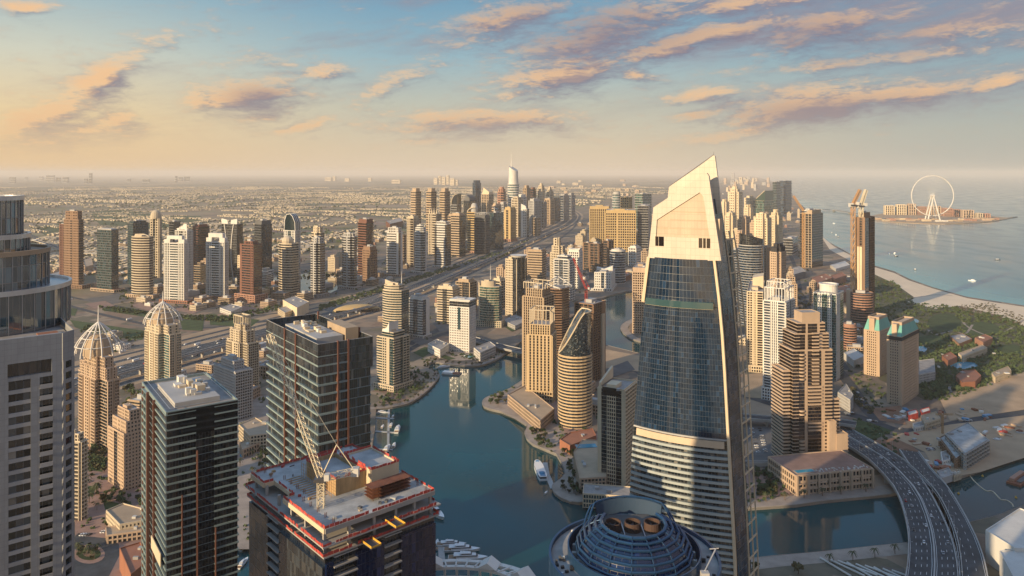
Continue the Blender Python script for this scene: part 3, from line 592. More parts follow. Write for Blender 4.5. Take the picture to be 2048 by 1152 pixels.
def T(label, x0, xc, x1, yb, yt, th=25, w='cream', g='g_res', Fs='grid', Rs=None, shape='box', tiers=(), pod=None, fl=3.6, name='residential_tower', cat='tower', roof='roofg', units=4, key=None, group=None, dep=None, z0=0.0, bay=1.6, par=1.2, split=False, housing=True):
    th = rad(th); Rs = Rs or Fs
    u, r = Vector((-math.cos(th), math.sin(th))), Vector((math.sin(th), math.cos(th)))
    if shape == 'cyl' or xc is None:
        N = G((x0 + x1) / 2, yb); a = (x1 - x0) / F * N.y; b = dep or a; a, b = a, b
        C = N + Vector((N.x, N.y)).normalized() * b / 2; dref = N.y
        if shape != 'cyl': th = -math.atan2(N.x, N.y) if False else th
    else:
        N = G(xc, yb); a = max(4, solve(N, u, x0)); b = solve(N, r, x1) if x1 > xc + .5 else (dep or a * .75); b = dep if dep else max(4, min(b, 120)); dref = N.y
        C = N + u * a / 2 + r * b / 2
    zt = lambda py: H - (py - HY) * dref / F
    scl = max(1.0, dref / 1150.0); fl = max(fl, .0034 * dref); bay *= scl
    root = empty(name, (C.x, C.y, 0), -th, label, cat, group); OCC.append((C.x, C.y, math.hypot(a, b) * .5 * (pod[0] if pod else 1)))
    W, Gl, Rf = MB(), MB(), MB(); zb = z0
    if pod:
        ps, ph = pod[:2]; pp = [(-a / 2 * ps, -b / 2 * ps), (a / 2 * ps, -b / 2 * ps), (a / 2 * ps, b / 2 * ps), (-a / 2 * ps, b / 2 * ps)]
        Wp, Gp, Rp = MB(), MB(), MB(); seg(Wp, Gp, pp, 0, ph, ['grid'] * 4, 4.5, 2, scl); cap(Rp, Wp, pp, ph)
        pr = Wp.build('podium', pod[2] if len(pod) > 2 else w, root); Gp.build('podium_glazing', g, pr); Rp.build('podium_roof', 'terra' if RND.random() < .3 else 'roofg', pr); zb = ph + .02
    P, S = foot(a, b, shape, Fs, Rs); z1 = zt(yt)
    fls = None
    if split:
        nf = max(1, round((z1 - zb) / fl)); fls = [MB() for _ in range(nf + 1)]
    seg(W, Gl, P, zb, z1, S, fl, bay, scl, fls); cap(Rf, W, P, z1, par)
    ztop = z1; Pt = P
    for t in tiers:
        fx, fy, ty = t[:3]; st = t[3] if len(t) > 3 else None; ox, oy = t[4] if len(t) > 4 else (0, 0)
        Q = [(p[0] * fx + ox * a, p[1] * fy + oy * b) for p in P]; zz = zt(ty)
        if zz <= ztop + .3: zz = ztop + 3
        seg(W, Gl, Q, ztop + .03, zz, [st] * len(Q) if st else S, fl, bay, scl); cap(Rf, W, Q, zz, .8); ztop = zz; Pt = Q
    if fls:
        for m in fls:
            if m.v: m.build('balcony_slab', w, root)
    W.build('cladding', w, root); Gl.build('glazing', g, root); ro = Rf.build('roof', roof, root)
    if units: plant(Pt, ztop, ro, units, housing, 'lgrey' if w not in ('cream', 'hcream', 'sandst', 'gold') else w)
    d = dict(root=root, a=a, b=b, P=P, Pt=Pt, z1=z1, zt=ztop, ztf=zt, w=w, g=g, roof=ro, d=dref, th=th)
    if key: TW[key] = d
    return d
def mast(t, x, y, z0, z1, r=.5, mat='lgrey', name='mast'):
    m = MB(); m.tube((x, y, z0), (x, y, z1), r, r * .25, 6); m.build(name, mat, t['root'])
def part_box(t, name, mat, *bx): m = MB(); m.box(*bx); return m.build(name, mat, t['root'])
def dome(t, r, z0, h, mat, name='dome', n=16, pts=7, drum=0):
    m = MB(); pr = [(r, z0 - .01), (r, z0 + drum)] if drum else [(r, z0)]
    pr += [(r * math.cos(math.pi / 2 * i / pts) ** .8, z0 + drum + h * math.sin(math.pi / 2 * i / pts)) for i in range(1, pts)] + [(0, z0 + drum + h)]
    m.lathe(pr, n); return m.build(name, mat, t['root'], smooth=True)
def panel(t, name, mat, prof, y0, y1):
    """an upright plate: outline in the local x-z plane, from y0 to y1"""
    m = MB(); n = len(prof)
    m.face([(x, y0, z) for x, z in prof]); m.face([(x, y1, z) for x, z in reversed(prof)])
    for i in range(n):
        (xa, za), (xb, zb) = prof[i], prof[(i + 1) % n]; m.face([(xa, y0, za), (xa, y1, za), (xb, y1, zb), (xb, y0, zb)])
    return m.build(name, mat, t['root'])
def panel_y(t, name, mat, prof, x0, x1):
    m = MB(); n = len(prof)
    m.face([(x1, y, z) for y, z in prof]); m.face([(x0, y, z) for y, z in reversed(prof)])
    for i in range(n):
        (ya, za), (yb, zb) = prof[i], prof[(i + 1) % n]; m.face([(x0, ya, za), (x0, yb, zb), (x1, yb, zb), (x1, ya, za)][::-1])
    return m.build(name, mat, t['root'])
def crown_frame(t, z0, z1, mat, k=6, r=.5, inset=.95):
    """open pergola of posts and a ring beam on the roof"""
    m = MB(); a, b = t['a'] * inset / 2, t['b'] * inset / 2
    c = [(-a, -b), (a, -b), (a, b), (-a, b)]
    for i in range(4):
        p, q = Vector(c[i]), Vector(c[(i + 1) % 4])
        for j in range(k):
            s = p + (q - p) * j / k; m.tube((s.x, s.y, z0), (s.x, s.y, z1), r, n=4)
        m.tube((p.x, p.y, z1), (q.x, q.y, z1), r * 1.3, n=4)
    m.build('crown_frame', mat, t['root'])

# --- western cluster beyond the motorway -------------------------------------------------
t = T('brown perforated tower standing alone by the motorway interchange, openings scattered over its front', 128, 157, 167, 577, 440, 20, 'brown', 'g_dark', [(3, 'punch'), (1, 'bandw'), (3, 'punch')], 'band', tiers=[(.82, .8, 423, 'punch')], pod=(1.7, 9), key='J1', fl=4.2)
T('slim dark brown slab tucked behind the brown perforated tower', 119, 129, 131, 566, 449, 20, 'rbrown', 'g_brown', 'pier', 'band', units=1)
t = T('dark teal glass tower with a slanted edge right of the brown perforated tower', 194, 223, 237, 584, 461, 25, 'dgrey', 'g_teal', 'bandt', 'bandt', pod=(1.6, 6, 'sandst'))
part_box(t, 'roof_screen', 'lgrey', -t['a'] * .45, -t['b'] * .45, t['z1'] + 1.2, t['a'] * .45, t['b'] * .45, t['z1'] + 4)
T('dark teal twin-slab office tower behind the round banded tower', 255, 266, 297, 571, 447, 40, 'dgrey', 'g_teal', 'curt', 'bandt', tiers=[(.7, .8, 443, 'curt')])
t = T('rounded cream tower wrapped in brown balcony bands with a curved roof', 264, 298, 306, 596, 474, 15, 'cream', 'g_brown', 'band', 'band', shape='bow', pod=(1.6, 7, 'sandst'))
panel(t, 'roof_fin', 'cream', [(-t['a'] * .45, t['z1'] + 1.3), (t['a'] * .45, t['z1'] + 1.3), (t['a'] * .1, t['z1'] + 7), (-t['a'] * .4, t['z1'] + 6)], -2, 2)
t = T('slender cream tower topped by a pointed ribbed dome', 299, 318, 325, 556, 438, 20, 'cream', 'g_res', [(1, 'grid'), (1, 'curt'), (1, 'grid')], 'grid', shape='oct', units=0)
dome(t, t['a'] * .42, t['z1'] + .5, t['ztf'](420) - t['z1'] - 6, 'cream', drum=5); mast(t, 0, 0, t['ztf'](421), t['ztf'](414), .8)
t = T('pale arch-topped tower with a dark glass centre strip, beside the rounded brown-banded tower', 328, 368, 376, 607, 487, 15, 'white', 'g_teal', [(2.2, 'pier'), (3, 'band'), (2.2, 'pier')], 'pier', key='J6', units=0, pod=(1.4, 6, 'terra'))
def arch_top(t, ytop):
    a, b, z, zt_ = t['a'], t['b'], t['z1'], t['ztf'](ytop)
    panel(t, 'crown_wall', t['w'], [(-a * .5, z + 1.2), (-a * .22, z + 1.2), (-a * .2, lerp(z, zt_, .55)), (a * .2, lerp(z, zt_, .55)), (a * .22, z + 1.2), (a * .5, z + 1.2), (a * .5, lerp(z, zt_, .5)), (a * .38, lerp(z, zt_, .5)), (a * .38, zt_), (-a * .38, zt_), (-a * .38, lerp(z, zt_, .5)), (-a * .5, lerp(z, zt_, .5))], -b * .45, b * .3)
arch_top(t, 472)
t = T('white finned tower with sail-like roof blades behind the first pale arch-topped tower', 350, 374, 386, 588, 462, 20, 'white', 'g_res', [(1, 'pier'), (1, 'bandt'), (1, 'pier')], 'pier', units=1)
for i, (xx, hh) in enumerate(((-.42, 5), (-.2, 9), (.1, 15))): panel(t, 'roof_blade', 'white', [(t['a'] * xx, t['z1'] + 1.3), (t['a'] * (xx + .3), t['z1'] + 1.3), (t['a'] * (xx + .26), t['z1'] + hh + 3), (t['a'] * (xx - .05), t['z1'] + hh)], -t['b'] * .3, -t['b'] * .24)
T('plain dark tower half hidden behind the white finned tower', 338, 348, 361, 566, 444, 30, 'dgrey', 'g_dark', 'bandt', 'curt', units=2)
T('dark red-brown tower with two bright reddish edge piers', 385, 396, 419, 562, 454, 40, 'rbrown', 'g_dark', [(1, 'solid'), (2, 'band')], 'bandt', tiers=[(.8, .7, 450, 'solid')])
t = T('second pale arch-topped tower, the one in front of the tower with white curved ribs', 412, 449, 457, 598, 485, 15, 'white', 'g_teal', [(2.2, 'pier'), (3, 'band'), (2.2, 'pier')], 'pier', units=0, pod=(1.5, 6, 'terra')); arch_top(t, 467)
t = T('dark glass tower with two white curved ribs and white fin tops', 443, 474, 486, 560, 449, 20, 'dgrey', 'g_dark', 'bandt', 'curt', units=0)
a, b, z1 = t['a'], t['b'], t['z1']
for s in (-1, 1):
    m = MB(); pts = [(s * a * (.14 + .16 * (2 * k / 10 - 1) ** 2), -b / 2 - 1.2, z1 * k / 10) for k in range(11)]; m.path(pts, 1.5, 4); m.build('curved_rib', 'white', t['root'])
    panel(t, 'fin_top', 'white', [(s * a * .08, z1), (s * a * .5, z1), (s * a * .5, z1 + 16), (s * a * .12, z1 + 12)], -b * .5, -b * .4)
t = T('reddish brown tower with balcony bands on a wide pinkish stone base', 480, 507, 524, 606, 490, 30, 'rbrown', 'g_dark', [(.5, 'solid'), (2.2, 'band'), (.8, 'grid')], 'bandt', tiers=[(.6, .6, 484, 'grid')], pod=(1.5, 18, 'pink'))
T('tall plain dark slate tower beyond the small lake', 509, 523, 544, 545, 449, 40, 'dgrey', 'g_dark', 'bandt', 'curt', tiers=[(.85, .85, 442, 'solid')])
t = T('arched dark tower with white curved roof ribs like a pointed hood', 568, 590, 601, 566, 462, 25, 'white', 'g_teal', [(1, 'pier'), (1, 'curt'), (1, 'pier')], 'pier', units=0)
a, b, z1 = t['a'], t['b'], t['z1']; ht = t['ztf'](428) - z1
pr = [(-a / 2, z1 + 1), (a / 2, z1 + 1), (a * .46, z1 + ht * .5), (a * .25, z1 + ht * .86), (a * .02, z1 + ht), (-a * .3, z1 + ht * .95), (-a * .46, z1 + ht * .6)]
panel(t, 'hood', 'g_teal', pr, -b * .4, b * .4)
for y in (-.45, -.15, .15, .45):
    m = MB(); m.path([(x, b * y, z) for x, z in pr[1:] + pr[:1]], 1.1, 4); m.build('roof_rib', 'white', t['root'])
t = T('dark and white banded tower with a pale ball-shaped roof house', 558, 583, 597, 592, 488, 30, 'cream', 'g_dark', [(1, 'bandt'), (2, 'band')], 'band', shape='bow', units=0, pod=(1.3, 6, 'sandst'))
part_box(t, 'side_slab', 'cream', t['a'] * .2, -t['b'] * .2, t['z1'] * .75, t['a'] * .5, t['b'] * .55, t['z1'] * .76)
m = MB(); m.ball((-t['a'] * .08, 0, t['z1'] + 6), t['a'] * .33, t['a'] * .33, 12, 12, 8); m.build('roof_ball', 'cream', t['root'], smooth=True)
T('grey balconied tower in front of its paler twin, by the lake', 618, 636, 654, 595, 487, 35, 'lgrey', 'g_dark', [(1, 'band'), (.5, 'solid'), (1, 'band')], 'bandt', shape='cross', tiers=[(.75, .75, 477, 'grid')], pod=(1.3, 7, 'grey'))
T('pale balconied tower rising behind the grey balconied tower by the lake', 620, 638, 652, 572, 466, 35, 'cream', 'g_dark', [(1, 'band'), (.5, 'solid'), (1, 'band')], 'bandt', shape='cross', tiers=[(.7, .7, 455, 'grid')])
T('slate grey balconied tower alone between the lake and the brown tower pair', 682, 706, 716, 579, 474, 28, 'lgrey', 'g_dark', [(1, 'band'), (.4, 'solid'), (1, 'band')], 'bandt', shape='cross', tiers=[(.72, .7, 468, 'grid')], pod=(1.4, 6, 'grey'))
T('tall brown tower with a bright roof edge, the taller of the brown pair', 716, 733, 747, 556, 446, 35, 'rbrown', 'g_brown', 'band', 'bandt', tiers=[(.9, .85, 439, 'solid')])
T('short brown gridded tower in front of the tall brown tower', 725, 740, 754, 568, 500, 35, 'brown', 'g_brown', 'punch', 'grid', tiers=[(.85, .85, 494, 'solid')])
t = T('white tower with black window stripes and rounded corners', 774, 797, 805, 553, 466, 20, 'white', 'g_dark', [(3, 'bandw'), (.7, 'solid')], [(1, 'curt'), (1, 'solid')], tiers=[(.85, .8, 456, 'grid')], pod=(1.3, 5, 'sandst'))
# --- middle cluster ----------------------------------------------------------------------
T('slender cream ribbed tower behind the white and dark banded tower', 814, 827, 838, 535, 437, 35, 'cream', 'g_brown', [(1, 'pier'), (1, 'bandt')], 'pier', tiers=[(.8, .8, 433, 'solid')])
t = T('white and dark banded tower with a rounded glass corner and stepped round top', 827, 845, 855, 547, 464, 30, 'white', 'g_teal', 'bandw', [(2, 'bandt'), (1, 'solid')], shape='oct', tiers=[(.8, .8, 456, 'bandw'), (.55, .55, 451, 'bandw')], pod=(1.3, 5, 'white'))
t = T('dark glass tower with a white banded middle and a short roof mast', 869, 893, 902, 535, 449, 25, 'white', 'g_dark', [(.6, 'curt'), (2, 'bandw'), (.3, 'curt')], 'curt', tiers=[(.7, .7, 444, 'bandw')], pod=(1.25, 4, 'white')); mast(t, 0, 0, t['zt'], t['ztf'](432), 1.0)
t = T('cream tower with four spiky roof fins behind the dark glass tower with the roof mast', 857, 872, 883, 512, 428, 32, 'cream', 'g_brown', [(1, 'pier'), (1, 'band')], 'pier', units=1)
for s in (-.5, -.2, .1, .42): panel(t, 'spike', 'cream', [(t['a'] * s, t['z1']), (t['a'] * (s + .14), t['z1']), (t['a'] * (s + .04), t['z1'] + 24)], -t['b'] * .4, -t['b'] * .3)
T('grey tower with cream bands between the masted dark tower and the arched banded tower', 902, 919, 931, 514, 431, 32, 'tan', 'g_dark', 'band', 'curt', tiers=[(.8, .8, 427, 'solid')])
for lab, x in (('first of the three slender grey banded towers at the back, over the cream ribbed tower', 822), ('second of the three slender grey banded towers at the back, over the spiky cream tower', 853), ('third of the three slender grey banded towers at the back, beside the half-arch tower', 880)):
    T(lab, x, x + 10, x + 20, 462, 383, 40, 'tan', 'g_dark', 'bandw', 'bandt', tiers=[(.7, .7, 377, 'solid')], units=0, group='three slender banded towers')
t = T('dark tower with a quarter-circle arched roof', 902, 914, 923, 478, 410, 30, 'grey', 'g_dark', 'bandt', 'curt', units=0); a, b, z1 = t['a'], t['b'], t['z1']
pr = [(a * .5 - a * math.cos(math.pi / 2 * k / 8), z1 + (t['ztf'](388) - z1) * math.sin(math.pi / 2 * k / 8)) for k in range(9)] + [(a * .5, z1)]; panel(t, 'arched_roof', 'g_dark', pr, -b * .45, b * .45)
m = MB(); m.path([(x, -b * .46, z) for x, z in pr[:9]], 1.6, 4); m.build('arch_edge', 'cream', t['root'])
t = T('black glass tower with a hooked pointed roof', 927, 938, 953, 486, 402, 35, 'black', 'g_dark', 'curt', 'curt', units=0); panel(t, 'hooked_roof', 'dgrey', [(-t['a'] / 2, t['z1']), (t['a'] / 2, t['z1']), (t['a'] * .4, t['z1'] + 14), (-t['a'] * .1, t['z1'] + 24), (-t['a'] * .5, t['z1'] + 6)], -t['b'] * .4, t['b'] * .4)
t = T('orange-brown banded tower with an arched left edge and a ring on its roof', 935, 951, 962, 506, 425, 30, 'gold', 'g_brown', 'band', 'band', units=0, pod=(1.25, 6, 'pink')); a, b, z1 = t['a'], t['b'], t['z1']
m = MB(); m.path([(a * .5 - a * math.cos(math.pi * .5 * k / 8), -b * .5, z1 + 20 * math.sin(math.pi * .5 * k / 8)) for k in range(9)], 1.8, 4); m.build('arch_edge', 'cream', t['root'])
m = MB(); m.lathe([(a * .34, z1 + 1), (a * .4, z1 + 16), (a * .3, z1 + 28), (a * .18, z1 + 34)], 14); m.build('roof_ring', 'lgrey', t['root'])
t = T('charcoal gridded tower with an open square roof frame', 949, 970, 979, 509, 436, 22, 'dgrey', 'g_dark', 'cgrid', 'grid', tiers=[(.9, .85, 430, 'solid')]); crown_frame(t, t['zt'], t['zt'] + 7, 'grey', 4, 1.0)
t = T('teal glass slab with flared wings on its roof, beside the charcoal tower', 979, 990, 1007, 500, 426, 40, 'dgrey', 'g_teal', 'curt', 'curt', units=1)
panel(t, 'roof_wing', 'steelblue', [(-t['a'] * .9, t['z1'] + 20), (t['a'] * .2, t['z1'] + 12), (t['a'] * .3, t['z1'] + 15), (-t['a'] * .3, t['z1'] + 20)], -2, 3); mast(t, -t['a'] * .3, -3, t['z1'], t['z1'] + 22, 2, 'white')
T('dark blue slab with a notched top standing behind the black hooked tower', 945, 951, 962, 446, 366, 50, 'steelblue', 'g_blue', 'curt', 'curt', tiers=[(.6, .9, 361, 'curt')], units=0)
t = T('brown tower under a slanted golden cap', 963, 977, 987, 455, 389, 38, 'tan', 'g_dark', 'pier', 'bandt', units=0); panel(t, 'slanted_cap', 'hcream', [(-t['a'] * .5, t['z1']), (t['a'] * .5, t['z1']), (t['a'] * .5, t['z1'] + 14), (-t['a'] * .3, t['z1'] + 38)], -t['b'] * .4, t['b'] * .4)
T('rust orange tower with a stepped rounded top beside the white spire tower', 993, 1004, 1014, 462, 384, 38, 'pink', 'g_dark', 'grid', 'band', shape='oct', tiers=[(.8, .8, 378, 'pier'), (.5, .5, 374, 'solid')], units=0)
# the white tower with the spire
t = T('tallest white tower with a sloping top and a thin spire', 1016, None, 1038, 452, 368, 30, 'white', 'g_sea', 'band', shape='cyl', units=0, name='spire_tower', fl=4); a, z1, ztf = t['a'], t['z1'], t['ztf']
m = MB(); g2 = MB(); n = 20; k = 12
for i in range(n):
    for j in range(k):
        def pt(ii, jj):
            an = 2 * math.pi * ii / n; r = a * .46 * (1 - .12 * jj / k); x = r * math.cos(an); zz = z1 + (lerp(ztf(331), ztf(343), (x / (a * .46) + 1) / 2) - z1) * jj / k; return (x, r * math.sin(an), zz)
        m.face([pt(i, j), pt(i + 1, j), pt(i + 1, j + 1), pt(i, j + 1)], [(i, j), (i + 1, j), (i + 1, j + 1), (i, j + 1)])
m.face([pt(i, k) for i in range(n)]); m.build('upper_shaft', 'white', t['root'], smooth=False)
m = MB(); m.tube((-a * .22, 0, z1), (-a * .22, 0, ztf(325)), 5, 3, 6); m.tube((-a * .22, 0, ztf(325)), (-a * .22, 0, ztf(304)), 2.6, .4, 6); m.build('spire', 'white', t['root'])
T('gold tower with two dark window strips on a reddish base near the motorway', 1008, 1021, 1032, 484, 420, 35, 'gold', 'g_brown', [(1, 'solid'), (1, 'bandt'), (1, 'solid')], 'pier', tiers=[(.8, .8, 415, 'solid')], pod=(1.2, 12, 'pink'))
T('cream tower with a white grid front behind the gold tower', 1023, 1036, 1046, 474, 400, 38, 'cream', 'g_brown', 'grid', 'grid', tiers=[(.75, .75, 395, 'grid')])
t = T('white tower with one curved bright edge and dark square windows', 1042, 1053, 1058, 475, 418, 22, 'white', 'g_teal', [(1, 'solid'), (2, 'grid')], 'curt', units=0); panel(t, 'curved_crown', 'white', [(-t['a'] * .5, t['z1']), (t['a'] * .5, t['z1']), (t['a'] * .3, t['z1'] + 14), (-t['a'] * .5, t['z1'] + 24)], -t['b'] * .5, -t['b'] * .35)
T('grey ribbed slab behind the curved white tower', 1057, 1068, 1083, 466, 402, 45, 'lgrey', 'g_dark', 'pier', 'pier', tiers=[(.6, .8, 398, 'solid')])
T('small white-capped tower peeking out behind the cream grid tower', 1036, 1044, 1053, 458, 394, 40, 'white', 'g_res', 'grid', 'grid', units=0, tiers=[(.8, .8, 389, 'solid')])
T('pale twin-topped tower just right of the white spire tower', 1046, 1053, 1061, 448, 376, 45, 'tan', 'g_dark', 'pier', 'pier', tiers=[(.5, .6, 371, 'solid')], units=0)
T('dull brown tower next to the pale twin-topped tower', 1061, 1066, 1072, 446, 378, 45, 'rbrown', 'g_dark', 'bandt', 'bandt', units=0, tiers=[(.6, .6, 375, 'solid')])
T('round-topped beige tower at the back of the far cluster', 1074, 1082, 1091, 446, 376, 45, 'cream', 'g_brown', 'grid', 'grid', shape='oct', tiers=[(.75, .75, 371, 'grid'), (.4, .4, 367, 'solid')], units=0)
T('cream tower with a pyramid-like stepped top in the far cluster', 1093, 1099, 1107, 444, 383, 45, 'cream', 'g_res', 'grid', 'grid', tiers=[(.7, .7, 379, 'grid'), (.35, .35, 374, 'solid')], units=0)
T('brown ribbed tower facing the motorway in the far cluster', 1089, 1100, 1109, 449, 400, 42, 'tan', 'g_brown', 'pier', 'grid', tiers=[(.9, .9, 397, 'solid')])
T('narrow dark blue glass tower beside the brown ribbed tower', 1108, 1113, 1121, 443, 396, 45, 'steelblue', 'g_blue', 'curt', 'curt', units=0)
T('blue-grey tower with a pale bar on its roof in the far cluster', 1119, 1127, 1138, 441, 391, 45, 'grey', 'g_blue', 'bandt', 'pier', tiers=[(.9, .6, 388, 'solid')], units=0)
T('last blue-grey tower at the end of the far cluster by the motorway bend', 1136, 1142, 1150, 436, 390, 45, 'grey', 'g_blue', 'bandt', 'grid', tiers=[(.7, .7, 386, 'solid')], units=0)
T('narrow grey tower squeezed behind the gold tower with window strips', 1000, 1007, 1014, 472, 408, 40, 'lgrey', 'g_dark', 'grid', 'band', units=0, tiers=[(.8, .8, 404, 'solid')])
T('cream slab with dark bands behind the teal glass slab', 984, 994, 1003, 480, 412, 40, 'sandst', 'g_dark', 'band', 'bandt', units=0, tiers=[(.7, .8, 408, 'solid')])
T('dark tower in the gap right of the grey ribbed slab', 1081, 1087, 1093, 456, 404, 45, 'grey', 'g_dark', 'bandt', 'pier', units=0)
T('short pale tower at the foot of the grey ribbed slab', 1064, 1074, 1080, 472, 436, 40, 'tan', 'g_dark', 'grid', 'grid', units=1)
T('pale tower filling the gap behind the masted dark tower', 896, 904, 911, 492, 432, 38, 'tan', 'g_dark', 'band', 'pier', units=0, tiers=[(.7, .7, 428, 'solid')])
T('cream block just behind the white and black striped tower', 792, 806, 813, 530, 470, 30, 'sandst', 'g_dark', 'grid', 'band', units=1)
# --- gold pair and what stands round it ---------------------------------------------------
T('wide golden hotel slab with close vertical ribs, the taller rear one of two', 1179, 1218, 1222, 492, 418, 10, 'gold', 'g_brown', 'pier', 'pier', tiers=[(.97, .9, 413, 'solid')])
T('wide golden hotel slab with a middle gap, the front one of two', 1211, 1272, 1276, 508, 426, 10, 'gold', 'g_brown', [(5, 'grid'), (.3, 'solid'), (8, 'grid')], 'pier', tiers=[(.97, .9, 421, 'solid')])
T('grey cylinder tower behind the golden slabs', 1225, None, 1241, 462, 388, 20, 'lgrey', 'g_sea', 'band', shape='cyl', tiers=[(.8, .8, 384, 'solid')], units=0)
T('tan block right of the grey cylinder tower', 1241, 1258, 1264, 460, 395, 20, 'gold', 'g_brown', 'grid', 'grid', units=2)
T('greenish glass twin office block behind the golden slabs', 1270, 1285, 1303, 462, 388, 45, 'lgrey', 'g_green', 'bandt', 'bandt', units=2)
T('dark slate tower beside the front golden slab', 1275, 1296, 1301, 507, 412, 15, 'grey', 'g_dark', 'bandt', 'bandt', units=2)
T('brown concrete frame of an unfinished tower under the rear golden slab', 1180, 1197, 1205, 545, 488, 30, 'brown', 'g_dark', 'open', 'open', name='unfinished_tower', units=2)
T('unfinished reddish tower with open floors left of the brown concrete frame', 1167, 1178, 1184, 540, 486, 30, 'brown', 'g_dark', 'open', 'open', name='unfinished_tower', units=2)
t = T('reddish unfinished tower with a small roof crane at the foot of the golden slabs', 1206, 1216, 1226, 532, 482, 38, 'brown', 'g_dark', 'open', 'open', name='unfinished_tower', units=1); mast(t, 0, 0, t['z1'], t['z1'] + 18, .8, 'cranered', 'roof_crane')
T('dark rounded tower with white bands by the far basin', 1220, None, 1251, 567, 503, 20, 'white', 'g_blue', 'bandt', shape='cyl', tiers=[(.8, .8, 500, 'solid')])
T('white tower right of the dark rounded tower with white bands', 1257, 1272, 1282, 533, 496, 35, 'white', 'g_blue', 'grid', 'grid', tiers=[(.7, .7, 493, 'solid')])
t = T('low white block with a V-shaped roofline on the far quay', 1189, 1222, 1230, 582, 546, 15, 'white', 'g_blue', [(2, 'punch'), (1, 'curt'), (2, 'punch')], 'punch', pod=(1.15, 6))
panel(t, 'wing_roof', 'white', [(-t['a'] * .5, t['z1'] + 1.3), (t['a'] * .5, t['z1'] + 1.3), (t['a'] * .5, t['z1'] + 14), (0, t['z1'] + 5), (-t['a'] * .5, t['z1'] + 9)], -t['b'] * .1, t['b'] * .1)
t = T('slim beige tower with close balconies on the rounded quay beside the tall sail-topped tower', 1265, 1293, 1300, 668, 545, 15, 'sandst', 'g_brown', 'grid', 'grid', tiers=[(.97, .9, 537, 'solid')]); mast(t, 0, 0, t['zt'], t['zt'] + 8, .6)
# --- marina, north bank --------------------------------------------------------------------
t = T('banded cream tower with a curved wing roof and mast, behind the promenade bend tower', 766, 803, 818, 690, 582, 25, 'cream', 'g_teal', 'band', 'curt', shape='bow', tiers=[(.75, .75, 572, 'bandw', (-.08, 0))], units=2); a, b, zt_ = t['a'], t['b'], t['zt']
mast(t, a * .3, 0, zt_, t['ztf'](545), .9, 'white'); panel(t, 'wing_roof', 'cream', [(-a * .45, zt_ + 1), (a * .25, zt_ + 1), (a * .25, zt_ + 4), (-a * .1, zt_ + 5), (-a * .45, zt_ + 9)], -b * .35, -b * .2)
t = T('cream tower with dark stacked balconies and one curved white roof fin at the promenade bend', 755, 787, 818, 782, 678, 35, 'cream', 'g_teal', [(1, 'band'), (.9, 'grid'), (.5, 'solid'), (.8, 'curt')], [(1, 'band'), (.4, 'curt'), (1, 'balc')], shape='box', tiers=[(.7, .7, 668, 'bandt')], units=3, pod=(1.25, 7)); a, b, zt_ = t['a'], t['b'], t['zt']
panel(t, 'roof_fin', 'white', [(-a * .3, zt_), (a * .12, zt_), (a * .12, zt_ + 14), (-a * .02, zt_ + 6), (-a * .3, zt_ + 3)], -b * .4, b * .2)
T('white and dark banded slab left of the cream window-grid tower', 818, 845, 859, 677, 600, 32, 'white', 'g_blue', [(1, 'bandw'), (1, 'curt'), (1, 'bandw')], [(1, 'curt'), (1, 'solid')], tiers=[(.8, .8, 595, 'solid')], pod=(1.2, 5))
T('beige balconied block with a dark centre strip beside the motorway', 875, 905, 919, 648, 579, 25, 'cream', 'g_dark', [(1, 'band'), (.8, 'curt'), (1, 'band')], 'band', tiers=[(.9, .9, 574, 'solid')])
t = T('cream hotel tower with a window grid and black glass top band, at the marina mouth', 899, 938, 951, 706, 616, 22, 'white', 'g_dark', 'punch', 'punch', tiers=[(1.0, 1.0, 604, 'curt')], key='M4', units=3); a, b = t['a'], t['b']
panel(t, 'roof_slab', 'white', [(-a * .5, t['zt'] + 1), (a * .55, t['zt'] + 1), (a * .55, t['zt'] + 3), (-a * .5, t['zt'] + 3)], -b * .5, b * .5); part_box(t, 'glass_strip', 'g_teal', -a * .06, -b / 2 - .8, t['z1'] * .5, a * .06, -b / 2 - .1, t['z1'])
T('dark-fronted block with white balconies behind the black-topped hotel tower', 913, 938, 952, 625, 565, 30, 'tan', 'g_dark', [(1, 'balc'), (1, 'curt')], 'balc', tiers=[(.8, .8, 560, 'solid')])
t = T('curved green glass tower with a cream sail edge and tall mast', 958, 998, 1004, 655, 574, 18, 'cream', 'g_green', 'bandt', 'curt', shape='bow', tiers=[(.6, .7, 564, 'solid', (-.1, 0))], units=1, pod=(1.25, 12)); a, b = t['a'], t['b']
mast(t, 0, 0, t['zt'], t['ztf'](531), .8, 'white'); panel(t, 'sail_edge', 'cream', [(-a * .5, 0), (-a * .42, 0), (-a * .47, t['z1'] + 6), (-a * .52, t['z1'] + 9)], -b * .56, -b * .48)
T('pale block half hidden behind the curved green glass tower', 985, 1000, 1012, 618, 562, 35, 'cream', 'g_dark', 'balc', 'balc', tiers=[(.8, .8, 558, 'solid')])
t = T('cream window-grid tower with a dark round glass corner turret', 1011, 1034, 1054, 634, 520, 38, 'cream', 'g_dark', 'punch', 'curt', tiers=[(.7, .7, 516, 'solid')], units=2)
m = MB(); m.lathe([(t['b'] * .42, 0), (t['b'] * .42, t['z1'] + 6)], 20, t['a'] * .3, -t['b'] * .12); m.build('corner_turret', 'g_dark', t['root']); m = MB(); m.lathe([(t['b'] * .42, t['z1'] + 5), (t['b'] * .52, t['z1'] + 9), (0, t['z1'] + 8)], 20, t['a'] * .3, -t['b'] * .12); m.build('turret_cap', 'white', t['root'])
T('square block with brown and cream horizontal bands', 1056, 1083, 1092, 568, 503, 22, 'tan', 'g_brown', 'bandw', 'bandw', tiers=[(.92, .92, 500, 'solid')])
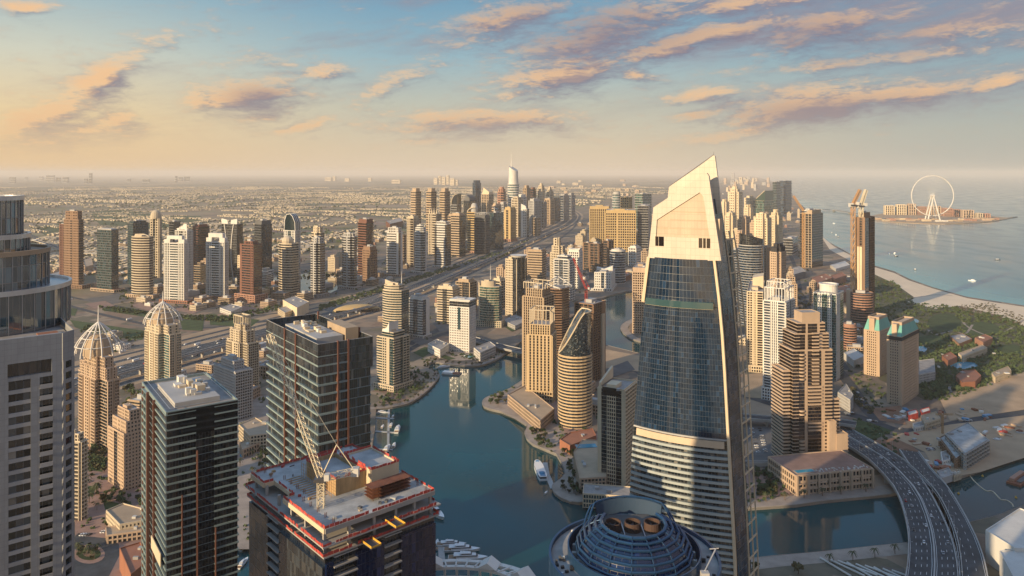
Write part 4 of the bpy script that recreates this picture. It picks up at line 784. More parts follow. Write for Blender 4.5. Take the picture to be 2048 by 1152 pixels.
t = T('cream stepped tower with a tall square top and a pointed turret', 1098, 1124, 1136, 590, 507, 30, 'cream', 'g_brown', 'grid', 'grid', shape='cross', tiers=[(.8, .8, 493, 'grid'), (.4, .5, 478, 'grid', (-.1, 0))], units=0); dome(t, 4, t['zt'] * .8, 22, 'cream', 'turret', 8)
t = T('white and blue balconied tower in front of the cream stepped tower', 1109, 1137, 1148, 604, 520, 28, 'white', 'g_blue', [(1, 'balc'), (.8, 'curt'), (1, 'balc')], 'balc', tiers=[(.7, .7, 513, 'band')], units=2)
t = T('white slab with a flared roof edge right of the white and blue tower', 1137, 1158, 1165, 577, 504, 25, 'white', 'g_blue', 'grid', 'grid', tiers=[(.9, .9, 501, 'solid')]); panel(t, 'flared_roof', 'white', [(-t['a'] * .5, t['zt'] + 1), (t['a'] * .5, t['zt'] + 1), (t['a'] * .58, t['zt'] + 6), (0, t['zt'] + 2.5), (-t['a'] * .58, t['zt'] + 4)], -t['b'] * .4, t['b'] * .4)
# --- marina, south bank --------------------------------------------------------------------
t = T('brown tower topped by a white tilted skeleton frame', 1092, 1118, 1143, 715, 580, 40, 'brown', 'g_brown', 'bandt', 'band', shape='oct', units=1); a, b, z1 = t['a'], t['b'], t['z1']
m = MB(); q = [(-a * .55, -b * .5, z1 + 8), (a * .55, -b * .5, z1 + 3), (a * .55, b * .5, z1 + 3), (-a * .55, b * .5, z1 + 16)]
for i in range(4):
    m.tube(q[i], q[(i + 1) % 4], .8, n=4); m.tube((q[i][0] * .9, q[i][1] * .9, z1), q[i], .6, n=4)
for i in range(1, 8):
    f = i / 8; p0 = Vector(q[0]).lerp(Vector(q[1]), f); p1 = Vector(q[3]).lerp(Vector(q[2]), f); m.tube(p0, p1, .35, n=4)
m.build('tilted_frame', 'white', t['root'])
t = T('brown tower with tall cream columns and a dark stepped top, behind the cream column tower', 1046, 1086, 1106, 780, 596, 30, 'tan', 'g_brown', 'pier', 'balc', tiers=[(.8, .8, 580, 'pier')], units=2); crown_frame(t, t['zt'], t['zt'] + 9, 'cream', 4, .6)
t = T('golden cream tower with full-height columns and an open pergola crown, beside the chisel-topped tower', 1055, 1103, 1113, 805, 672, 14, 'goldcream', 'g_brown', 'pierw', [(1, 'balc'), (.5, 'solid')], tiers=[(.85, .85, 652, 'pier')], units=0, pod=(1.12, 14), key='M13'); crown_frame(t, t['zt'], t['ztf'](622), 'cream', 5, .6, .85)
t = T('brown unfinished tower with a pale side strip, carrying a red crane', 1150, 1186, 1211, 764, 610, 35, 'brown', 'g_dark', 'open', [(2, 'open'), (1, 'solid')], name='unfinished_tower', units=3, key='M15')
part_box(t, 'lift_core', 'cream', t['a'] * .5, t['b'] * .1, 0, t['a'] * .5 + 3, t['b'] * .3, t['z1'] * .85)
t = T('rounded golden tower with a slanted glass roof cut like a chisel', 1116, None, 1184, 858, 716, 22, 'goldcream', 'g_bronze', 'band', shape='cyl', units=0, key='M14', pod=None, fl=3.8); a, z1, ztf = t['a'], t['z1'], t['ztf']
th = t['th']; r = a * .5
def chisel():
    m, gl = MB(), MB(); n = 24; top = lambda x: lerp(ztf(712), ztf(628), max(0, min(1, (x / r + .95) / 1.35)))
    R = .97 * r; P = [(R * math.cos(2 * math.pi * i / n), R * math.sin(2 * math.pi * i / n)) for i in range(n)]
    for i in range(n):
        p, q = P[i], P[(i + 1) % n]; zp, zq = max(z1 + .1, top(p[0])), max(z1 + .1, top(q[0]))
        m.face([(p[0], p[1], z1), (q[0], q[1], z1), (q[0], q[1], zq), (p[0], p[1], zp)], [(i * 3, 0), (i * 3 + 3, 0), (i * 3 + 3, zq / 3.6), (i * 3, zp / 3.6)])
    gl.face([(x, y, max(z1 + .1, top(x)) + .05) for x, y in P], [(x / 3, y / 3) for x, y in P])
    m.build('crown_glazing', 'g_tow', t['root'], rz=th * 1.0); gl.build('slanted_skylight', 'g_bronze', t['root'], rz=th)
    e = MB(); e.path([(x, y, max(z1 + .1, top(x)) + .3) for x, y in P], .9, 4, True); e.build('skylight_edge', 'hcream', t['root'], rz=th)
chisel()
t = T('cream and dark striped tower with a tall pale roof fin beside the pool terrace', 1198, 1248, 1271, 984, 782, 28, 'hcream', 'g_dark', [(.7, 'solid'), (1.6, 'curt'), (2.6, 'cgrid'), (1.6, 'curt'), (.7, 'solid')], 'balc', key='M16', units=4, par=1.5); a, b, z1 = t['a'], t['b'], t['z1']
panel_y(t, 'roof_fin', 'hcream', [(-b * .5, z1 + 1.6), (b * .5, z1 + 1.6), (b * .5, z1 + 13), (-b * .5, z1 + 5)], -a * .5, -a * .42)
m = MB(); m.box(-a * .36, -b / 2 - .5, z1 - 6, a * .36, -b / 2 + .2, z1 + 1.4); m.build('top_glass_band', 'g_dark', t['root'])
# --- south bank and beach side ------------------------------------------------------------
T('cream twin-topped beach tower cluster at the back, the tallest', 1453, 1474, 1488, 440, 384, 45, 'hcream', 'g_res', 'punch', 'punch', shape='cross', tiers=[(.6, .6, 378, 'punch'), (.35, .35, 373, 'solid')], units=0)
T('narrow cream beach tower behind the slanted glass block', 1489, 1499, 1511, 436, 396, 45, 'hcream', 'g_res', 'punch', 'punch', tiers=[(.6, .6, 392, 'solid')], units=0)
T('cream beach tower with a stepped top just right of the sail-topped tower', 1447, 1462, 1476, 500, 432, 45, 'hcream', 'g_res', 'punch', 'punch', shape='cross', tiers=[(.7, .7, 426, 'punch')], units=1)
T('dull beige beach tower between the stepped cream towers', 1472, 1488, 1506, 497, 440, 45, 'sandst', 'g_res', 'punch', 'punch', shape='cross', tiers=[(.8, .8, 434, 'punch')], units=1)
T('broad bright cream beach tower with several stepped shoulders', 1505, 1531, 1546, 530, 437, 42, 'hcream', 'g_res', 'punch', 'punch', shape='cross', tiers=[(.75, .75, 428, 'punch')], units=1)
T('bright cream beach tower with the highest stepped top, right of the broad one', 1536, 1554, 1568, 520, 432, 42, 'hcream', 'g_res', 'punch', 'punch', shape='cross', tiers=[(.7, .7, 426, 'punch'), (.4, .4, 420, 'solid')], units=0)
T('plain cream beach tower tucked behind the tallest cluster', 1440, 1450, 1460, 455, 404, 45, 'hcream', 'g_res', 'punch', 'punch', shape='cross', tiers=[(.6, .6, 399, 'punch')], units=0)
T('cream beach tower with a notched top, in front of the narrow one', 1486, 1499, 1508, 470, 416, 45, 'hcream', 'g_res', 'punch', 'punch', shape='cross', tiers=[(.7, .7, 410, 'punch')], units=0)
T('beige beach slab behind the broad bright cream tower', 1500, 1510, 1519, 500, 446, 45, 'sandst', 'g_res', 'punch', 'grid', units=0, tiers=[(.7, .7, 441, 'punch')])
T('dull cream beach tower in the row under the slanted glass block', 1520, 1534, 1543, 470, 430, 45, 'sandst', 'g_res', 'punch', 'punch', units=0, tiers=[(.6, .6, 425, 'punch')])
T('dark glass office behind the curved blue tower', 1462, 1474, 1484, 600, 500, 42, 'grey', 'g_blue', 'bandt', 'bandt', units=1)
T('cream tower seen through the lattice edge of the sail-topped tower', 1468, 1482, 1492, 545, 470, 45, 'sandst', 'g_res', 'punch', 'punch', shape='cross', units=0, tiers=[(.7, .7, 462, 'punch')])
t = T('wide glass block with a long slanted roofline', 1507, 1528, 1548, 438, 402, 55, 'cream', 'g_green', 'curt', 'curt', units=0); a, b, z1 = t['a'], t['b'], t['z1']
panel(t, 'slanted_top', 'g_green', [(-a * .5, z1 + 1), (a * .5, z1 + 1), (a * .5, z1 + 66), (-a * .5, z1 + 1.5)], -b * .4, b * .45); m = MB(); m.tube((-a * .5, -b * .42, z1 + 2), (a * .5, -b * .42, z1 + 67), 3, n=4); m.build('roof_edge', 'cream', t['root'])
T('dark blue twin tower with construction on its roof, the bigger one by the sea', 1559, 1571, 1583, 428, 362, 45, 'steelblue', 'g_blue', 'bandt', 'bandt', units=3)
T('dark teal glass twin tower joined beside the dark blue one by the sea', 1545, 1553, 1561, 430, 364, 45, 'grey', 'g_teal', 'curt', 'curt', units=3)
T('low grey slab block below the cream beach towers', 1567, 1585, 1600, 510, 478, 30, 'grey', 'g_dark', 'bandt', 'bandt', units=3)
t = T('curved blue glass tower with a slanted dark roof screen', 1478, None, 1527, 652, 492, 40, 'lgrey', 'g_blue', 'bandt', shape='cyl', units=0, key='R9'); a, z1, ztf = t['a'], t['z1'], t['ztf']
m = MB(); n = 22; Pq = t['P']
for i in range(n):
    p, q = Pq[i], Pq[(i + 1) % n]; f = lambda x: lerp(ztf(468), ztf(480), (x / a + .5))
    m.face([(p[0] * .97, p[1] * .97, z1), (q[0] * .97, q[1] * .97, z1), (q[0] * .97, q[1] * .97, f(q[0])), (p[0] * .97, p[1] * .97, f(p[0]))], [(i * 2, 0), (i * 2 + 2, 0), (i * 2 + 2, 5), (i * 2, 5)])
m.build('roof_screen', 'g_dark', t['root'], rz=t['th'])
T('cream beach tower with a black stepped top', 1536, 1558, 1576, 690, 506, 42, 'sandst', 'g_dark', 'punch', 'punch', shape='cross', units=0, key='R10', housing=False)
t = TW['R10']; m = MB(); z1 = t['z1']; q = t['P']; m.hexa([(x * .9, y * .9) for x, y in q], z1 + .1, z1 + 9); m.hexa([(x * .6, y * .6) for x, y in q], z1 + 9.1, z1 + 15); m.build('black_crown', 'black', t['root'])
T('beige ribbed block squeezed between the curved blue tower and the black-topped tower', 1524, 1533, 1541, 640, 496, 42, 'sandst', 'g_brown', 'pier', 'pier', units=1)
t = T('bright cream slab with a raised flat roof screen beside the white and blue striped tower', 1494, 1526, 1530, 744, 585, 20, 'hcream', 'g_brown', [(1, 'grid'), (.7, 'pier'), (1, 'balc')], 'punch', units=2, pod=(1.1, 9)); panel(t, 'roof_screen', 'hcream', [(-t['a'] * .2, t['z1'] + 1), (t['a'] * .5, t['z1'] + 1), (t['a'] * .5, t['ztf'](558)), (-t['a'] * .2, t['ztf'](563))], -t['b'] * .2, t['b'] * .1)
t = T('white and blue striped tower with an open white roof frame', 1528, 1570, 1588, 806, 605, 38, 'white', 'g_blue', [(1, 'balc'), (1, 'pier'), (1, 'balc')], [(1, 'balc'), (.6, 'curt'), (1, 'balc')], units=3, key='R2', pod=(1.15, 16)); crown_frame(t, t['z1'], t['ztf'](578), 'white', 7, .5); crown_frame(t, t['ztf'](578), t['ztf'](566), 'white', 5, .5, .8)
t = T('white tower with green glass strips and a round drum top', 1627, 1672, 1687, 762, 590, 38, 'white', 'g_green', [(1, 'curt'), (1, 'grid'), (1.4, 'curt'), (1, 'grid'), (1, 'curt')], [(1, 'grid'), (1, 'curt')], units=0, key='R4')
m = MB(); a, b, z1 = t['a'], t['b'], t['z1']; m.lathe([(a * .4, z1), (a * .4, z1 + 11), (a * .44, z1 + 11), (a * .44, z1 + 13), (a * .36, z1 + 13), (a * .36, z1 + 11.5), (0, z1 + 11.5)], 20); m.build('drum', 'white', t['root'])
t = T('round brown hotel tower with a black top band', 1701, None, 1744, 645, 588, 30, 'pink', 'g_dark', 'band', shape='cyl', units=2, key='R5'); m = MB(); m.lathe([(t['a'] * .51, t['z1'] - 9), (t['a'] * .51, t['z1'] + 1.6)], 22); m.build('black_band', 'black', t['root'])
part_box(t, 'blank_wall', 'sandst', -t['a'] * .62, -t['a'] * .25, 0, -t['a'] * .35, t['a'] * .3, t['z1'] + 5)
T('small round brown tower below the round brown hotel tower', 1686, None, 1712, 700, 655, 30, 'pink', 'g_dark', 'band', shape='cyl', units=1, tiers=[(.9, .9, 650, 'solid')])
T('slim unfinished brown tower clad in plywood and scaffolding, the tall one by the beach', 1711, 1730, 1748, 642, 436, 42, 'brown', 'g_dark', [(1, 'solid'), (1, 'open'), (.6, 'solid')], [(1, 'curt'), (1, 'open')], tiers=[(.5, .6, 427, 'solid')], units=2, key='R7', name='unfinished_tower')
t = TW['R7']; part_box(t, 'pale_screen', 'hcream', -t['a'] * .3, -t['b'] / 2 - 1.6, 0, t['a'] * .2, -t['b'] / 2 - .9, t['z1'] * .72)
t = T('unfinished tower with a golden scaffold front and black glass sides, by the beach road', 1600, 1624, 1646, 536, 428, 45, 'tan', 'g_dark', [(1, 'curt'), (.4, 'solid'), (1.8, 'open')], 'curt', tiers=[(.8, .8, 421, 'solid')], units=2, key='R8', name='unfinished_tower')
for lab, x0, xc, x1, yb, yt in (('cream hotel twin with a green mansard roof, the rear one beside the round fountain court', 1728, 1759, 1782, 754, 664), ('cream hotel twin with a green mansard roof, the front one with a black window band', 1774, 1803, 1837, 812, 676)):
    t = T(lab, x0, xc, x1, yb, yt, 45, 'sandst', 'g_dark', [(.6, 'solid'), (3, 'punch'), (.6, 'solid')], [(.5, 'solid'), (3, 'punch'), (.5, 'solid')], units=0, key='TW' + str(x0), name='hotel_tower', bay=2.2, group='twin hotel towers'); a, b, z1, zt_ = t['a'], t['b'], t['z1'], t['ztf'](yt - 22)
    m = MB(); lo = [(-a / 2, -b / 2), (a / 2, -b / 2), (a / 2, b / 2), (-a / 2, b / 2)]; hi = [(x * .72, y * .72) for x, y in lo]
    for i in range(4): p, q = lo[i], lo[(i + 1) % 4]; r0, r1 = hi[i], hi[(i + 1) % 4]; m.face([(p[0], p[1], z1 + 1.3), (q[0], q[1], z1 + 1.3), (r1[0], r1[1], zt_), (r0[0], r0[1], zt_)])
    m.face([(p[0], p[1], zt_) for p in hi]); m.build('mansard_roof', 'mint', t['root'])
    m = MB(); m.hexa([(x * .34, -b * .5 - .2) if y < 0 else (x * .34, b * .5 + .2) for x, y in lo], z1 + 1, zt_ + 2.5); m.build('gable', 'sandst', t['root'])
    m = MB(); o, i_ = hi, [(x * .9, y * .9) for x, y in hi]
    for k in range(4): m.hexa([o[k], o[(k + 1) % 4], i_[(k + 1) % 4], i_[k]], zt_ + .1, zt_ + 4)
    m.build('roof_parapet', 'sandst', t['root'])
t = TW['TW1774']; part_box(t, 'window_band', 'black', -t['a'] / 2 - .7, -t['b'] / 2 - .7, t['z1'] - 4, t['a'] / 2 + .7, t['b'] / 2 + .7, t['z1'] + .6)
# --- ornate towers on the near west bank -----------------------------------------------------
def ribs_dome(t, r, z0, h, n, mat='white'):
    for i in range(n):
        a_ = 2 * math.pi * i / n + .2; m = MB()
        m.path([(r * (1 - (k / 7) ** 1.9) * math.cos(a_), r * (1 - (k / 7) ** 1.9) * math.sin(a_), z0 + h * k / 7) for k in range(8)], .7, 5); m.build('dome_rib', mat, t['root'])
    m = MB()
    for f in (.3, .55, .75): m.path([(r * (1 - f ** 1.9) * math.cos(2 * math.pi * i / 16), r * (1 - f ** 1.9) * math.sin(2 * math.pi * i / 16), z0 + h * f) for i in range(16)], .5, 4, True)
    m.build('ring_rail', mat, t['root'])
    dome(t, r * .62, z0, h * .62, 'tan', 'inner_dome', 14); mast(t, 0, 0, z0 + h * .9, z0 + h * 1.5, 1.0, 'white', 'spire')
STY['ornate'] = (.40, 1.2, 5.2, 1.5); STY['ornb'] = (.30, 1.5, 3.2, .6)
t = T('tan ornate tower with a ribbed open dome, beside the grey stone tower with glass drums', 148, 205, 247, 908, 765, 38, 'sandst', 'g_res', [(1, 'ornb'), (.5, 'solid'), (1, 'ornate'), (.5, 'solid'), (1, 'ornb')], [(1, 'ornb'), (.4, 'solid'), (1, 'ornb')], shape='cross', tiers=[(.86, .86, 742, 'ornate'), (.72, .72, 722, 'grid')], units=0, fl=3.4); ribs_dome(t, t['a'] * .34, t['zt'], t['ztf'](655) - t['zt'], 14)
t = T('ornate tower with a ribbed open dome and bright lit front, in front of the motorway', 281, 329, 371, 800, 672, 40, 'cream', 'g_sea', [(1, 'ornb'), (.5, 'solid'), (1, 'ornate'), (.5, 'solid'), (1, 'ornb')], [(1, 'ornb'), (.4, 'solid'), (1, 'ornb')], shape='cross', tiers=[(.85, .85, 655, 'ornate')], units=0, fl=3.4); ribs_dome(t, t['a'] * .33, t['zt'], t['ztf'](612) - t['zt'], 14)
t = T('cream terraced tower with a columned lantern top, standing beside the motorway', 446, 487, 524, 792, 690, 40, 'cream', 'g_brown', [(1, 'ornb'), (.5, 'solid'), (1, 'ornate')], 'ornb', shape='cross', tiers=[(.75, .75, 666, 'ornate'), (.5, .5, 656, 'grid')], units=0, fl=3.4); crown_frame(t, t['zt'], t['ztf'](638), 'cream', 4, .9, .42)
T('grey terraced block with a square roof well, below the columned lantern tower', 428, 470, 503, 842, 745, 42, 'lgrey', 'g_dark', 'punch', 'ornb', tiers=[(.6, .6, 728, 'punch')], units=2, fl=3.4)
T('sandy stepped block with window columns at the garden roundabout', 217, 248, 284, 984, 870, 40, 'sandst', 'g_dark', [(1, 'punch'), (.6, 'curt'), (1, 'punch')], 'punch', tiers=[(.85, .85, 846, 'punch', (.06, .06)), (.7, .6, 826, 'grid', (.12, .12))], units=3, fl=3.4)
T('pale balconied slab half hidden behind the grey stone tower', 120, 160, 172, 1042, 885, 12, 'cream', 'g_dark', 'balc', 'ornb', tiers=[(.8, .8, 870, 'grid')], units=1, fl=3.4)
# ------------------------------------------------------------------ low buildings: roof outline as seen, at height z
def low(label, px, z, w='cream', st='punch', g='g_dark', roof='roofg', units=3, name='low_building', cat='building', fl=3.8, par=.9, group=None, z0=0.0, housing=False):
    P = [G(x, y, z) for x, y in px]; ar = sum(P[i].x * P[(i + 1) % len(P)].y - P[(i + 1) % len(P)].x * P[i].y for i in range(len(P)))
    if ar < 0: P.reverse()
    c = sum(P, Vector((0, 0))) / len(P); P = [(p.x - c.x, p.y - c.y) for p in P]
    OCC.append((c.x, c.y, max(math.hypot(*p) for p in P))); root = empty(name, (c.x, c.y, 0), 0, label, cat, group); W, Gl, Rf = MB(), MB(), MB()
    seg(W, Gl, P, z0, z, [st] * len(P), fl, 1.8); cap(Rf, W, P, z, par)
    W.build('cladding', w, root); Gl.build('glazing', g, root); ro = Rf.build('roof', roof, root)
    if units: plant([(x * .8, y * .8) for x, y in P], z, ro, units, housing)
    return dict(root=root, P=P, z=z, roof=ro)
# ------------------------------------------------------------------ the nearest towers
# grey stone tower with glass drums (left edge)
def stone_tower():
    X, Y, TOP, FL = -131.5, 220.0, 251.0, 3.3
    root = empty('stone_tower', (X, Y, 0), rad(40), 'grey stone tower with stacked round glass drums stepping up from its roof terrace', 'tower')
    W = MB(); core = MB()
    core.face([(-60, .7, 0), (-3.3, .7, 0), (-3.3, .7, 240), (-60, .7, 240)], [(0, 0), (34, 0), (34, 72), (0, 72)]); core.build('glazing', 'g_tow', root)
    cols = [(-60, -56), (-51.5, -49.3), (-44.5, -42.3), (-37, -34.8), (-30, -27.4), (-22.9, -18.6), (-16.6, -16.58), (-11.2, -9.0), (-5.7, -3.4)]
    cols[6] = (-18.6, -16.6); cols[5] = (-23.4, -23.0)
    prev = None
    for a, b in sorted(cols): W.hexa([(a, 0), (b, 0), (b, 1.2), (a, 1.2)], 0, 240)
    # top belt with one wide dark opening
    W.hexa([(-60, 0), (-3.4, 0), (-3.4, 1.2), (-60, 1.2)], 245, TOP + 1.2); W.hexa([(-60, 0), (-16.8, 0), (-16.8, 1.2), (-60, 1.2)], 240, 245); W.hexa([(-6, 0), (-3.4, 0), (-3.4, 1.2), (-6, 1.2)], 240, 245)
    W.hexa([(-16.8, .05), (-6, .05), (-6, 1.2), (-16.8, 1.2)], 239.98, 241)
    W.build('stone_cladding', 'stonepanel', root)
    o = MB(); o.face([(-16.8, 1.15, 241), (-6, 1.15, 241), (-6, 1.15, 245), (-16.8, 1.15, 245)], [(0, 0), (8, 0), (8, 1), (0, 1)]); o.build('belt_opening', 'g_dark', root)
    # spandrels storey by storey
    bays = [(-23.0, -18.6), (-16.6, -11.2), (-30 + 2.6, -23.4), (-34.8, -30)]
    k = 0; z = 240 - FL
    while z > 166:
        for a, b in bays:
            s = MB(); s.hexa([(a + .01, .12), (b - .01, .12), (b - .01, 1.1), (a + .01, 1.1)], z - .5, z + .62); s.build('spandrel', 'lgrey', root)
            w = MB(); w.hexa([(a + .01, .5), (b - .01, .5), (b - .01, .66), (a + .01, .66)], z + .63, z + FL - .51)
            n = len(w.v) // 6; w.uv = [(( p[0] - a) / (b - a) * 3 + 17 * k, (p[2] - z) / FL * .98 + k) for p in w.v]
            w.build('window', 'g_tow' if (k % 5) else 'g_res', root); k += 1
        b_ = MB(); b_.hexa([(-9, -.35), (-5.7, -.35), (-5.7, .9), (-9, .9)], z - .15, z + .12); b_.hexa([(-9, -.35), (-5.7, -.35), (-5.7, -.22), (-9, -.22)], z + .13, z + 1.15); b_.build('balcony', 'lgrey', root)
        z -= FL
    W2, G2 = MB(), MB(); P = [(-3.4, 0), (0, 3.4), (0, 72), (-60, 72), (-60, 1.3), (-3.4, 1.3)]
    STY['chamf'] = (.36, .35, 3.9, 1.0); seg(W2, G2, [(-3.4, .02), (0, 3.4), (0, 72), (-3.4, 72)], 0, 244, ['chamf', 'chamf', 'chamf', None], FL); seg(W2, MB(), [(-3.4, .02), (0, 3.4), (0, 72), (-3.4, 72)], 244.02, TOP + 1.18, ['solid', 'solid', 'solid', None], 10)
    W2.build('chamfer_cladding', 'stonepanel', root); G2.build('chamfer_glazing', 'g_tow', root)
    d = MB(); d.face([(-60, 1.2, 249.8), (-.2, 3.6, 249.8), (-.2, 72, 249.8), (-60, 72, 249.8)]); ro = d.build('roof_terrace', 'roofg', root)
    m = MB(); m.box(-20, 2.2, 249.82, -8, 5.4, 249.95); m.build('terrace_lawn', 'grass', ro); m = MB(); m.box(-8, 3.2, 249.83, -2.6, 15, 250.3); m.build('terrace_deck', 'terra', ro); m = MB(); m.box(-17, 5.7, 249.83, -9, 9, 250.1); m.build('terrace_paving', 'roofw', ro)
    for i in range(5): m = MB(); x = -19 + i * 2.8; m.ball((x, 2.8 + (i % 2), 250.5), .8, n=7, k=5); m.build('shrub', 'leaf', ro)
    for i, (r, z0, z1, dx) in enumerate(((23.5, 249.9, 262.5, 0), (17.3, 262.5, 274.0, -.5), (11.8, 274.0, 279.0, -.8), (9.9, 279.0, 291.5, -1))):
        cx, cy = -18.5, 41.7
        g = MB(); g.lathe([(r, z0), (r, z1)], 40, cx, cy, un=1.7, vf=12.5 if i == 0 else 5); dr = g.build('glass_drum', 'g_mir', root)
        f = MB(); f.lathe([(r + .5, z1 - .6), (r + .5, z1 + .9), (r - .4, z1 + .9), (r - .4, z1), (0, z1)], 40, cx, cy); f.build('drum_rim', 'metal' if i != 1 else 'tan', dr)
        for q in range(40):
            t = 2 * math.pi * q / 40
            if -2.9 < math.atan2(math.sin(t), math.cos(t)) < .5:
                m = MB(); m.tube((cx + (r + .12) * math.cos(t), cy + (r + .12) * math.sin(t), z0), (cx + (r + .12) * math.cos(t), cy + (r + .12) * math.sin(t), z1), .13, n=4); m.build('mullion', 'lgrey', dr)
stone_tower()

# black tower with red-brown fins and pale balcony slabs (lower left)
t = T('black glass tower with pale balcony slabs and a white plant deck on its roof', 285, 333, 475, 1668, 830, 53.7, 'tealslab', 'g_dark', [(.10, 'curt'), (.2, 'balc'), (.25, 'curt'), (.45, 'bandt')], [(.40, 'bandt'), (.26, 'curt'), (.34, 'bandt')], units=0, split=True, key='A', fl=3.5, par=1.4, name='glass_tower', bay=1.3, housing=False)
a, b, z1 = t['a'], t['b'], t['z1']
for f in (.11, .31, .58): part_box(t, 'fin', 'rbrown', -a / 2 + a * f, -b / 2 - 1.3, 20, -a / 2 + a * f + 1.0, -b / 2 - .02, z1 + .8)
for f, q0, q1 in ((.41, .0, .9), (.67, .05, .7), (.2, .3, .8), (.85, .2, .55)): part_box(t, 'fin', 'rbrown', a / 2 + .02, -b / 2 + b * f, z1 * q0 + 20, a / 2 + .95, -b / 2 + b * f + .5, z1 * q1)
for zf in (.52, .66): part_box(t, 'side_panel', 'cream', a * .05, -b / 2 - 1.7, z1 * zf - 6, a * .42, -b / 2 - 1.35, z1 * zf)
part_box(t, 'crown_glass', 'g_dark', a / 2 - .1, -b / 2 + .4, z1 - 11, a / 2 + .5, b / 2, z1 + .9)
pd = part_box(t, 'plant_deck', 'lgrey', -a * .3, -b * .34, z1 + .1, a * .38, b * .3, z1 + 2.6); RND.seed(5)
for i in range(16):
    m = MB(); x, y = RND.uniform(-a * .28, a * .3), RND.uniform(-b * .3, b * .2); m.box(x, y, z1 + 2.62, x + RND.uniform(1.5, 5), y + RND.uniform(1.5, 4), z1 + RND.uniform(3.4, 6)); m.build('roof_unit', RND.choice(['roofw', 'lgrey', 'cream']), pd)
m = MB(); m.path([(-a * .46, -b * .44, z1 + 1.9), (a * .46, -b * .44, z1 + 1.9), (a * .46, b * .44, z1 + 1.9), (-a * .46, b * .44, z1 + 1.9)], .12, 4, True); m.build('cradle_rail', 'metal', t['root'])

STY['slab'] = (.17, 1.3, 0, 0)
# dark tower with red-brown fins and a recessed roof (behind the site)
t = T('dark glass tower with red-brown vertical fins and a glass screen round its sunken roof', 537, 638, 750, 1280, 712, 53, 'tealslab', 'g_tow', [(.38, 'slab'), (.24, 'slab'), (.38, 'slab')], [(.33, 'slab'), (.20, 'slab'), (.17, 'curt'), (.30, 'curt')], units=0, split=True, key='B', fl=6.2, name='glass_tower', dep=36, bay=1.4, par=.3, housing=False)
a, b, z1, zs = t['a'], t['b'], t['z1'], t['ztf'](688)
g = MB()
for p, q in (((-a / 2, -b / 2), (a / 2, -b / 2)), ((a / 2, -b / 2), (a / 2, b / 2)), ((a / 2, b / 2), (-a / 2, b / 2)), ((-a / 2, b / 2), (-a / 2, -b / 2))):
    p, q = Vector(p), Vector(q); tt = (q - p).normalized(); nn = Vector((tt.y, -tt.x)); L_ = (q - p).length
    for s, rev in ((1.2, 0), (.8, 1)):
        A, B = p + nn * s - tt * s, q + nn * s + tt * s; f = [(A.x, A.y, z1 - 12), (B.x, B.y, z1 - 12), (B.x, B.y, zs), (A.x, A.y, zs)]; uv = [(0, 0), (L_ / 2.4, 0), (L_ / 2.4, 4), (0, 4)]
        if rev: f.reverse(); uv.reverse()
        g.face(f, uv)
g.build('roof_screen', 'g_bronze', t['root'])
m = MB()
for p, q in (((-a / 2 - 1, -b / 2 - 1), (a / 2 + 1, -b / 2 - 1)), ((a / 2 + 1, -b / 2 - 1), (a / 2 + 1, b / 2 + 1)), ((a / 2 + 1, b / 2 + 1), (-a / 2 - 1, b / 2 + 1)), ((-a / 2 - 1, b / 2 + 1), (-a / 2 - 1, -b / 2 - 1))): m.tube((*p, zs), (*q, zs), .28, n=4)
m.build('screen_rail', 'lgrey', t['root'])
for f in (.39, .61): part_box(t, 'fin', 'rbrown', -a / 2 + a * f, -b / 2 - 1.9, 10, -a / 2 + a * f + 1.3, -b / 2 - .02, zs + .6)
for f in (.33, .53): part_box(t, 'fin', 'rbrown', a / 2 + .02, -b / 2 + b * f, 10, a / 2 + 1.9, -b / 2 + b * f + 1.1, zs + .6)
for x, y in ((-.1, .5), (.3, .5), (-.45, .5)): part_box(t, 'fin_top', 'rbrown', a * x, b * y, zs - 3, a * x + 1.2, b * y + 1.2, zs + 3)
for zf, x0_, x1_ in ((.55, .0, .2), (.3, -.42, -.3), (.1, -.5, -.2)): part_box(t, 'side_panel', 'cream', a * x0_, -b / 2 - 1.9, z1 * zf, a * x1_, -b / 2 - 1.55, z1 * zf + 1.6)
pd = part_box(t, 'plant_deck', 'lgrey', -a * .28, -b * .36, z1 + .1, a * .33, b * .16, z1 + 7.5); part_box(t, 'lift_housing', 'tan', a * .02, b * .2, z1 + .1, a * .34, b * .46, z1 + 12); RND.seed(8)
for i in range(14):
    m = MB(); x, y = RND.uniform(-a * .26, a * .2), RND.uniform(-b * .32, b * .05); m.box(x, y, z1 + 7.52, x + RND.uniform(1.5, 7), y + RND.uniform(1.5, 4), z1 + RND.uniform(8.4, 11)); m.build('roof_unit', RND.choice(['cream', 'roofw', 'hcream']), pd)

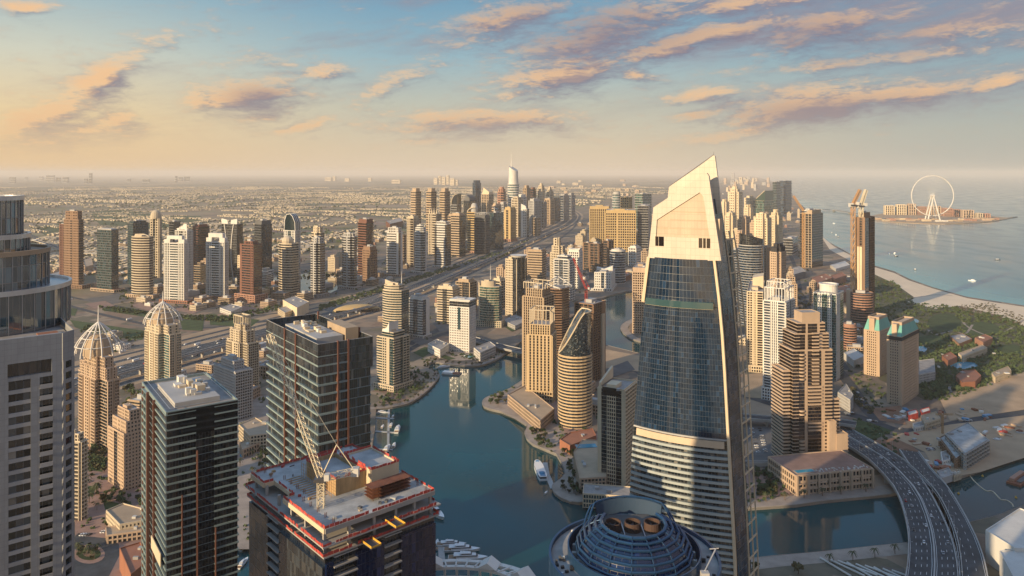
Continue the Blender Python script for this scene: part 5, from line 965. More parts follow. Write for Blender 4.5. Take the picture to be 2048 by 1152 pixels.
# building site: concrete top with a luffing crane
def site():
    zt_, Y0 = 180.0, 2132
    th = rad(48); u, r = Vector((-math.cos(th), math.sin(th))), Vector((math.sin(th), math.cos(th))); N = G(650, Y0); a, b = 61.0, 45.0; C = N + u * a / 2 + r * b / 2
    root = empty('unfinished_tower', (C.x, C.y, 0), -th, 'unfinished tower with an open concrete top floor edged in red, carrying the cream crane', 'building site')
    rc = lambda x0, y0, x1, y1: [(x0, y0), (x1, y0), (x1, y1), (x0, y1)]
    full = rc(-a / 2, -b / 2, a / 2, b / 2)
    W, Gl = MB(), MB(); STY['site'] = (.13, 1.6, 0, 0); FL = 3.6; ztop = zt_ - 9.5
    pf = [(0, None), (.28, 'o'), (.44, None)]
    P = [(-a / 2, -b / 2), (-a / 2 + .29 * a, -b / 2), (-a / 2 + .45 * a, -b / 2), (a / 2, -b / 2), (a / 2, -b / 2 + .06 * b), (a / 2, -b / 2 + .26 * b), (a / 2, -b / 2 + .5 * b), (a / 2, -b / 2 + .66 * b), (a / 2, b / 2), (-a / 2, b / 2)]
    sty = [None, 'site', None, None, 'site', None, 'site', None, 'bandt', 'bandt']
    nf = round(ztop / FL); fl_ = [MB() for _ in range(nf + 1)]
    seg(W, Gl, P, 0, ztop, sty, FL, 1.5, 1, fl_)
    for m in fl_[14:]: m.build('floor_slab', 'conc', root)
    Gl.build('glazing', 'g_dark', root)
    def gp(p, q, z0, z1, mat, nm='glass_panel', out=1.0):
        p, q = Vector(p), Vector(q); L_ = (q - p).length; tt = (q - p) / L_; nn = Vector((tt.y, -tt.x)) * out; m = MB()
        A, B = p + nn, q + nn; nb = round(L_ / 1.5); nv = (z1 - z0) / FL
        m.face([(A.x, A.y, z0), (B.x, B.y, z0), (B.x, B.y, z1), (A.x, A.y, z1)], [(0, 0), (nb, 0), (nb, nv), (0, nv)])
        m.face([(p.x, p.y, z0), (A.x, A.y, z0), (A.x, A.y, z1), (p.x, p.y, z1)], [(.5, .5)] * 4); m.face([(B.x, B.y, z0), (q.x, q.y, z0), (q.x, q.y, z1), (B.x, B.y, z1)], [(.5, .5)] * 4); m.face([(A.x, A.y, z1), (B.x, B.y, z1), (q.x, q.y, z1), (p.x, p.y, z1)], [(.5, .5)] * 4)
        return m.build(nm, mat, root)
    gp(P[0], P[1], 20, ztop - 1, 'g_bronze'); gp(P[2], P[3], 20, ztop - 3, 'g_bronze'); gp(P[3], P[4], 20, ztop - 2, 'g_navy'); gp(P[5], P[6], 20, ztop - 1.5, 'g_navy'); gp(P[7], P[8], 20, ztop - 2, 'g_navy')
    for k, (p, q, z) in enumerate(((P[6], P[7], ztop - 26), (P[6], P[7], ztop - 44), (P[1], P[2], ztop - 50), (P[4], P[5], ztop - 52))): gp(p, q, z, z + 5.5, 'redguard', 'red_screen', 1.75)
    gp(P[0], P[1], 100, ztop - 44, 'tan', 'plaster_panel', 1.1)
    # the open floors and the top deck
    def slab(q, z, h, nm, mat): m = MB(); m.hexa(q, z - h, z); return m.build(nm, mat, root)
    slab(rc(-a / 2 - 1.3, -b / 2 - 1.3, a / 2 + 1.6, b / 2 + 1.3), zt_ - 8.4, .5, 'floor_slab', 'conc'); slab(rc(-a / 2 - 2.0, -b / 2 - 1.9, a / 2 + 2.2, b / 2 + 1.6), zt_ - 4.6, .5, 'floor_slab', 'conc')
    dk = [(-a / 2, -b / 2), (-a * .08, -b / 2), (-a * .08, -b / 2 + 4.2), (-a * .34, -b / 2 + 4.2), (-a * .34, -b / 2)]
    deck = MB(); deck.hexa([(-a / 2, -b / 2 + 4.2), (a / 2, -b / 2 + 4.2), (a / 2, b / 2), (-a / 2, b / 2)], zt_ - .6, zt_); deck.hexa([(-a / 2, -b / 2), (-a * .3, -b / 2), (-a * .3, -b / 2 + 4.19), (-a / 2, -b / 2 + 4.19)], zt_ - .6, zt_); deck.hexa([(-a * .02, -b / 2), (a / 2, -b / 2), (a / 2, -b / 2 + 4.19), (-a * .02, -b / 2 + 4.19)], zt_ - .6, zt_)
    dk = deck.build('top_deck', 'deck', root)
    def edge_beam(p, q, h0, h1, mat, nm, d=.35, dx=0): 
        p, q = Vector(p), Vector(q); tt = (q - p).normalized(); nn = Vector((tt.y, -tt.x)); m = MB(); A, B = p + nn * dx, q + nn * dx; A2, B2 = A + nn * d, B + nn * d
        m.hexa([A2, B2, B, A], h0, h1); return m.build(nm, mat, root)
    ring = [(-a / 2, -b / 2), (-a * .3, -b / 2), (-a * .3, -b / 2 + 4.2), (-a * .02, -b / 2 + 4.2), (-a * .02, -b / 2), (a / 2, -b / 2), (a / 2, b / 2), (-a / 2, b / 2)]
    for i in range(8): edge_beam(ring[i], ring[(i + 1) % 8], zt_ - 1.4, zt_ + .25, 'hcream' if i < 5 else 'conc', 'edge_beam', .4, .02)
    RND.seed(3)
    def guard(p, q, z, nm='guard_edging'):
        p, q = Vector(p), Vector(q); L_ = (q - p).length; tt = (q - p) / L_; nn = Vector((tt.y, -tt.x)); s = 0; m = MB()
        while s < L_ - .6:
            w = min(RND.uniform(1.2, 2.2), L_ - s); o = RND.uniform(-.15, .1); hh = RND.uniform(.75, 1.15)
            if RND.random() < .9:
                A, B = p + tt * s + nn * o, p + tt * (s + w - .15) + nn * (o + RND.uniform(-.1, .1)); m.hexa([A + nn * .1, B + nn * .1, B, A], z, z + hh)
            s += w
        m.build(nm, 'redguard', root)
    for i in range(8): guard(ring[i], ring[(i + 1) % 8], zt_ + .27)
    for z, e, f in ((zt_ - 4.6, 1.9, 1.7), (zt_ - 8.4, 1.3, 1.2)):
        q = rc(-a / 2 - e, -b / 2 - f, a / 2 + e, b / 2 + 1.2)
        for i in range(4): guard(q[i], q[(i + 1) % 4], z + .02)
    for x in (-.46, -.3, -.12, .06, .24, .46):
        part = MB(); part.box(a * x, -b / 2 + .3, zt_ - 8.3, a * x + .9, -b / 2 + 1.3, zt_ - .7); part.build('column', 'conc', root)
    for y in (-.3, -.08, .12, .3, .46): part = MB(); part.box(a / 2 - 1.3, b * y, zt_ - 8.3, a / 2 - .3, b * y + .9, zt_ - .7); part.build('column', 'conc', root)
    part = MB(); part.box(-a * .4, -b * .3, zt_ - 8.3, a * .36, b * .4, zt_ - .7); part.build('inner_core', 'ply', root)
    # roof core under formwork
    def wallbox(x0, y0, x1, y1, h, mat, nm, inner=None, t=.5, zb=zt_ + .02):
        m = MB(); m.hexa(rc(x0, y0, x1, y0 + t), zb, zb + h); m.hexa(rc(x0, y1 - t, x1, y1), zb, zb + h); m.hexa(rc(x0, y0 + t, x0 + t, y1 - t), zb, zb + h); m.hexa(rc(x1 - t, y0 + t, x1, y1 - t), zb, zb + h); o = m.build(nm, mat, root)
        if inner is not None: m = MB(); m.box(x0 + t, y0 + t, zb + inner - .3, x1 - t, y1 - t, zb + inner); m.build('core_deck', 'deck', root)
        return o
    wallbox(-a * .23, -b * .16, a * .16, b * .12, 6.2, 'ply', 'core_wall', 4.6); wallbox(-a * .12, b * .125, a * .22, b * .40, 7.2, 'hcream', 'core_wall', 6.6)
    for q, z in ((rc(-a * .23, -b * .16, a * .16, b * .12), zt_ + 6.24), (rc(-a * .12, b * .125, a * .22, b * .40), zt_ + 7.25)):
        for i in range(4): guard(q[i], q[(i + 1) % 4], z)
    # scaffold on the sunny side of the core, on the right a stair scaffold
    m = MB()
    for i in range(15):
        x = -a * .24 + i * a * .4 / 14; m.tube((x, -b * .2, zt_), (x, -b * .2, zt_ + 6), .07, n=4)
    for k in range(5): m.tube((-a * .24, -b * .2, zt_ + .8 + k * 1.2), (a * .16, -b * .2, zt_ + .8 + k * 1.2), .07, n=4)
    m.build('scaffold_frame', 'craneorange', root)
    for i in range(12): m = MB(); x = -a * .26 + i * 2.0; m.box(x, -b * .33, zt_ + .02, x + .35, -b * .2, zt_ + .25); m.build('timber_bearer', 'ply', root)
    m = MB()
    for i in range(8):
        y = b * (.02 + .05 * i); m.tube((a * .3, y, zt_), (a * .3, y, zt_ + 5), .08, n=4); m.tube((a * .37, y, zt_), (a * .37, y, zt_ + 5), .08, n=4)
    for k in range(4): m.box(a * .29, 0, zt_ + 1 + k * 1.2, a * .38, b * .38, zt_ + 1.1 + k * 1.2)
    m.build('stair_scaffold_frame', 'rust', root)
    M4 = root.matrix_world if False else (Matrix.Translation((C.x, C.y, 0)) @ Matrix.Rotation(-th, 4, 'Z')); inv = M4.inverted()
    for i in range(80):
        x, y = RND.uniform(-.47, .47) * a, RND.uniform(-.4, .47) * b
        if -a * .27 < x < a * .4 and -b * .34 < y < b * .42: continue
        m = MB(); w, h = RND.uniform(.4, 2.4), RND.uniform(.3, 1.4); m.box(0, 0, 0, w, h, RND.uniform(.2, .9)); o = m.build('material_pile', RND.choice(['ply', 'rust', 'lgrey', 'deck', 'tan', 'redguard', 'dgrey']), None, (*(M4 @ Vector((x, y, zt_ + .03))),), RND.uniform(0, 3))
        tag(o, 'small heap of building material lying on the red-edged concrete deck', 'building material', 'material on the concrete deck')
    for i in range(22):
        x, y = (-a * .46 + (i % 11) * a * .092, b * .455 if i < 11 else -b * .40)
        if i >= 11 and -a * .3 < x < a * .0: y += 3
        m = MB(); [m.tube((dx, dy, 0), (dx, dy, 1.7), .05, n=3) for dx in (-.3, 0, .3) for dy in (-.3, .3)]; m.build('rebar_lattice', 'rust', root, (x, y, zt_ + .02))
    for k, (x0, y0) in enumerate(((a / 2 + 1.5, -b * .16), (a / 2 + 1.5, b * .06))):
        z = zt_ - 4.55 - k * 0 - (3.8 if k == 0 else 0); lp = empty('loading_platform', (*(M4 @ Vector((x0, y0, z))),), -th, ('lower' if k == 0 else 'upper') + ' yellow-edged loading platform jutting from the open floors of the unfinished tower', 'platform')
        m = MB(); m.box(-3, -2, 0, 6, 2, .25); m.build('platform_deck', 'dgrey', lp)
        for yy in (-2, 1.85): m = MB(); m.box(-1, yy, .26, 6, yy + .15, 1.0); m.build('side_rail', 'yellow', lp)
        m = MB(); m.box(5.85, -1.84, .26, 6, 1.84, .8); m.build('front_rail', 'yellow', lp)
    return M4
SITE = site()
def lattice(m, p, q, w, k, r, n=4):
    """square lattice boom from p to q"""
    p, q = Vector(p), Vector(q); d = (q - p).normalized(); a = d.cross(Vector((0, 0, 1)))
    a = a.normalized() if a.length > .1 else Vector((1, 0, 0)); b = d.cross(a).normalized(); c = [(a * s + b * t) * w / 2 for s, t in ((-1, -1), (1, -1), (1, 1), (-1, 1))]
    for o in c: m.tube(p + o, q + o, r, n=n)
    for i in range(k):
        A, B = p.lerp(q, i / k), p.lerp(q, (i + 1) / k)
        for j in range(4): m.tube(A + c[j], B + c[(j + 1) % 4], r * .6, n=3); m.tube(B + c[j], B + c[(j + 1) % 4], r * .6, n=3)
def luffing_crane(label, base, top, jib, back, w, r, mat, kmast=6, kjib=18, dark='dmetal'):
    base, top, jib, back = map(Vector, (base, top, jib, back)); root = empty('tower_crane', base, 0, label, 'crane'); o = lambda v: v - base
    m = MB(); lattice(m, o(base), o(top), w, kmast, r); m.build('mast', mat, root)
    m = MB(); lattice(m, o(top) + Vector((0, 0, w * .6)), o(jib), w * .8, kjib, r * .8); m.build('jib', mat, root)
    m = MB(); m.hexa([(o(top).x - w, o(top).y - w), (o(top).x + w, o(top).y - w), (o(top).x + w, o(top).y + w), (o(top).x - w, o(top).y + w)], o(top).z, o(top).z + w * .5); m.build('slewing_ring', dark, root)
    bd = (back - top); bd.z = 0; m = MB(); e = o(top) + Vector((0, 0, w * .4)) + bd; lattice(m, o(top) + Vector((0, 0, w * .4)), e, w * .9, 4, r * .7); m.build('counter_jib', mat, root)
    m = MB(); s = w * .62; m.hexa([(e.x - s, e.y - s), (e.x + s, e.y - s), (e.x + s, e.y + s), (e.x - s, e.y + s)], e.z - w * .7, e.z + w * .6); m.build('counterweight', 'roofw', root)
    ap = o(top) + bd * .45 + Vector((0, 0, bd.length * .95)); m = MB(); m.tube(o(top) + Vector((0, 0, w * .5)), ap, r * 1.1, n=4); m.tube(e, ap, r * 1.1, n=4); m.build('a_frame', mat, root)
    m = MB(); m.tube(ap, o(jib), r * .45, n=3); m.build('pendant_rope', mat, root)
    m = MB(); q = o(top) + Vector((w * 1.1, -w * .8, w * .4)); m.box(q.x - w * .3, q.y - w * .5, q.z, q.x + w * .5, q.y + w * .5, q.z + w); m.build('cab', 'roofw', root)
    return root
p = G(642, 1014, 180); q = G(640, 970, 189)
luffing_crane('cream luffing crane with its long lattice jib raised, standing on the concrete deck', (p.x, p.y, 180.0), (p.x, p.y, 189.5), (-91.5, 276, 239), (p.x + 11, p.y + 6, 189.5), 2.2, .17, 'cranecream', 5, 26)
SITE_B = SITE @ Vector((-22, 6, 180.05))
van = empty('site_van', SITE_B, rad(20), 'small white dumper vehicle parked on the concrete deck edged in red', 'vehicle'); m = MB(); m.box(-1.6, -.8, .35, 1.6, .8, 1.1); m.build('body', 'gel', van); m = MB(); m.box(-1.2, -.72, 1.11, .5, .72, 1.8); m.build('cabin', 'dgrey', van)
for x in (-1, 1):
    for y in (-.85, .65): m = MB(); m.tube((x, y, .35), (x, y + .2, .35), .35, n=8); m.build('wheel', 'black', van)

W, Gl, Rf = MB(), MB(), MB(); q = [(-19, -19), (19, -19), (19, 19), (-19, 19)]; seg(W, Gl, q, 0, 252, ['grid'] * 4, 3.6); cap(Rf, W, q, 252); r_ = empty('residential_tower', (-150, 120, 0), rad(38), 'grey gridded tower added outside the view to shade the sail-topped tower', 'tower'); W.build('cladding', 'lgrey', r_); Gl.build('glazing', 'g_tow', r_); plant(q, 252, Rf.build('roof', 'roofg', r_), 4)  # unseen tower, added so its shadow falls on the sail tower's lower storeys
# round tower with the blue steel dome
def dome_tower():
    c = G(1267, 1115, 190); Z = 190.0; R = 24.0
    root = empty('dome_tower', (c.x, c.y, 0), 0, 'round blue tower roofed by an open steel ring dome with three fans', 'tower')
    W, Gl = MB(), MB(); n = 40; P = [((R - .6) * math.cos(2 * math.pi * i / n), (R - .6) * math.sin(2 * math.pi * i / n)) for i in range(n)]
    seg(W, Gl, P, 0, Z - 4, ['bandt'] * n, 3.8, 1.5); W.build('cladding', 'steelblue', root); Gl.build('glazing', 'g_blue', root)
    def ring(nm, mat, prof, par=root, nn=64): m = MB(); m.lathe(prof, nn); return m.build(nm, mat, par)
    ring('rim', 'bluesteel', [(R - .4, Z - 5), (R + .2, Z - 4), (R + .2, Z + 1.2), (R - .5, Z + 1.2), (R - .5, Z)])
    ring('terrace', 'roofg', [(R - .5, Z + .02), (R - 5.4, Z + .02)])
    ring('inner_parapet', 'bluesteel', [(R - 5.2, Z - .2), (R - 5.2, Z + 3.4), (R - 5.6, Z + 3.4), (R - 5.6, Z - 1), (R - 7.8, Z - 1)])
    ring('dome_plinth', 'lgrey', [(16.2, Z - 1), (16.2, Z + 2.2), (15.4, Z + 2.2), (15.4, Z - .8)]); ring('dome_floor', 'black', [(15.4, Z - .6), (0, Z - .6)])
    for i in range(24):
        t = 2 * math.pi * i / 24; m = MB(); m.hexa([(16.4 * math.cos(t + q) * s, 16.4 * math.sin(t + q) * s) for q, s in ((-.02, 1), (.02, 1), (.02, 1.09), (-.02, 1.09))][::-1] if False else [(16.3 * math.cos(t - .03), 16.3 * math.sin(t - .03)), (17.6 * math.cos(t - .03), 17.6 * math.sin(t - .03)), (17.6 * math.cos(t + .03), 17.6 * math.sin(t + .03)), (16.3 * math.cos(t + .03), 16.3 * math.sin(t + .03))], Z - 1, Z + 1.6); m.build('buttress', 'lgrey', root)
    # steel rings; the upper ones stop at the open back where a screen stands
    N_ = 16
    prof = [(16.4, 2.6), (16.0, 4.2), (15.2, 5.7), (14.1, 7.1), (12.7, 8.3), (11.0, 9.3), (9.2, 10.0)]
    for k, (r, h) in enumerate(prof):
        m = MB(); pts = [(r * math.cos(2 * math.pi * (i + .5) / N_), r * math.sin(2 * math.pi * (i + .5) / N_), Z + h) for i in range(N_)]
        if k >= 2: pts = [q for q in pts if q[1] < r * .62]; s = max(range(len(pts)), key=lambda i: (Vector(pts[i]) - Vector(pts[i - 1])).length); pts = pts[s:] + pts[:s]; m.path(pts, .42 if k < 6 else .55, 6)
        else: m.path(pts, .42, 6, True)
        m.build('dome_ring', 'bluesteel', root)
    m = MB(); m.lathe([(r - .45, Z + h - .35) for r, h in prof], 40, 0, 0, rad(140), rad(400), 2.2, 1.5); m.build('dome_glazing', 'g_navy', root)
    for i in range(N_):
        t = 2 * math.pi * (i + .5) / N_; top = 7 if math.sin(t) < .62 else 3; m = MB(); m.path([(r * math.cos(t), r * math.sin(t), Z + h) for r, h in prof[:top]], .17, 5); m.build('dome_rib', 'bluesteel', root)
    m = MB(); m.lathe([(11.8, Z + 6.6), (12.4, Z + 11.0)], 24, 0, 1.0, rad(38), rad(142)); m.lathe([(12.7, Z + 11.0), (12.1, Z + 6.6)], 24, 0, 1.0, rad(38), rad(142)); m.build('back_screen', 'steelblue', root)
    for s in (-1, 1):
        m = MB()
        for rr, dz in ((13.2, 0), (14.6, -1.2)): m.path([(s * rr * math.cos(rad(q)), 1 + rr * math.sin(rad(q)), Z + 11.2 + dz - max(0, 40 - q) * .2) for q in range(-20, 91, 10)], .3, 5)
        for q in range(-20, 91, 15): m.tube((s * 13.2 * math.cos(rad(q)), 1 + 13.2 * math.sin(rad(q)), Z + 11.2 - max(0, 40 - q) * .2), (s * 14.6 * math.cos(rad(q + 6)), 1 + 14.6 * math.sin(rad(q + 6)), Z + 10.0 - max(0, 40 - q) * .2), .2, n=4)
        for q in (0, 30, 60): m.tube((s * 13.9 * math.cos(rad(q)), 1 + 13.9 * math.sin(rad(q)), Z + 10.4 - max(0, 40 - q) * .2), (s * 15.8 * math.cos(rad(q)), 15.8 * math.sin(rad(q)), Z + 3), .18, n=4)
        m.build('arch_truss', 'bluesteel', root)
    m = MB(); m.hexa([(-9, -4.5), (9, -4.5), (10.5, 4), (6, 11), (-6, 11), (-10.5, 4)], Z + 6.6, Z + 7.2); m.build('fan_deck', 'dgrey', root)
    for i, x in enumerate((-5.6, 0, 5.6)):
        f = MB(); f.lathe([(2.5, Z + 7.2), (2.35, Z + 9.6), (2.1, Z + 9.6), (2.1, Z + 7.4)], 20, x, 1.5); fr = f.build('fan', 'fanrust', root)
        m = MB(); m.lathe([(2.08, Z + 7.5), (0, Z + 7.5)], 16, x, 1.5); m.build('fan_throat', 'black', fr); m = MB()
        for q in range(3): t = rad(60 * q + 20 * i); m.hexa([(x + 2 * math.cos(t + e) , 1.5 + 2 * math.sin(t + e)) for e in (-.12, .12)] + [(x - 2 * math.cos(t + e), 1.5 - 2 * math.sin(t + e)) for e in (-.12, .12)], Z + 8.3 + .06 * q, Z + 8.35 + .06 * q)
        m.build('fan_blade', 'dmetal', fr)
    for x in (-2.8, 2.8, 8.2, -8.2): m = MB(); m.tube((x, -4.4, Z + 7.6), (x, 6, Z + 7.6), .16, n=4); m.build('deck_beam', 'metal', root)
    RND.seed(4)
    for i in range(46):
        t = RND.uniform(math.pi, 2 * math.pi) if i < 34 else RND.uniform(0, 6.28); r = RND.uniform(R - 5, R - 1.2); m = MB(); m.box(-.3, -.3, 0, RND.uniform(.2, .8), .3, RND.uniform(.3, 1.1)); m.build('terrace_fitting', RND.choice(['dgrey', 'black', 'metal', 'roofw']), root, (r * math.cos(t), r * math.sin(t), Z + .03), t)
    m = MB(); m.tube((17.5, -11, Z + 2.2), (22.5, -3.5, Z + 4.2), .22, n=5); m.box(16.3, -12.4, Z + .03, 18.4, -10.6, Z + 2.2); m.tube((20.8, -3.6, Z + 4.3), (23.4, -3.2, Z + 4.3), .15, n=4); m.build('cleaning_cradle_arm', 'lgrey', root)
dome_tower()

# sail-topped tower
def sail_tower():
    yb, th = 1580, rad(27); N = G(1478, yb); u, r = Vector((-math.cos(th), math.sin(th))), Vector((math.sin(th), math.cos(th))); d = N.y; zf = lambda py: H - (py - HY) * d / F
    sx = lambda px: -solve(N, u, px)                # local x of a column on the front plane
    sy = lambda px: solve(N, r, px)
    root = empty('sail_tower', (N.x, N.y, 0), -th, 'tall tapering tower with curved blue glass and a golden slanted sail-shaped top', 'tower')
    lev = [(520, 1298, 1424), (610, 1288, 1435), (700, 1279, 1443), (880, 1266, 1453), (1152, 1252, 1468), (yb, 1240, 1478)]
    def LR(z):
        for (p0, l0, r0), (p1, l1, r1) in zip(lev, lev[1:]):
            if z >= zf(p1) or p1 == yb:
                t = (zf(p0) - z) / (zf(p0) - zf(p1)); return sx(lerp(l0, l1, t)), sx(lerp(r0, r1, t))
    bow = 3.4
    def pt(uu, z, out=0.0):
        l, rr = LR(min(z, zf(520))); lean = .010 * z
        x = lerp(l, rr, uu); return (x, lean - (bow + out if out else bow) * (1 - (2 * uu - 1) ** 2) - out * .25, z)
    def skin(nm, mat, z0, z1, nf, nu=18, u0=0, u1=1, nb=26, out=0):
        m = MB()
        for k in range(nf):
            za, zb = lerp(z0, z1, k / nf), lerp(z0, z1, (k + 1) / nf)
            for i in range(nu):
                ua, ub = lerp(u0, u1, i / nu), lerp(u0, u1, (i + 1) / nu)
                m.face([pt(ua, za, out), pt(ub, za, out), pt(ub, zb, out), pt(ua, zb, out)], [(i * nb / nu, k), ((i + 1) * nb / nu, k), ((i + 1) * nb / nu, k + 1), (i * nb / nu, k + 1)])
        return m.build(nm, mat, root)
    def band(z0, z1, mat='spandrel', nm='spandrel_band', dp=.7, nu=18, u0=0, u1=1):
        m = MB()
        for i in range(nu):
            ua, ub = lerp(u0, u1, i / nu), lerp(u0, u1, (i + 1) / nu); A, B, C_, D = pt(ua, z0), pt(ub, z0), pt(ub, z1), pt(ua, z1); o = lambda p: (p[0], p[1] - dp, p[2])
            m.face([o(A), o(B), o(C_), o(D)]); m.face([o(D), o(C_), C_, D]); m.face([A, B, o(B), o(A)])
            if i == 0: m.face([A, o(A), o(D), D])
            if i == nu - 1: m.face([o(B), B, C_, o(C_)])
        return m.build(nm, mat, root)
    zA, zB, zC = zf(524), zf(620), zf(885)
    skin('glass_front', 'g_hero', zB, zA, 6, nb=20); skin('glass_front', 'g_hero', zC, zB - .3, 25, nb=34); skin('glass_front', 'g_tow', 0, zC - .3, 62, nb=30)
    band(zB - 1.0, zB + 1.8, 'hcream', 'balcony', 1.6, u0=.02, u1=.94); band(zB - .9, zB + 2.4, 'g_sea', 'balcony_glass', 1.7, u0=.02, u1=.94)
    z = zC - 5.8
    band(zC - 4.6, zC - 1.2, 'hpanel', 'sign_band', .8, u0=.04, u1=.97); band(zC - .8, zC - .1, 'lgrey', 'spandrel_band', .5)
    STEP = 3.05
    while z > zf(1230):
        band(z - 1.25, z, 'spandrel', 'spandrel_band', .8); z -= STEP
    # edge frames
    def edge(nm, mat, f, w, dp, z0, z1, k=14):
        m = MB()
        for i in range(k):
            a, b = lerp(z0, z1, i / k), lerp(z0, z1, (i + 1) / k); xa, xb = f(a), f(b)
            for P_ in ([(xa, -dp, a), (xa + w, -dp, a), (xb + w, -dp, b), (xb, -dp, b)], [(xa, 1, a), (xa, -dp, a), (xb, -dp, b), (xb, 1, b)], [(xa + w, -dp, a), (xa + w, 1.5, a), (xb + w, 1.5, b), (xb + w, -dp, b)]):
                m.face([(x, y + .010 * zz, zz) for x, y, zz in P_])
        return m.build(nm, mat, root)
    edge('edge_fin', 'hcream', lambda z: LR(min(z, zA))[1], 1.2, 1.2, 0, zA); edge('edge_frame', 'hcream', lambda z: LR(min(z, zA))[0] - 1.6, 1.6, .9, zB, zA)
    # right flank: glass, then an outer lattice of pale piers
    D = 15.0
    m = MB(); lat = MB(); k = 40
    for i in range(k):
        a, b = lerp(0, zf(400), i / k), lerp(0, zf(400), (i + 1) / k); g_ = lambda z: LR(min(z, zA))[1] + 1.5 - (max(0, z - zA) * .14)
        m.face([(g_(a), 1.2 + .01 * a, a), (g_(a) + 3.2, D + .01 * a, a), (g_(b) + 3.2, D + .01 * b, b), (g_(b), 1.2 + .01 * b, b)], [(0, i * 2), (9, i * 2), (9, i * 2 + 2), (0, i * 2 + 2)])
    m.build('flank_glazing', 'g_blue', root)
    h = lambda z: LR(min(z, zA))[1] + 4.7 - (max(0, z - zA) * .16)
    ztop = zf(470); k = 64
    for i in range(k):
        a, b = lerp(0, ztop, i / k), lerp(0, ztop, (i + 1) / k)
        for q, (y0, x0) in enumerate(((D - 1, 0), (D + 5, 1.2), (D + 11, 2.4))):
            lat.tube((h(a) + x0, y0 + .01 * a, a), (h(b) + x0, y0 + .01 * b, b), .45, n=4)
        if i % 2 == 0: lat.tube((h(b), D - 1 + .01 * b, b), (h(b) + 2.4, D + 11 + .01 * b, b), .45, n=4)
    lat.build('lattice_frame', 'hcream', root)
    m = MB(); m.face([(h(0) - 1, D + .5, 0), (h(0) + 2, D + 12, 0), (h(ztop) + 2, D + 12 + 2, ztop - 4), (h(ztop) - 1, D + 2, ztop - 4)], [(0, 0), (6, 0), (6, 70), (0, 70)]); m.build('rear_glazing', 'g_dark', root)
    # body behind the front so that the tower is solid
    m = MB(); l0, r0 = LR(0); l1, r1 = LR(zA); m.face([(l0, 0, 0), (l1, 2, zA), (l1 + 2, 26, zA), (l0 + 2, 28, 0)]); m.face([(l0 + 2, 28, 0), (l1 + 2, 26, zA), (r1, 26, zA), (r0 + 3, 28, 0)]); m.face([(l1, 2.6, zA), (r1 + 1.4, 2.6, zA), (r1, 26, zA), (l1 + 2, 26, zA)]); m.build('rear_cladding', 'hcream', root)
    # golden crown: front blade with a recessed panel and openings, rear blade behind it
    y0 = .010 * zA
    def blade(nm, mat, prof, ya, yb_, holes=()):
        m = MB(); P_ = [(sx(px), zf(py)) for px, py in prof]
        tri = geometry.tessellate_polygon([[Vector((x, z, 0)) for x, z in P_]] + [[Vector((sx(px), zf(py), 0)) for px, py in hh] for hh in holes]); al = P_ + [(sx(px), zf(py)) for hh in holes for px, py in hh]
        for t in tri:
            q = [al[i] for i in t]
            if (q[1][0] - q[0][0]) * (q[2][1] - q[0][1]) - (q[1][1] - q[0][1]) * (q[2][0] - q[0][0]) < 0: q.reverse()
            m.face([(x, ya, z) for x, z in q]); m.face([(x, yb_, z) for x, z in reversed(q)])
        for ring_ in [P_] + [[(sx(px), zf(py)) for px, py in hh] for hh in holes]:
            n = len(ring_)
            for i in range(n):
                (xa, za), (xb, zb) = ring_[i], ring_[(i + 1) % n]; m.face([(xa, ya, za), (xa, yb_, za), (xb, yb_, zb), (xb, ya, zb)])
        return m.build(nm, mat, root)
    inner = [(1310, 480), (1312, 445), (1398, 386), (1405, 394), (1418, 480)]
    fr = blade('crown_frame', 'crowncream', [(1294, 526), (1299, 478), (1305, 419), (1405, 349), (1412, 346), (1416, 352), (1427, 430), (1441, 524), (1370, 528)], y0 - 1.0, y0 + 1.6, [inner])
    blade('crown_panel', 'crowntan', [(1309, 482), (1311, 444), (1398, 384), (1407, 392), (1420, 482)], y0 - .35, y0 + .5)
    for z in (zf(462), zf(444), zf(427)):
        m = MB(); m.box(sx(1311 if z < zf(446) else 1338), y0 - .45, z - .10, sx(1416), y0 - .352, z + .10); m.build('panel_joint', 'tan', root)
    for a_, b_ in ((1309, 1315), (1316, 1326), (1396, 1403), (1405, 1410), (1412, 1419)):
        m = MB(); m.box(sx(a_), y0 - 1.15, zf(500), sx(b_), y0 - 1.01, zf(480)); m.build('crown_window', 'g_brown', root)
    blade('rear_sail', 'crowncream', [(1318, 430), (1323, 404), (1326, 376), (1390, 330), (1417, 309), (1420, 310), (1424, 342), (1434, 430)], y0 + 9, y0 + 11)
    m = MB(); p0 = (sx(1326), y0 + 10, zf(375)); p1 = (sx(1417), y0 + 10, zf(308)); m.tube(p0, p1, .3, n=4); m.build('sail_edge', 'dgrey', root); m = MB(); m.tube((p1[0], p1[1], p1[2]), (p1[0], p1[1], p1[2] + 1.6), .08, n=4); m.build('lightning_rod', 'dgrey', root)
    m = MB(); m.box(sx(1312), y0 + 1.7, zf(524), sx(1436), y0 + 8.9, zf(440)); m.build('plant_room', 'hpanel', root)
sail_tower()

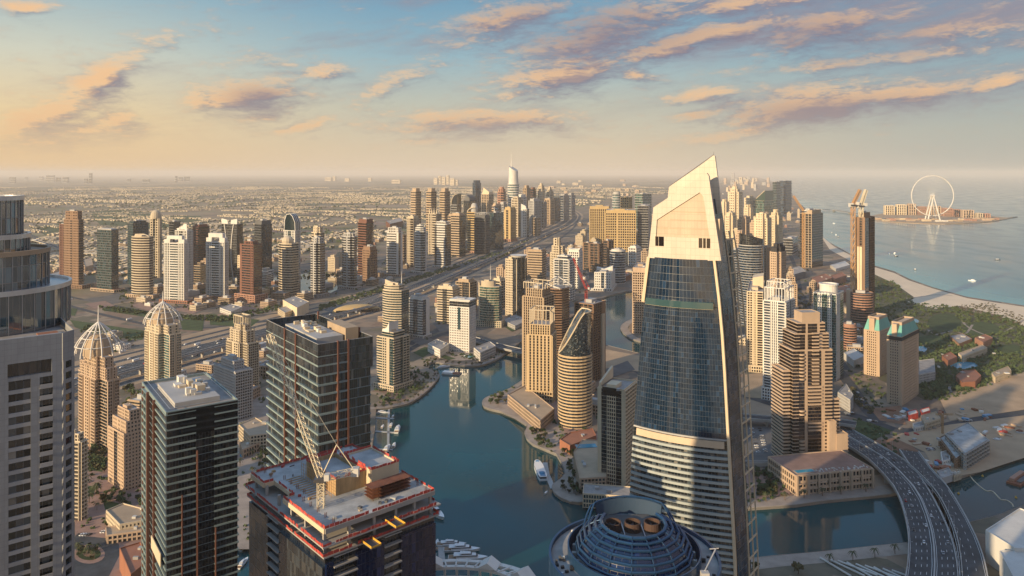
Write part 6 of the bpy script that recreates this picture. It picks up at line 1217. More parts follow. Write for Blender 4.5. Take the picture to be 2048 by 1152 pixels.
# stepped brown tower with a pool podium
t = T('stepped brown sandstone tower with dark glass centre, standing on a terraced pool podium', 1586, 1664, 1672, 925, 700, -6, 'sandst', 'g_brown', [(1.0, 'bandt'), (1.1, 'curt'), (.5, 'solid'), (2.5, 'curt'), (.6, 'solid'), (1.3, 'band')], 'bandt', dep=30, units=0, key='R3', tiers=[(.86, .9, 668, None, (.02, .05)), (.7, .8, 648, None, (.04, .1)), (.45, .55, 629, 'solid', (.08, .1))], name='hotel_tower'); a, b, z1, ztf = t['a'], t['b'], t['z1'], t['ztf']
def wing(lab, x0, y0, x1, y1, z, sty, mat='sandst', g='g_brown', z0=0):
    W, Gl, Rf = MB(), MB(), MB(); P = [(x0, y0), (x1, y0), (x1, y1), (x0, y1)]; seg(W, Gl, P, z0, z, sty, 3.6); cap(Rf, W, P, z); w = W.build('wing', mat, t['root']); Gl.build('wing_glazing', g, w); Rf.build('wing_roof', 'tan', w)
x = a / 2
wing('', x + .9, -b * .42, x + 9, b * .4, ztf(800), ['band', 'band', 'band', None]); wing('', x + 1.2, -b * .5 - 7, x + 13, b * .1, ztf(865), ['solid', 'band', 'band', 'solid']); wing('', x - 6, -b / 2 - 6, x + 1.0, -b / 2 - 1.1, ztf(840), ['solid', 'band', None, 'solid'])
wing('', -x - 8, -b * .35, -x - 1.0, b * .5, ztf(742), ['band', None, 'band', 'band'])
for k, (y0, y1) in enumerate(((692, 715), (724, 800), (824, 840), (800, 806), (858, 864))): pass
def stack(p0, p1, nm, mk):
    zz = ztf(p0)
    while zz > ztf(p1): m = MB(); mk(m, zz); m.build(nm, 'sandst', t['root']); zz -= 3.6
for p0, p1 in ((664, 708), (716, 768)): stack(p0, p1, 'balcony', lambda m, z: m.box(-a * .02, -b / 2 - 1.9, z - 1.25, a * .15, -b / 2 - .1, z))
for p0, p1 in ((771, 806), (843, 863), (902, 920)): stack(p0, p1, 'balcony', lambda m, z: m.box(-a * .12, -b / 2 - 1.7, z - 1.4, a * .235, -b / 2 - .1, z))
for p0, p1 in ((706, 756), (818, 826), (878, 918)): stack(p0, p1, 'round_balcony', lambda m, z: m.hexa([(-a * .275 + a * .072 * math.cos(rad(q)), -b / 2 - .4 + 2.4 * math.sin(rad(q))) for q in range(180, 361, 30)], z - 1.4, z))
pod = T('terraced sandstone podium with arcaded front and rooftop pool, below the stepped brown tower', 1591, 1745, 1748, 975, 937, -12, 'sandst', 'g_dark', 'grid', 'grid', dep=46, units=0, name='podium_building', cat='building', fl=5.4, bay=2.5, par=.8, roof='pave_pink'); a, b, z1 = pod['a'], pod['b'], pod['z1']
for i in range(8): part_box(pod, 'buttress', 'sandst', -a / 2 + i * (a - 1.6) / 7, -b / 2 - 2.4, 0, -a / 2 + i * (a - 1.6) / 7 + 1.6, -b / 2 - .3, z1 + .4)
for i in range(7):
    for lv in (1, 2): part_box(pod, 'balcony', 'sandst', -a / 2 + i * (a - 1.6) / 7 + 1.7, -b / 2 - 2.0, lv * 5.0, -a / 2 + (i + 1) * (a - 1.6) / 7 - .1 - (2 if lv == 2 else 0), -b / 2 - .5, lv * 5.0 + .8)
pl = MB(); pl.box(-a * .45, -b * .42, z1 + .05, -a * .2, -b * .26, z1 + .5); pr = pl.build('pool_rim', 'paving', pod['root']); pl = MB(); pl.box(-a * .435, -b * .40, z1 + .3, -a * .215, -b * .28, z1 + .55); pl.build('pool_water', 'pool', pr)
RND.seed(6)
for i in range(40): part_box(pod, 'sun_lounger', 'roofw', *(lambda X, Y: (X, Y, z1 + .03, X + .7, Y + 1.9, z1 + .5))(RND.uniform(-.18, .47) * a, RND.uniform(-.48, -.32) * b))

# white pergola roof of the tower under the camera (bottom edge)
def pergola_tower():
    Z = 128.0; c = G(905, 1178, Z); root = empty('pergola_tower', (c.x, c.y, 0), 0, 'white ornamental roof pergola with small gables at the water edge below the yachts', 'building')
    rx, ry = 37.5, 23.0; n = 22; k = lambda f, i: (rx * f * math.cos(math.pi * i / n), ry * f * math.sin(math.pi * i / n))
    W, Gl, Rf = MB(), MB(), MB(); P = [k(.9, i) for i in range(n + 1)] + [(-rx * .9, -22), (rx * .9, -22)]; P = [(x, y) for x, y in P]
    seg(W, Gl, P, 0, Z - 7, ['grid'] * len(P), 3.6); cap(Rf, W, P, Z - 7); W.build('cladding', 'white', root); Gl.build('glazing', 'g_dark', root); Rf.build('roof', 'roofg', root)
    m = MB()
    for i in range(n):
        p, q, r_, s = k(1.02, i), k(1.02, i + 1), k(.93, i + 1), k(.93, i); m.hexa([p, q, r_, s], Z - 1.2, Z)
        p, q, r_, s = k(.84, i), k(.84, i + 1), k(.76, i + 1), k(.76, i); m.hexa([p, q, r_, s], Z - 1.5, Z - .3)
    m.build('pergola_beam', 'white', root)
    for i in range(0, n + 1):
        m = MB(); p, q = k(1.0, i), k(.78, i); m.tube((*p, Z - .2), (*q, Z - .3), .5, n=4); m.build('rafter', 'white', root); m = MB(); m.tube((*k(.98, i), Z - 7), (*k(.98, i), Z - 1), .6, n=6); m.build('post', 'white', root)
    for i in (4, 8, 13, 18):
        p = Vector(k(1.0, i)); tdir = (Vector(k(1, i + 1)) - Vector(k(1, i - 1))).normalized(); nn = Vector((tdir.y, -tdir.x)); w = 4.2
        A, B = p - tdir * w, p + tdir * w; A2, B2 = A - nn * 7, B - nn * 7; P2 = p - nn * 7; m = MB()
        m.face([(A.x, A.y, Z + .3), (A2.x, A2.y, Z + .3), (P2.x, P2.y, Z + 3.0), (p.x, p.y, Z + 3.0)][::-1]); m.face([(p.x, p.y, Z + 3.0), (P2.x, P2.y, Z + 3.0), (B2.x, B2.y, Z + .3), (B.x, B.y, Z + .3)][::-1]); m.face([(A.x, A.y, Z + .3), (p.x, p.y, Z + 3), (B.x, B.y, Z + .3)]); m.face([(B2.x, B2.y, Z + .3), (P2.x, P2.y, Z + 3), (A2.x, A2.y, Z + .3)]); m.build('gable_roof', 'white', root)
pergola_tower()
# ------------------------------------------------------------------ low buildings
RND.seed(21)
low('pale sunlit hall with a flat yellow-cream roof in front of the western towers', [(566, 600), (590, 592), (618, 604), (594, 616)], 22, 'hcream', 'solid', units=2); low('smaller cream annex beside the pale sunlit hall', [(556, 617), (580, 611), (594, 618), (570, 626)], 12, 'cream', 'punch', units=2)
def shell():
    c = G(714, 622); root = empty('station_shell', (c.x, c.y, 0), rad(18), 'golden curved shell of the metro station beside the motorway', 'station'); m = MB(); n, k = 18, 8
    f = lambda i, j: (52 * math.cos(math.pi * i / n), 17 * math.sin(math.pi * i / n) * math.cos(math.pi * j / k), 15 * math.sin(math.pi * i / n) * math.sin(math.pi * j / k) + .1)
    for i in range(n):
        for j in range(k): m.face([f(i, j), f(i, j + 1), f(i + 1, j + 1), f(i + 1, j)][::-1])
    m.build('shell_roof', 'gold', root, smooth=True); m = MB(); m.box(-46, -19, 0, 46, -15, 6); m.build('platform_hall', 'g_dark', root)
    m = MB(); m.box(-10, -60, 7, -6, -18, 10); m.build('footbridge', 'lgrey', root)
shell()
for lab, px, z, w, st in (
    ('white terraced villas block left of the black-topped hotel tower', [(856, 688), (874, 679), (897, 688), (880, 700)], 13, 'white', 'punch'), ('white terraced wing right of the black-topped hotel tower', [(948, 696), (980, 684), (991, 692), (960, 706)], 13, 'white', 'grid'),
    ('cream stepped townhouses with brown flat roofs by the palm garden', [(213, 1022), (246, 1008), (283, 1018), (283, 1042), (240, 1050)], 11, 'cream', 'punch'), ('long cream retaining house with dark garage doors below the townhouses', [(212, 1056), (283, 1046), (285, 1062), (214, 1072)], 7, 'sandst', 'grid'),
    ('red-walled flat-roofed house at the bottom street corner', [(240, 1098), (280, 1086), (300, 1120), (262, 1150)], 16, 'terra', 'solid'), ('cream stepped houses behind the fountain promenade', [(478, 850), (510, 836), (534, 850), (534, 868), (500, 872)], 18, 'cream', 'grid'),
    ('long cream arcade house by the fountain promenade', [(480, 886), (530, 868), (534, 880), (486, 900)], 9, 'sandst', 'grid'), ('white flat warehouse terminal with roof slots, bottom right corner', [(1972, 1062), (2040, 1018), (2120, 1050), (2120, 1100), (2030, 1098)], 24, 'roofw', 'solid'),
    ('lower white warehouse stepping in front of the flat warehouse terminal', [(2000, 1104), (2030, 1100), (2120, 1106), (2120, 1175), (2030, 1160)], 22, 'roofw', 'solid'), ('pale office block beside the plaza road, under the white and green tower', [(1676, 785), (1692, 768), (1706, 790), (1700, 800)], 16, 'lgrey', 'punch'),
    ('flat white showroom behind the pale office block', [(1688, 706), (1708, 698), (1730, 712), (1708, 722)], 10, 'roofw', 'solid'), ('grey concrete apartment frame behind the front green-roofed hotel twin', [(1836, 722), (1868, 718), (1870, 744), (1838, 750)], 14, 'lgrey', 'punch'),
    ('pale blue-roofed concrete frame on the riverside building site', [(1893, 868), (1935, 846), (1976, 880), (1930, 908)], 16, 'conc', 'balc'), ('brown concrete shell next to the blue-roofed concrete frame', [(1880, 876), (1892, 870), (1926, 908), (1912, 918)], 10, 'brown', 'balc'),
    ('yellow site office with a pale blue roof near the orange crane mast', [(1842, 832), (1872, 824), (1880, 838), (1850, 848)], 8, 'cream', 'punch'), ('white site cabin row in front of the yellow site office', [(1826, 848), (1848, 843), (1852, 851), (1830, 856)], 5, 'white', 'punch'),
    ('red-roofed shed on the riverside building site', [(1814, 824), (1832, 819), (1836, 827), (1818, 832)], 6, 'redguard', 'solid'), ('bright red shed beside the red-roofed site shed', [(1841, 820), (1858, 815), (1860, 822), (1844, 827)], 6, 'redguard', 'solid'),
    ('two-storey white site office in the riverside yard', [(1882, 905), (1896, 902), (1900, 920), (1886, 923)], 6, 'white', 'punch'), ('grey riverside boathouse by the floating boom', [(1875, 944), (1897, 936), (1905, 950), (1883, 958)], 6, 'lgrey', 'solid'), ('white riverside kiosk next to the grey boathouse', [(1904, 944), (1918, 940), (1922, 948), (1908, 953)], 5, 'cream', 'punch'),
    ('round-edged brown thatch-coloured pavilion in the park', [(1912, 752), (1925, 742), (1950, 740), (1962, 752), (1950, 764), (1925, 766)], 9, 'terra', 'solid'), ('orange hotel villa between the round park lawns', [(1950, 676), (1970, 669), (1985, 676), (1966, 685)], 10, 'pink', 'punch'), ('brown pavilion left of the orange hotel villa', [(1900, 672), (1925, 667), (1944, 678), (1918, 688)], 7, 'brown', 'punch'),
    ('long cream hotel wing in the park below the orange hotel villa', [(1917, 707), (1965, 690), (1974, 696), (1926, 714)], 9, 'cream', 'punch'), ('second long cream hotel wing nearer the park wall', [(1984, 746), (2016, 733), (2022, 741), (1990, 754)], 9, 'cream', 'punch'), ('dark red pavilion roof beside the park pool', [(1884, 712), (1900, 704), (1914, 714), (1896, 722)], 9, 'terra', 'solid'),
    ('terracotta resort block behind the white and green tower', [(1622, 556), (1650, 548), (1664, 556), (1636, 566)], 22, 'pink', 'punch'), ('terracotta resort wing nearer the sea', [(1660, 552), (1684, 545), (1692, 551), (1668, 559)], 18, 'pink', 'punch'), ('lower terracotta resort wing by the round brown hotel', [(1672, 575), (1698, 568), (1704, 580), (1680, 588)], 22, 'pink', 'punch'),
    ('grey podium block at the foot of the cream beach towers', [(1568, 540), (1598, 532), (1612, 542), (1580, 552)], 16, 'grey', 'grid'), ('white low sheds by the beach road', [(1660, 530), (1690, 522), (1700, 530), (1672, 538)], 8, 'roofw', 'solid'), ('cream podium block under the bright cream slab', [(1494, 720), (1528, 712), (1540, 722), (1500, 732)], 9, 'sandst', 'punch'),
    ('cream terraces stepping down from the golden column tower to the quay', [(1016, 790), (1050, 772), (1108, 818), (1080, 842)], 13, 'sandst', 'grid'), ('pool terrace podium beside the striped tower with the roof fin', [(1148, 905), (1165, 880), (1212, 882), (1212, 955), (1160, 958)], 14, 'sandst', 'grid'), ('red-roofed terrace between the golden tower and the pool terrace', [(1120, 880), (1140, 866), (1185, 858), (1192, 872), (1140, 892)], 9, 'terra', 'solid'),
    ('long low podium at the foot of the striped tower with the roof fin', [(1168, 968), (1262, 975), (1262, 994), (1166, 988)], 12, 'hcream', 'cgrid'), ('low brown house on the far quay beside the white V-roofed block', [(1232, 548), (1250, 543), (1262, 550), (1244, 556)], 12, 'terra', 'punch'), ('grey bank of shops under the window-grid tower', [(1004, 640), (1030, 630), (1058, 640), (1030, 652)], 8, 'lgrey', 'punch'),
    ('beige block between the motorway and the banded slab', [(784, 640), (800, 632), (815, 640), (800, 650)], 24, 'cream', 'punch'), ('low brown offices at the western interchange', [(100, 548), (128, 540), (132, 556), (104, 562)], 18, 'tan', 'punch'), ('sandy low block behind the dark teal slanted tower', [(166, 520), (182, 515), (186, 530), (170, 534)], 22, 'sandst', 'punch'),
    ('white stepped flats behind the grey stone tower', [(20, 482), (40, 474), (60, 484), (40, 494)], 42, 'cream', 'punch'), ('dull brown mall far behind the brown tower pair', [(772, 442), (800, 436), (806, 442), (780, 448)], 30, 'rbrown', 'punch'), ('white villa cluster building on the western service road', [(440, 616), (462, 608), (484, 614), (462, 624)], 9, 'white', 'punch')):
    low(lab, px, z, w, st, roof='roofw' if w in ('roofw', 'redguard') else 'terra' if w in ('pink', 'terra') else 'deck' if 'blue-roofed' in lab else 'tan' if w in ('cream', 'sandst') else 'roofg', units=0 if w in ('redguard', 'roofw') else 2, group=None, g='g_teal' if 'striped' in lab else 'g_dark')
# long tail of podium blocks along the western service road, told apart by the tower they front
pl = G(1172, 892, 14.2); m = MB(); m.box(-11, -5, 0, 11, 5, .25); tag(m.build('swimming_pool', 'pool', None, (pl.x, pl.y, 14.2), rad(8)), 'blue pool on the terrace beside the striped tower with the roof fin', 'pool')
# ------------------------------------------------------------------ bridges
def bridge(label, P, w0, w1, zf, name='bridge', rails=True, lanes=(), piers=None, depth=2.2):
    root = empty(name, (0, 0, 0), 0, label, 'bridge'); m = MB(); ribbon('', '', P, w0, w1, 0, depth, zf, mb=m); m.build('deck', 'conc', root)
    m = MB(); ribbon('', '', P, w0 + .8, w1 - .8, .03, 0, zf, mb=m); m.build('carriageway', 'asphalt', root)
    for o in (w0, w1 - .6):
        m = MB(); ribbon('', '', P, o, o + .6, 1.1, 1.2, zf, mb=m); m.build('parapet', 'lgrey', root)
    m = MB()
    for o, solid_ in lanes: dashes(m, P, o, .06, .14, 30 if solid_ else 4, .1 if solid_ else 8, zf)
    if lanes: m.build('lane_marking', 'mark', root)
    for i in piers or ():
        p = P[i]; t = (P[min(i + 1, len(P) - 1)] - P[i - 1]).normalized(); n = Vector((t.y, -t.x)); A, B = Vector((p.x, p.y)) + n * (w0 + 3), Vector((p.x, p.y)) + n * (w1 - 3); m = MB(); q = t * 1.2; m.hexa([A - q, B - q, B + q, A + q] if (B - A).cross(q) > 0 else [B - q, A - q, A + q, B + q], -4, zf[i] - depth + .2); m.build('pier', 'conc', root)
    return root
def gz(px, py, z): p = G(px, py, z); return Vector((p.x, p.y))
P = smooth([gz(*q) for q in ((1640, 835, 3), (1690, 866, 6), (1742, 897, 10), (1791, 936, 11), (1834, 985, 11), (1860, 1050, 11), (1869, 1110, 11), (1866, 1180, 11), (1850, 1300, 11))], 5); n = len(P)
bridge('wide curved road bridge with a central barrier sweeping over the canal', P, -17.5, 17.5, [min(11, .3 + 11 * i / 13) for i in range(n)], 'road_bridge', lanes=((-16, 1), (-12, 0), (-8.4, 0), (-4.8, 0), (-1.6, 1), (1.6, 1), (4.8, 0), (8.4, 0), (12, 0), (16, 1)), piers=(16, 24, 30))
root = [o for o in COL.objects if o.name.startswith('road_bridge')][0]; m = MB(); ribbon('', '', P, -.5, .5, 1.0, .95, [min(11, .3 + 11 * i / 13) for i in range(n)], mb=m); m.build('central_barrier', 'lgrey', root)
P2 = smooth([gz(*q) for q in ((1818, 898, 4), (1846, 938, 9), (1881, 985, 11), (1916, 1050, 11), (1938, 1110, 11), (1948, 1180, 11), (1950, 1300, 11))], 5); n = len(P2)
bridge('narrower ramp bridge running beside the wide curved bridge on its outer side', P2, -9.5, 9.5, [min(11, 2 + 10 * i / 9) for i in range(n)], 'road_bridge', lanes=((-8, 1), (-2.7, 0), (2.7, 0), (8, 1)), piers=(13, 20))
P3 = smooth([gz(*q) for q in ((925, 672, 5), (952, 679, 7), (1000, 691, 8), (1050, 703, 7), (1080, 711, 4))], 4); bridge('flat road bridge over the marina mouth next to the black-topped hotel tower', P3, -10, 10, [7] * len(P3), 'road_bridge', lanes=((-9, 1), (0, 1), (9, 1)), piers=(4, 8, 12))
P4 = smooth([gz(*q) for q in ((1480, 832, 9), (1560, 838, 9), (1640, 838, 9), (1712, 848, 9))], 3); bridge('grey flyover crossing behind the stepped brown tower', P4, -8, 8, [9] * len(P4), 'flyover', lanes=((-7, 1), (7, 1)), piers=(2, 4, 6))
P5 = smooth([gz(*q) for q in ((1640, 419, 6), (1668, 420, 8), (1700, 425, 8), (1745, 433, 6), (1775, 440, 4))], 4); bridge('long low bridge leading to the ferris wheel island', P5, -14, 14, [8] * len(P5), 'causeway_bridge', piers=(4, 8, 12))
def lamp(x, y, z, ang, lab, grp):
    r_ = empty('street_lamp', (x, y, z), ang, lab, 'lamp post', grp); m = MB(); m.tube((0, 0, 0), (0, 0, 10), .13, .08, 5); m.build('pole', 'lgrey', r_); m = MB(); m.tube((0, 0, 10), (2.2, 0, 10.3), .07, n=4); m.box(1.8, -.18, 10.22, 2.7, .18, 10.4); m.build('lamp_head', 'lgrey', r_)
for Q, of, lab in ((P, -17, 'thin grey lamp post on the inner kerb of the wide curved bridge'), (P, 17, 'thin grey lamp post on the outer kerb of the wide curved bridge'), (P2, 9.2, 'thin grey lamp post on the outer kerb of the ramp bridge')):
    S_ = side(Q, of)
    for i in range(9, len(Q) - 4, 2): t_ = (Q[i + 1] - Q[i]).normalized(); lamp(S_[i].x, S_[i].y, 11.6, math.atan2(t_.y, t_.x) + (rad(90) if of > 0 else rad(-90)), lab, lab.replace('post', 'posts', 1).replace('thin grey ', ''))
V = [p for p in side(HW, 40)][2:46]; bridge('elevated metro viaduct running along the motorway', V, -5, 5, [11] * len(V), 'metro_viaduct', piers=range(1, 43), depth=2)
V = smooth([gz(*q) for q in ((1120, 540, 8), (1165, 500, 8), (1188, 470, 8))], 4); 
V = smooth([gz(*q) for q in ((60, 478, 9), (95, 487, 9), (128, 500, 9), (160, 505, 9), (300, 512, 9))], 4); bridge('interchange flyover far behind the grey stone tower', V, -9, 9, [9] * len(V), 'flyover', piers=range(1, 15, 2))
P6 = [gz(1492, 925, 9), gz(1575, 924, 9)]; bridge('pink covered footbridge between the car park and the terraced podium', P6, -2.5, 2.5, [9, 9], 'footbridge', depth=3)
# ------------------------------------------------------------------ island with the wheel
ISL = [G(x, y) for x, y in ((1742, 437), (1765, 442), (1800, 445), (1845, 447), (1890, 448), (1925, 447), (1960, 445), (1990, 442), (2012, 438), (2026, 435.2), (2010, 435), (1980, 432), (1940, 428), (1890, 425), (1820, 423), (1775, 425), (1745, 431))]
m = MB(); m.hexa([(p.x, p.y) for p in ISL], -4, .6); tag(m.build('island_land', 'sand'), kind='structure')
for lab, x0, xc, x1, yb, yt, w in (('first cream island hotel block, at the bridge end', 1770, 1789, 1793, 430, 412, 'hcream'), ('second cream island hotel block behind the shore promenade', 1794, 1813, 1816, 430, 410, 'hcream'), ('third and tallest island hotel block beside the wheel', 1817, 1832, 1834, 430, 408.5, 'sandst'), ('low pinkish island block seen through the left half of the wheel', 1835, 1853, 1856, 430, 414, 'pink'), ('pale island block seen behind the wheel legs', 1858, 1882, 1886, 431, 413, 'sandst'), ('pinkish island block under the right rim of the wheel', 1887, 1905, 1908, 433, 417, 'pink'),
                                   ('brown flat-topped island block right of the wheel', 1908, 1922, 1925, 434, 419.5, 'pink'), ('cream flat-topped island block right of the brown one', 1926, 1948, 1952, 436, 421, 'sandst'), ('small cream island house near the tip', 1955, 1966, 1969, 437, 427, 'cream'), ('last pinkish island house before the breakwater', 1970, 1981, 1984, 437, 428, 'pink')):
    T(lab, x0, xc, x1, yb, yt, 18, w, 'g_brown', 'pier', 'pier', units=0, name='island_block', cat='building', dep=60, par=2)
RND.seed(31)
for i in range(26):
    x = 1760 + i * 9.2 + RND.uniform(-3, 3); y = RND.uniform(438.5, 443.5) - max(0, (x - 1950) * .05); p = G(x, y); m = MB(); s = RND.uniform(12, 26); m.box(-s, -10, 0, s, 10, RND.uniform(6, 13)); tag(m.build('shore_pavilion', RND.choice(['hcream', 'sandst', 'white', 'pink', 'tan']), None, (p.x, p.y, .6)), 'low flat pavilion on the island shore in front of the hotel blocks', 'building', 'low pavilions on the island shore')
def wheel():
    p = G(1865, 440); Y = p.y; s = Y / F; hz = (440 - 391.5) * s; Rr = 126.0; root = empty('ferris_wheel', (p.x, Y, .6), rad(-6), 'giant white ferris wheel on the island tip', 'ferris wheel'); m = MB()
    n = 72; c = lambda r, i, y: (r * math.cos(2 * math.pi * i / n), y, hz + r * math.sin(2 * math.pi * i / n))
    m.path([c(Rr, i, 0) for i in range(n)], 2.6, 5, True); m.build('rim', 'white', root); m = MB()
    for i in range(n): m.tube((0, 0, hz), c(Rr, i, 0), .16, n=3)
    m.build('spoke', 'white', root)
    for i in range(48): t = 2 * math.pi * i / 48; m = MB(); m.ball((0, 0, 0), 2.6, 2.2, 2.2, 6, 4); m.build('cabin', 'lgrey', root, (Rr * 1.035 * math.cos(t), 0, hz + Rr * 1.035 * math.sin(t)))
    m = MB(); m.tube((0, -22, hz), (0, 22, hz), 7, n=10); m.build('hub', 'white', root)
    for x, y in ((-44, -40), (28, -40), (-26, 40), (40, 40)): m = MB(); m.tube((x, y, 0), (0, math.copysign(16, y), hz), 4.2, 3.4, 6); m.build('leg', 'white', root)
wheel()
m = MB(); c0 = [G(x, y, WZ) for x, y in ((2014, 437.2), (2024, 435.6), (2034, 434.4))]
for i in range(2): m.tube((c0[i].x, c0[i].y, WZ), (c0[i + 1].x, c0[i + 1].y, WZ), 5, n=6)
tag(m.build('breakwater', 'dgrey'), 'thin dark rock breakwater off the island tip', 'breakwater')
# ------------------------------------------------------------------ cranes
def crane_at(label, px, yb, ytop, jpx, jpy, bx, mat, w, r, dz=0, km=16, kj=14, zb=0.0):
    p = G(px, yb); z = lambda y: H - (y - HY) * p.y / F; X = lambda x: (x - 1024) * p.y / F
    luffing_crane(label, (p.x, p.y, zb), (p.x, p.y, z(ytop)), (X(jpx), p.y + 4, z(jpy)), (X(bx), p.y, z(ytop)), w, r, mat, km, kj)
crane_at('cream crane with a steep jib, left of two beside the plywood-clad tower', 1706, 640, 412, 1722, 380, 1702, 'craneorange', 6, .7); crane_at('second cream crane with a steep jib, close against the plywood-clad tower', 1722, 640, 414, 1734, 380, 1717, 'cranecream', 6, .7)
crane_at('thin crane with a leaning jib in front of the golden scaffold tower', 1607, 545, 424, 1588, 392, 1610, 'craneorange', 6, .8); 
t = TW['M15']; rx, ry, rz = t['root'].location; p = Vector((rx, ry)); zz = t['z1']; q = lambda x, y: ((x - 1024) * p.y / F, p.y, H - (y - HY) * p.y / F)
luffing_crane('bright red luffing crane with a steep jib on the brown unfinished tower', (q(1172, 0)[0], p.y, zz), q(1172, 580), q(1147, 517), q(1182, 578), 3, .45, 'cranered', 5, 12)
m = MB(); p = G(1885, 868); lattice(m, (0, 0, 0), (0, 0, 22), 1.6, 10, .2); lattice(m, (-8, 0, 22.5), (12, 0, 22.5), 1.4, 10, .15); tag(m.build('tower_crane', 'craneorange', None, (p.x, p.y, 0)), 'orange crane mast on the riverside building site', 'crane')
# ------------------------------------------------------------------ boats
def yacht(label, px, py, L, ang, s=1.0, group='boats moored in the marina', mats=('gel', 'teak', 'black'), fly=True, cat='yacht', name='yacht'):
    p = G(px, py, WZ); root = empty(name, (p.x, p.y, WZ), rad(ang), label, cat, group); W = L * .24; hb = L * .075
    out = [(-.5, .86), (-.3, 1), (.05, 1), (.25, .82), (.4, .45), (.5, .02)]; m = MB()
    up = [(x * L, -y * W / 2) for x, y in out] + [(x * L, y * W / 2) for x, y in reversed(out)]; lo = [(x * .93, y * .72) for x, y in up]; n = len(up)
    for i in range(n): a, b, c, d = lo[i], lo[(i + 1) % n], up[(i + 1) % n], up[i]; m.face([(*a, -.4), (*b, -.4), (*c, hb), (*d, hb)])
    m.face([(*q, hb) for q in up]); m.build('hull', mats[0], root)
    m = MB(); m.hexa([(-.49 * L, -.38 * W), (-.27 * L, -.4 * W), (-.27 * L, .4 * W), (-.49 * L, .4 * W)], hb + .02, hb + .12); m.build('aft_deck', mats[1], root)
    def house(x0, x1, w, z0, z1, nm, mat, rk=.06): m = MB(); a = [(x0 * L, -w * W / 2), (x1 * L, -w * W / 2 * .7), (x1 * L, w * W / 2 * .7), (x0 * L, w * W / 2)]; b = [(x0 * L, -w * W * .46), ((x1 - rk) * L, -w * W * .3), ((x1 - rk) * L, w * W * .3), (x0 * L, w * W * .46)]; [m.face([(*a[i], z0), (*a[(i + 1) % 4], z0), (*b[(i + 1) % 4], z1), (*b[i], z1)]) for i in range(4)]; m.face([(*q, z1) for q in b]); return m.build(nm, mat, root)
    house(-.3, .26, .78, hb + .02, hb + L * .035, 'saloon', mats[0]); house(-.29, .25, .76, hb + L * .0352, hb + L * .06, 'window_band', mats[2]); house(-.36, .2, .82, hb + L * .0602, hb + L * .072, 'upper_deck', mats[0])
    if fly: house(-.16, .1, .56, hb + L * .0722, hb + L * .10, 'flybridge', mats[2]); house(-.2, .07, .62, hb + L * .1002, hb + L * .112, 'hardtop', mats[0]); m = MB(); m.tube((-.12 * L, 0, hb + L * .11), (-.15 * L, 0, hb + L * .16), L * .006, n=4); m.build('radar_mast', mats[0], root)
    return root
yacht('white motor yacht farthest out of the three lying side by side at the bottom quay', 903, 1091, 24, 4); yacht('white flybridge yacht in the middle of the three side by side at the bottom quay', 924, 1102, 29, 3); yacht('large white yacht with a dark waterline, closest to the white pergola roof', 936, 1119, 31, 2, mats=('gel', 'teak', 'dgrey'))
yacht('small white boat moored stern-on beside the wooden jetty', 858, 1099, 15, 178, fly=False); yacht('white cruiser moored at the jetty corner by the building site', 852, 1112, 16, 178); yacht('large white yacht lying diagonally right behind the building site', 864, 1024, 40, -52); yacht('low white tender boat next to the diagonal yacht', 848, 1036, 14, -50, fly=False)
yacht('long white boat lying across at the head of the west pontoon', 766, 826, 17, 4); yacht('small white boat just below the pontoon head', 786, 833, 10, 88, fly=False); yacht('white boat on the left side of the second pontoon', 765, 854, 13, 90, fly=False); yacht('white catamaran-like boat at the inner berth of the second pontoon', 782, 851, 15, 92); yacht('broad white flybridge yacht at the outer berth of the second pontoon', 795, 860, 26, 92); yacht('slim white boat at the outer end of the third pontoon', 774, 899, 24, 86); yacht('white cruiser with a square stern at the third pontoon', 788, 892, 17, 92)
yacht('blue-trimmed white catamaran moored at the marina bend', 888, 735, 22, 30, fly=False, mats=('gel', 'bluepaint', 'black')); yacht('small grey launch by the floating restaurant', 908, 741, 9, 60, fly=False); 
yacht('white boat in the inner basin between the black tower and the building site', 490, 1094, 15, 80, fly=False); yacht('white cruiser lower down in the inner basin by the black tower', 486, 1128, 17, 85)
yacht('small white boat alongside the yachts, nearest the wooden jetty head', 874, 1086, 11, 90, fly=False); yacht('short white launch between the tour ferry and the oval garden', 1092, 986, 8, 70, fly=False)
p = G(903, 748, WZ); fr = empty('floating_restaurant', (p.x, p.y, WZ), rad(-12), 'flat white floating restaurant pontoon with a brown rear deck at the marina bend', 'pontoon'); m = MB(); m.box(-14, -6, -.4, 14, 6, .9); m.build('float', 'conc', fr); m = MB(); m.box(-13, -5.4, .92, 3, 5.4, 3.4); m.build('pavilion', 'gel', fr); m = MB(); m.box(4, -5, .92, 13, 5, 2.6); m.build('rear_deck', 'terra', fr)
def ferry():
    p = G(1080, 944, WZ); root = empty('ferry', (p.x, p.y, WZ), rad(97), 'long white tour ferry with a blue and white roof, berthed at the curved jetty', 'ferry'); L, W = 44, 9.4; m = MB(); pts = [(-.5, .8), (-.35, 1), (.2, 1), (.42, .7), (.5, .3)]; up = [(x * L, -y * W / 2) for x, y in pts] + [(x * L, y * W / 2) for x, y in reversed(pts)]; m.hexa(up, -.5, 1.6); m.build('hull', 'gel', root)
    m = MB(); m.hexa([(x * .93, y * .9) for x, y in up], 1.62, 3.6); m.build('window_band', 'g_dark', root); m = MB(); m.hexa([(x * .96, y * .94) for x, y in up], 3.62, 4.3); m.build('roof', 'gel', root)
    m = MB(); m.hexa([(-20, -2.6), (-9, -2.9), (-9, 2.9), (-20, 2.6)], 4.32, 4.5); m.lathe([(3.1, 4.5), (2.2, 5.6), (0, 5.8)], 14, -13, 0); m.build('wheelhouse', 'bluepaint', root); m = MB(); m.hexa([(16, -2), (19.5, -1.2), (19.5, 1.2), (16, 2)], 4.32, 4.5); m.build('bow_roof_panel', 'bluepaint', root)
ferry()
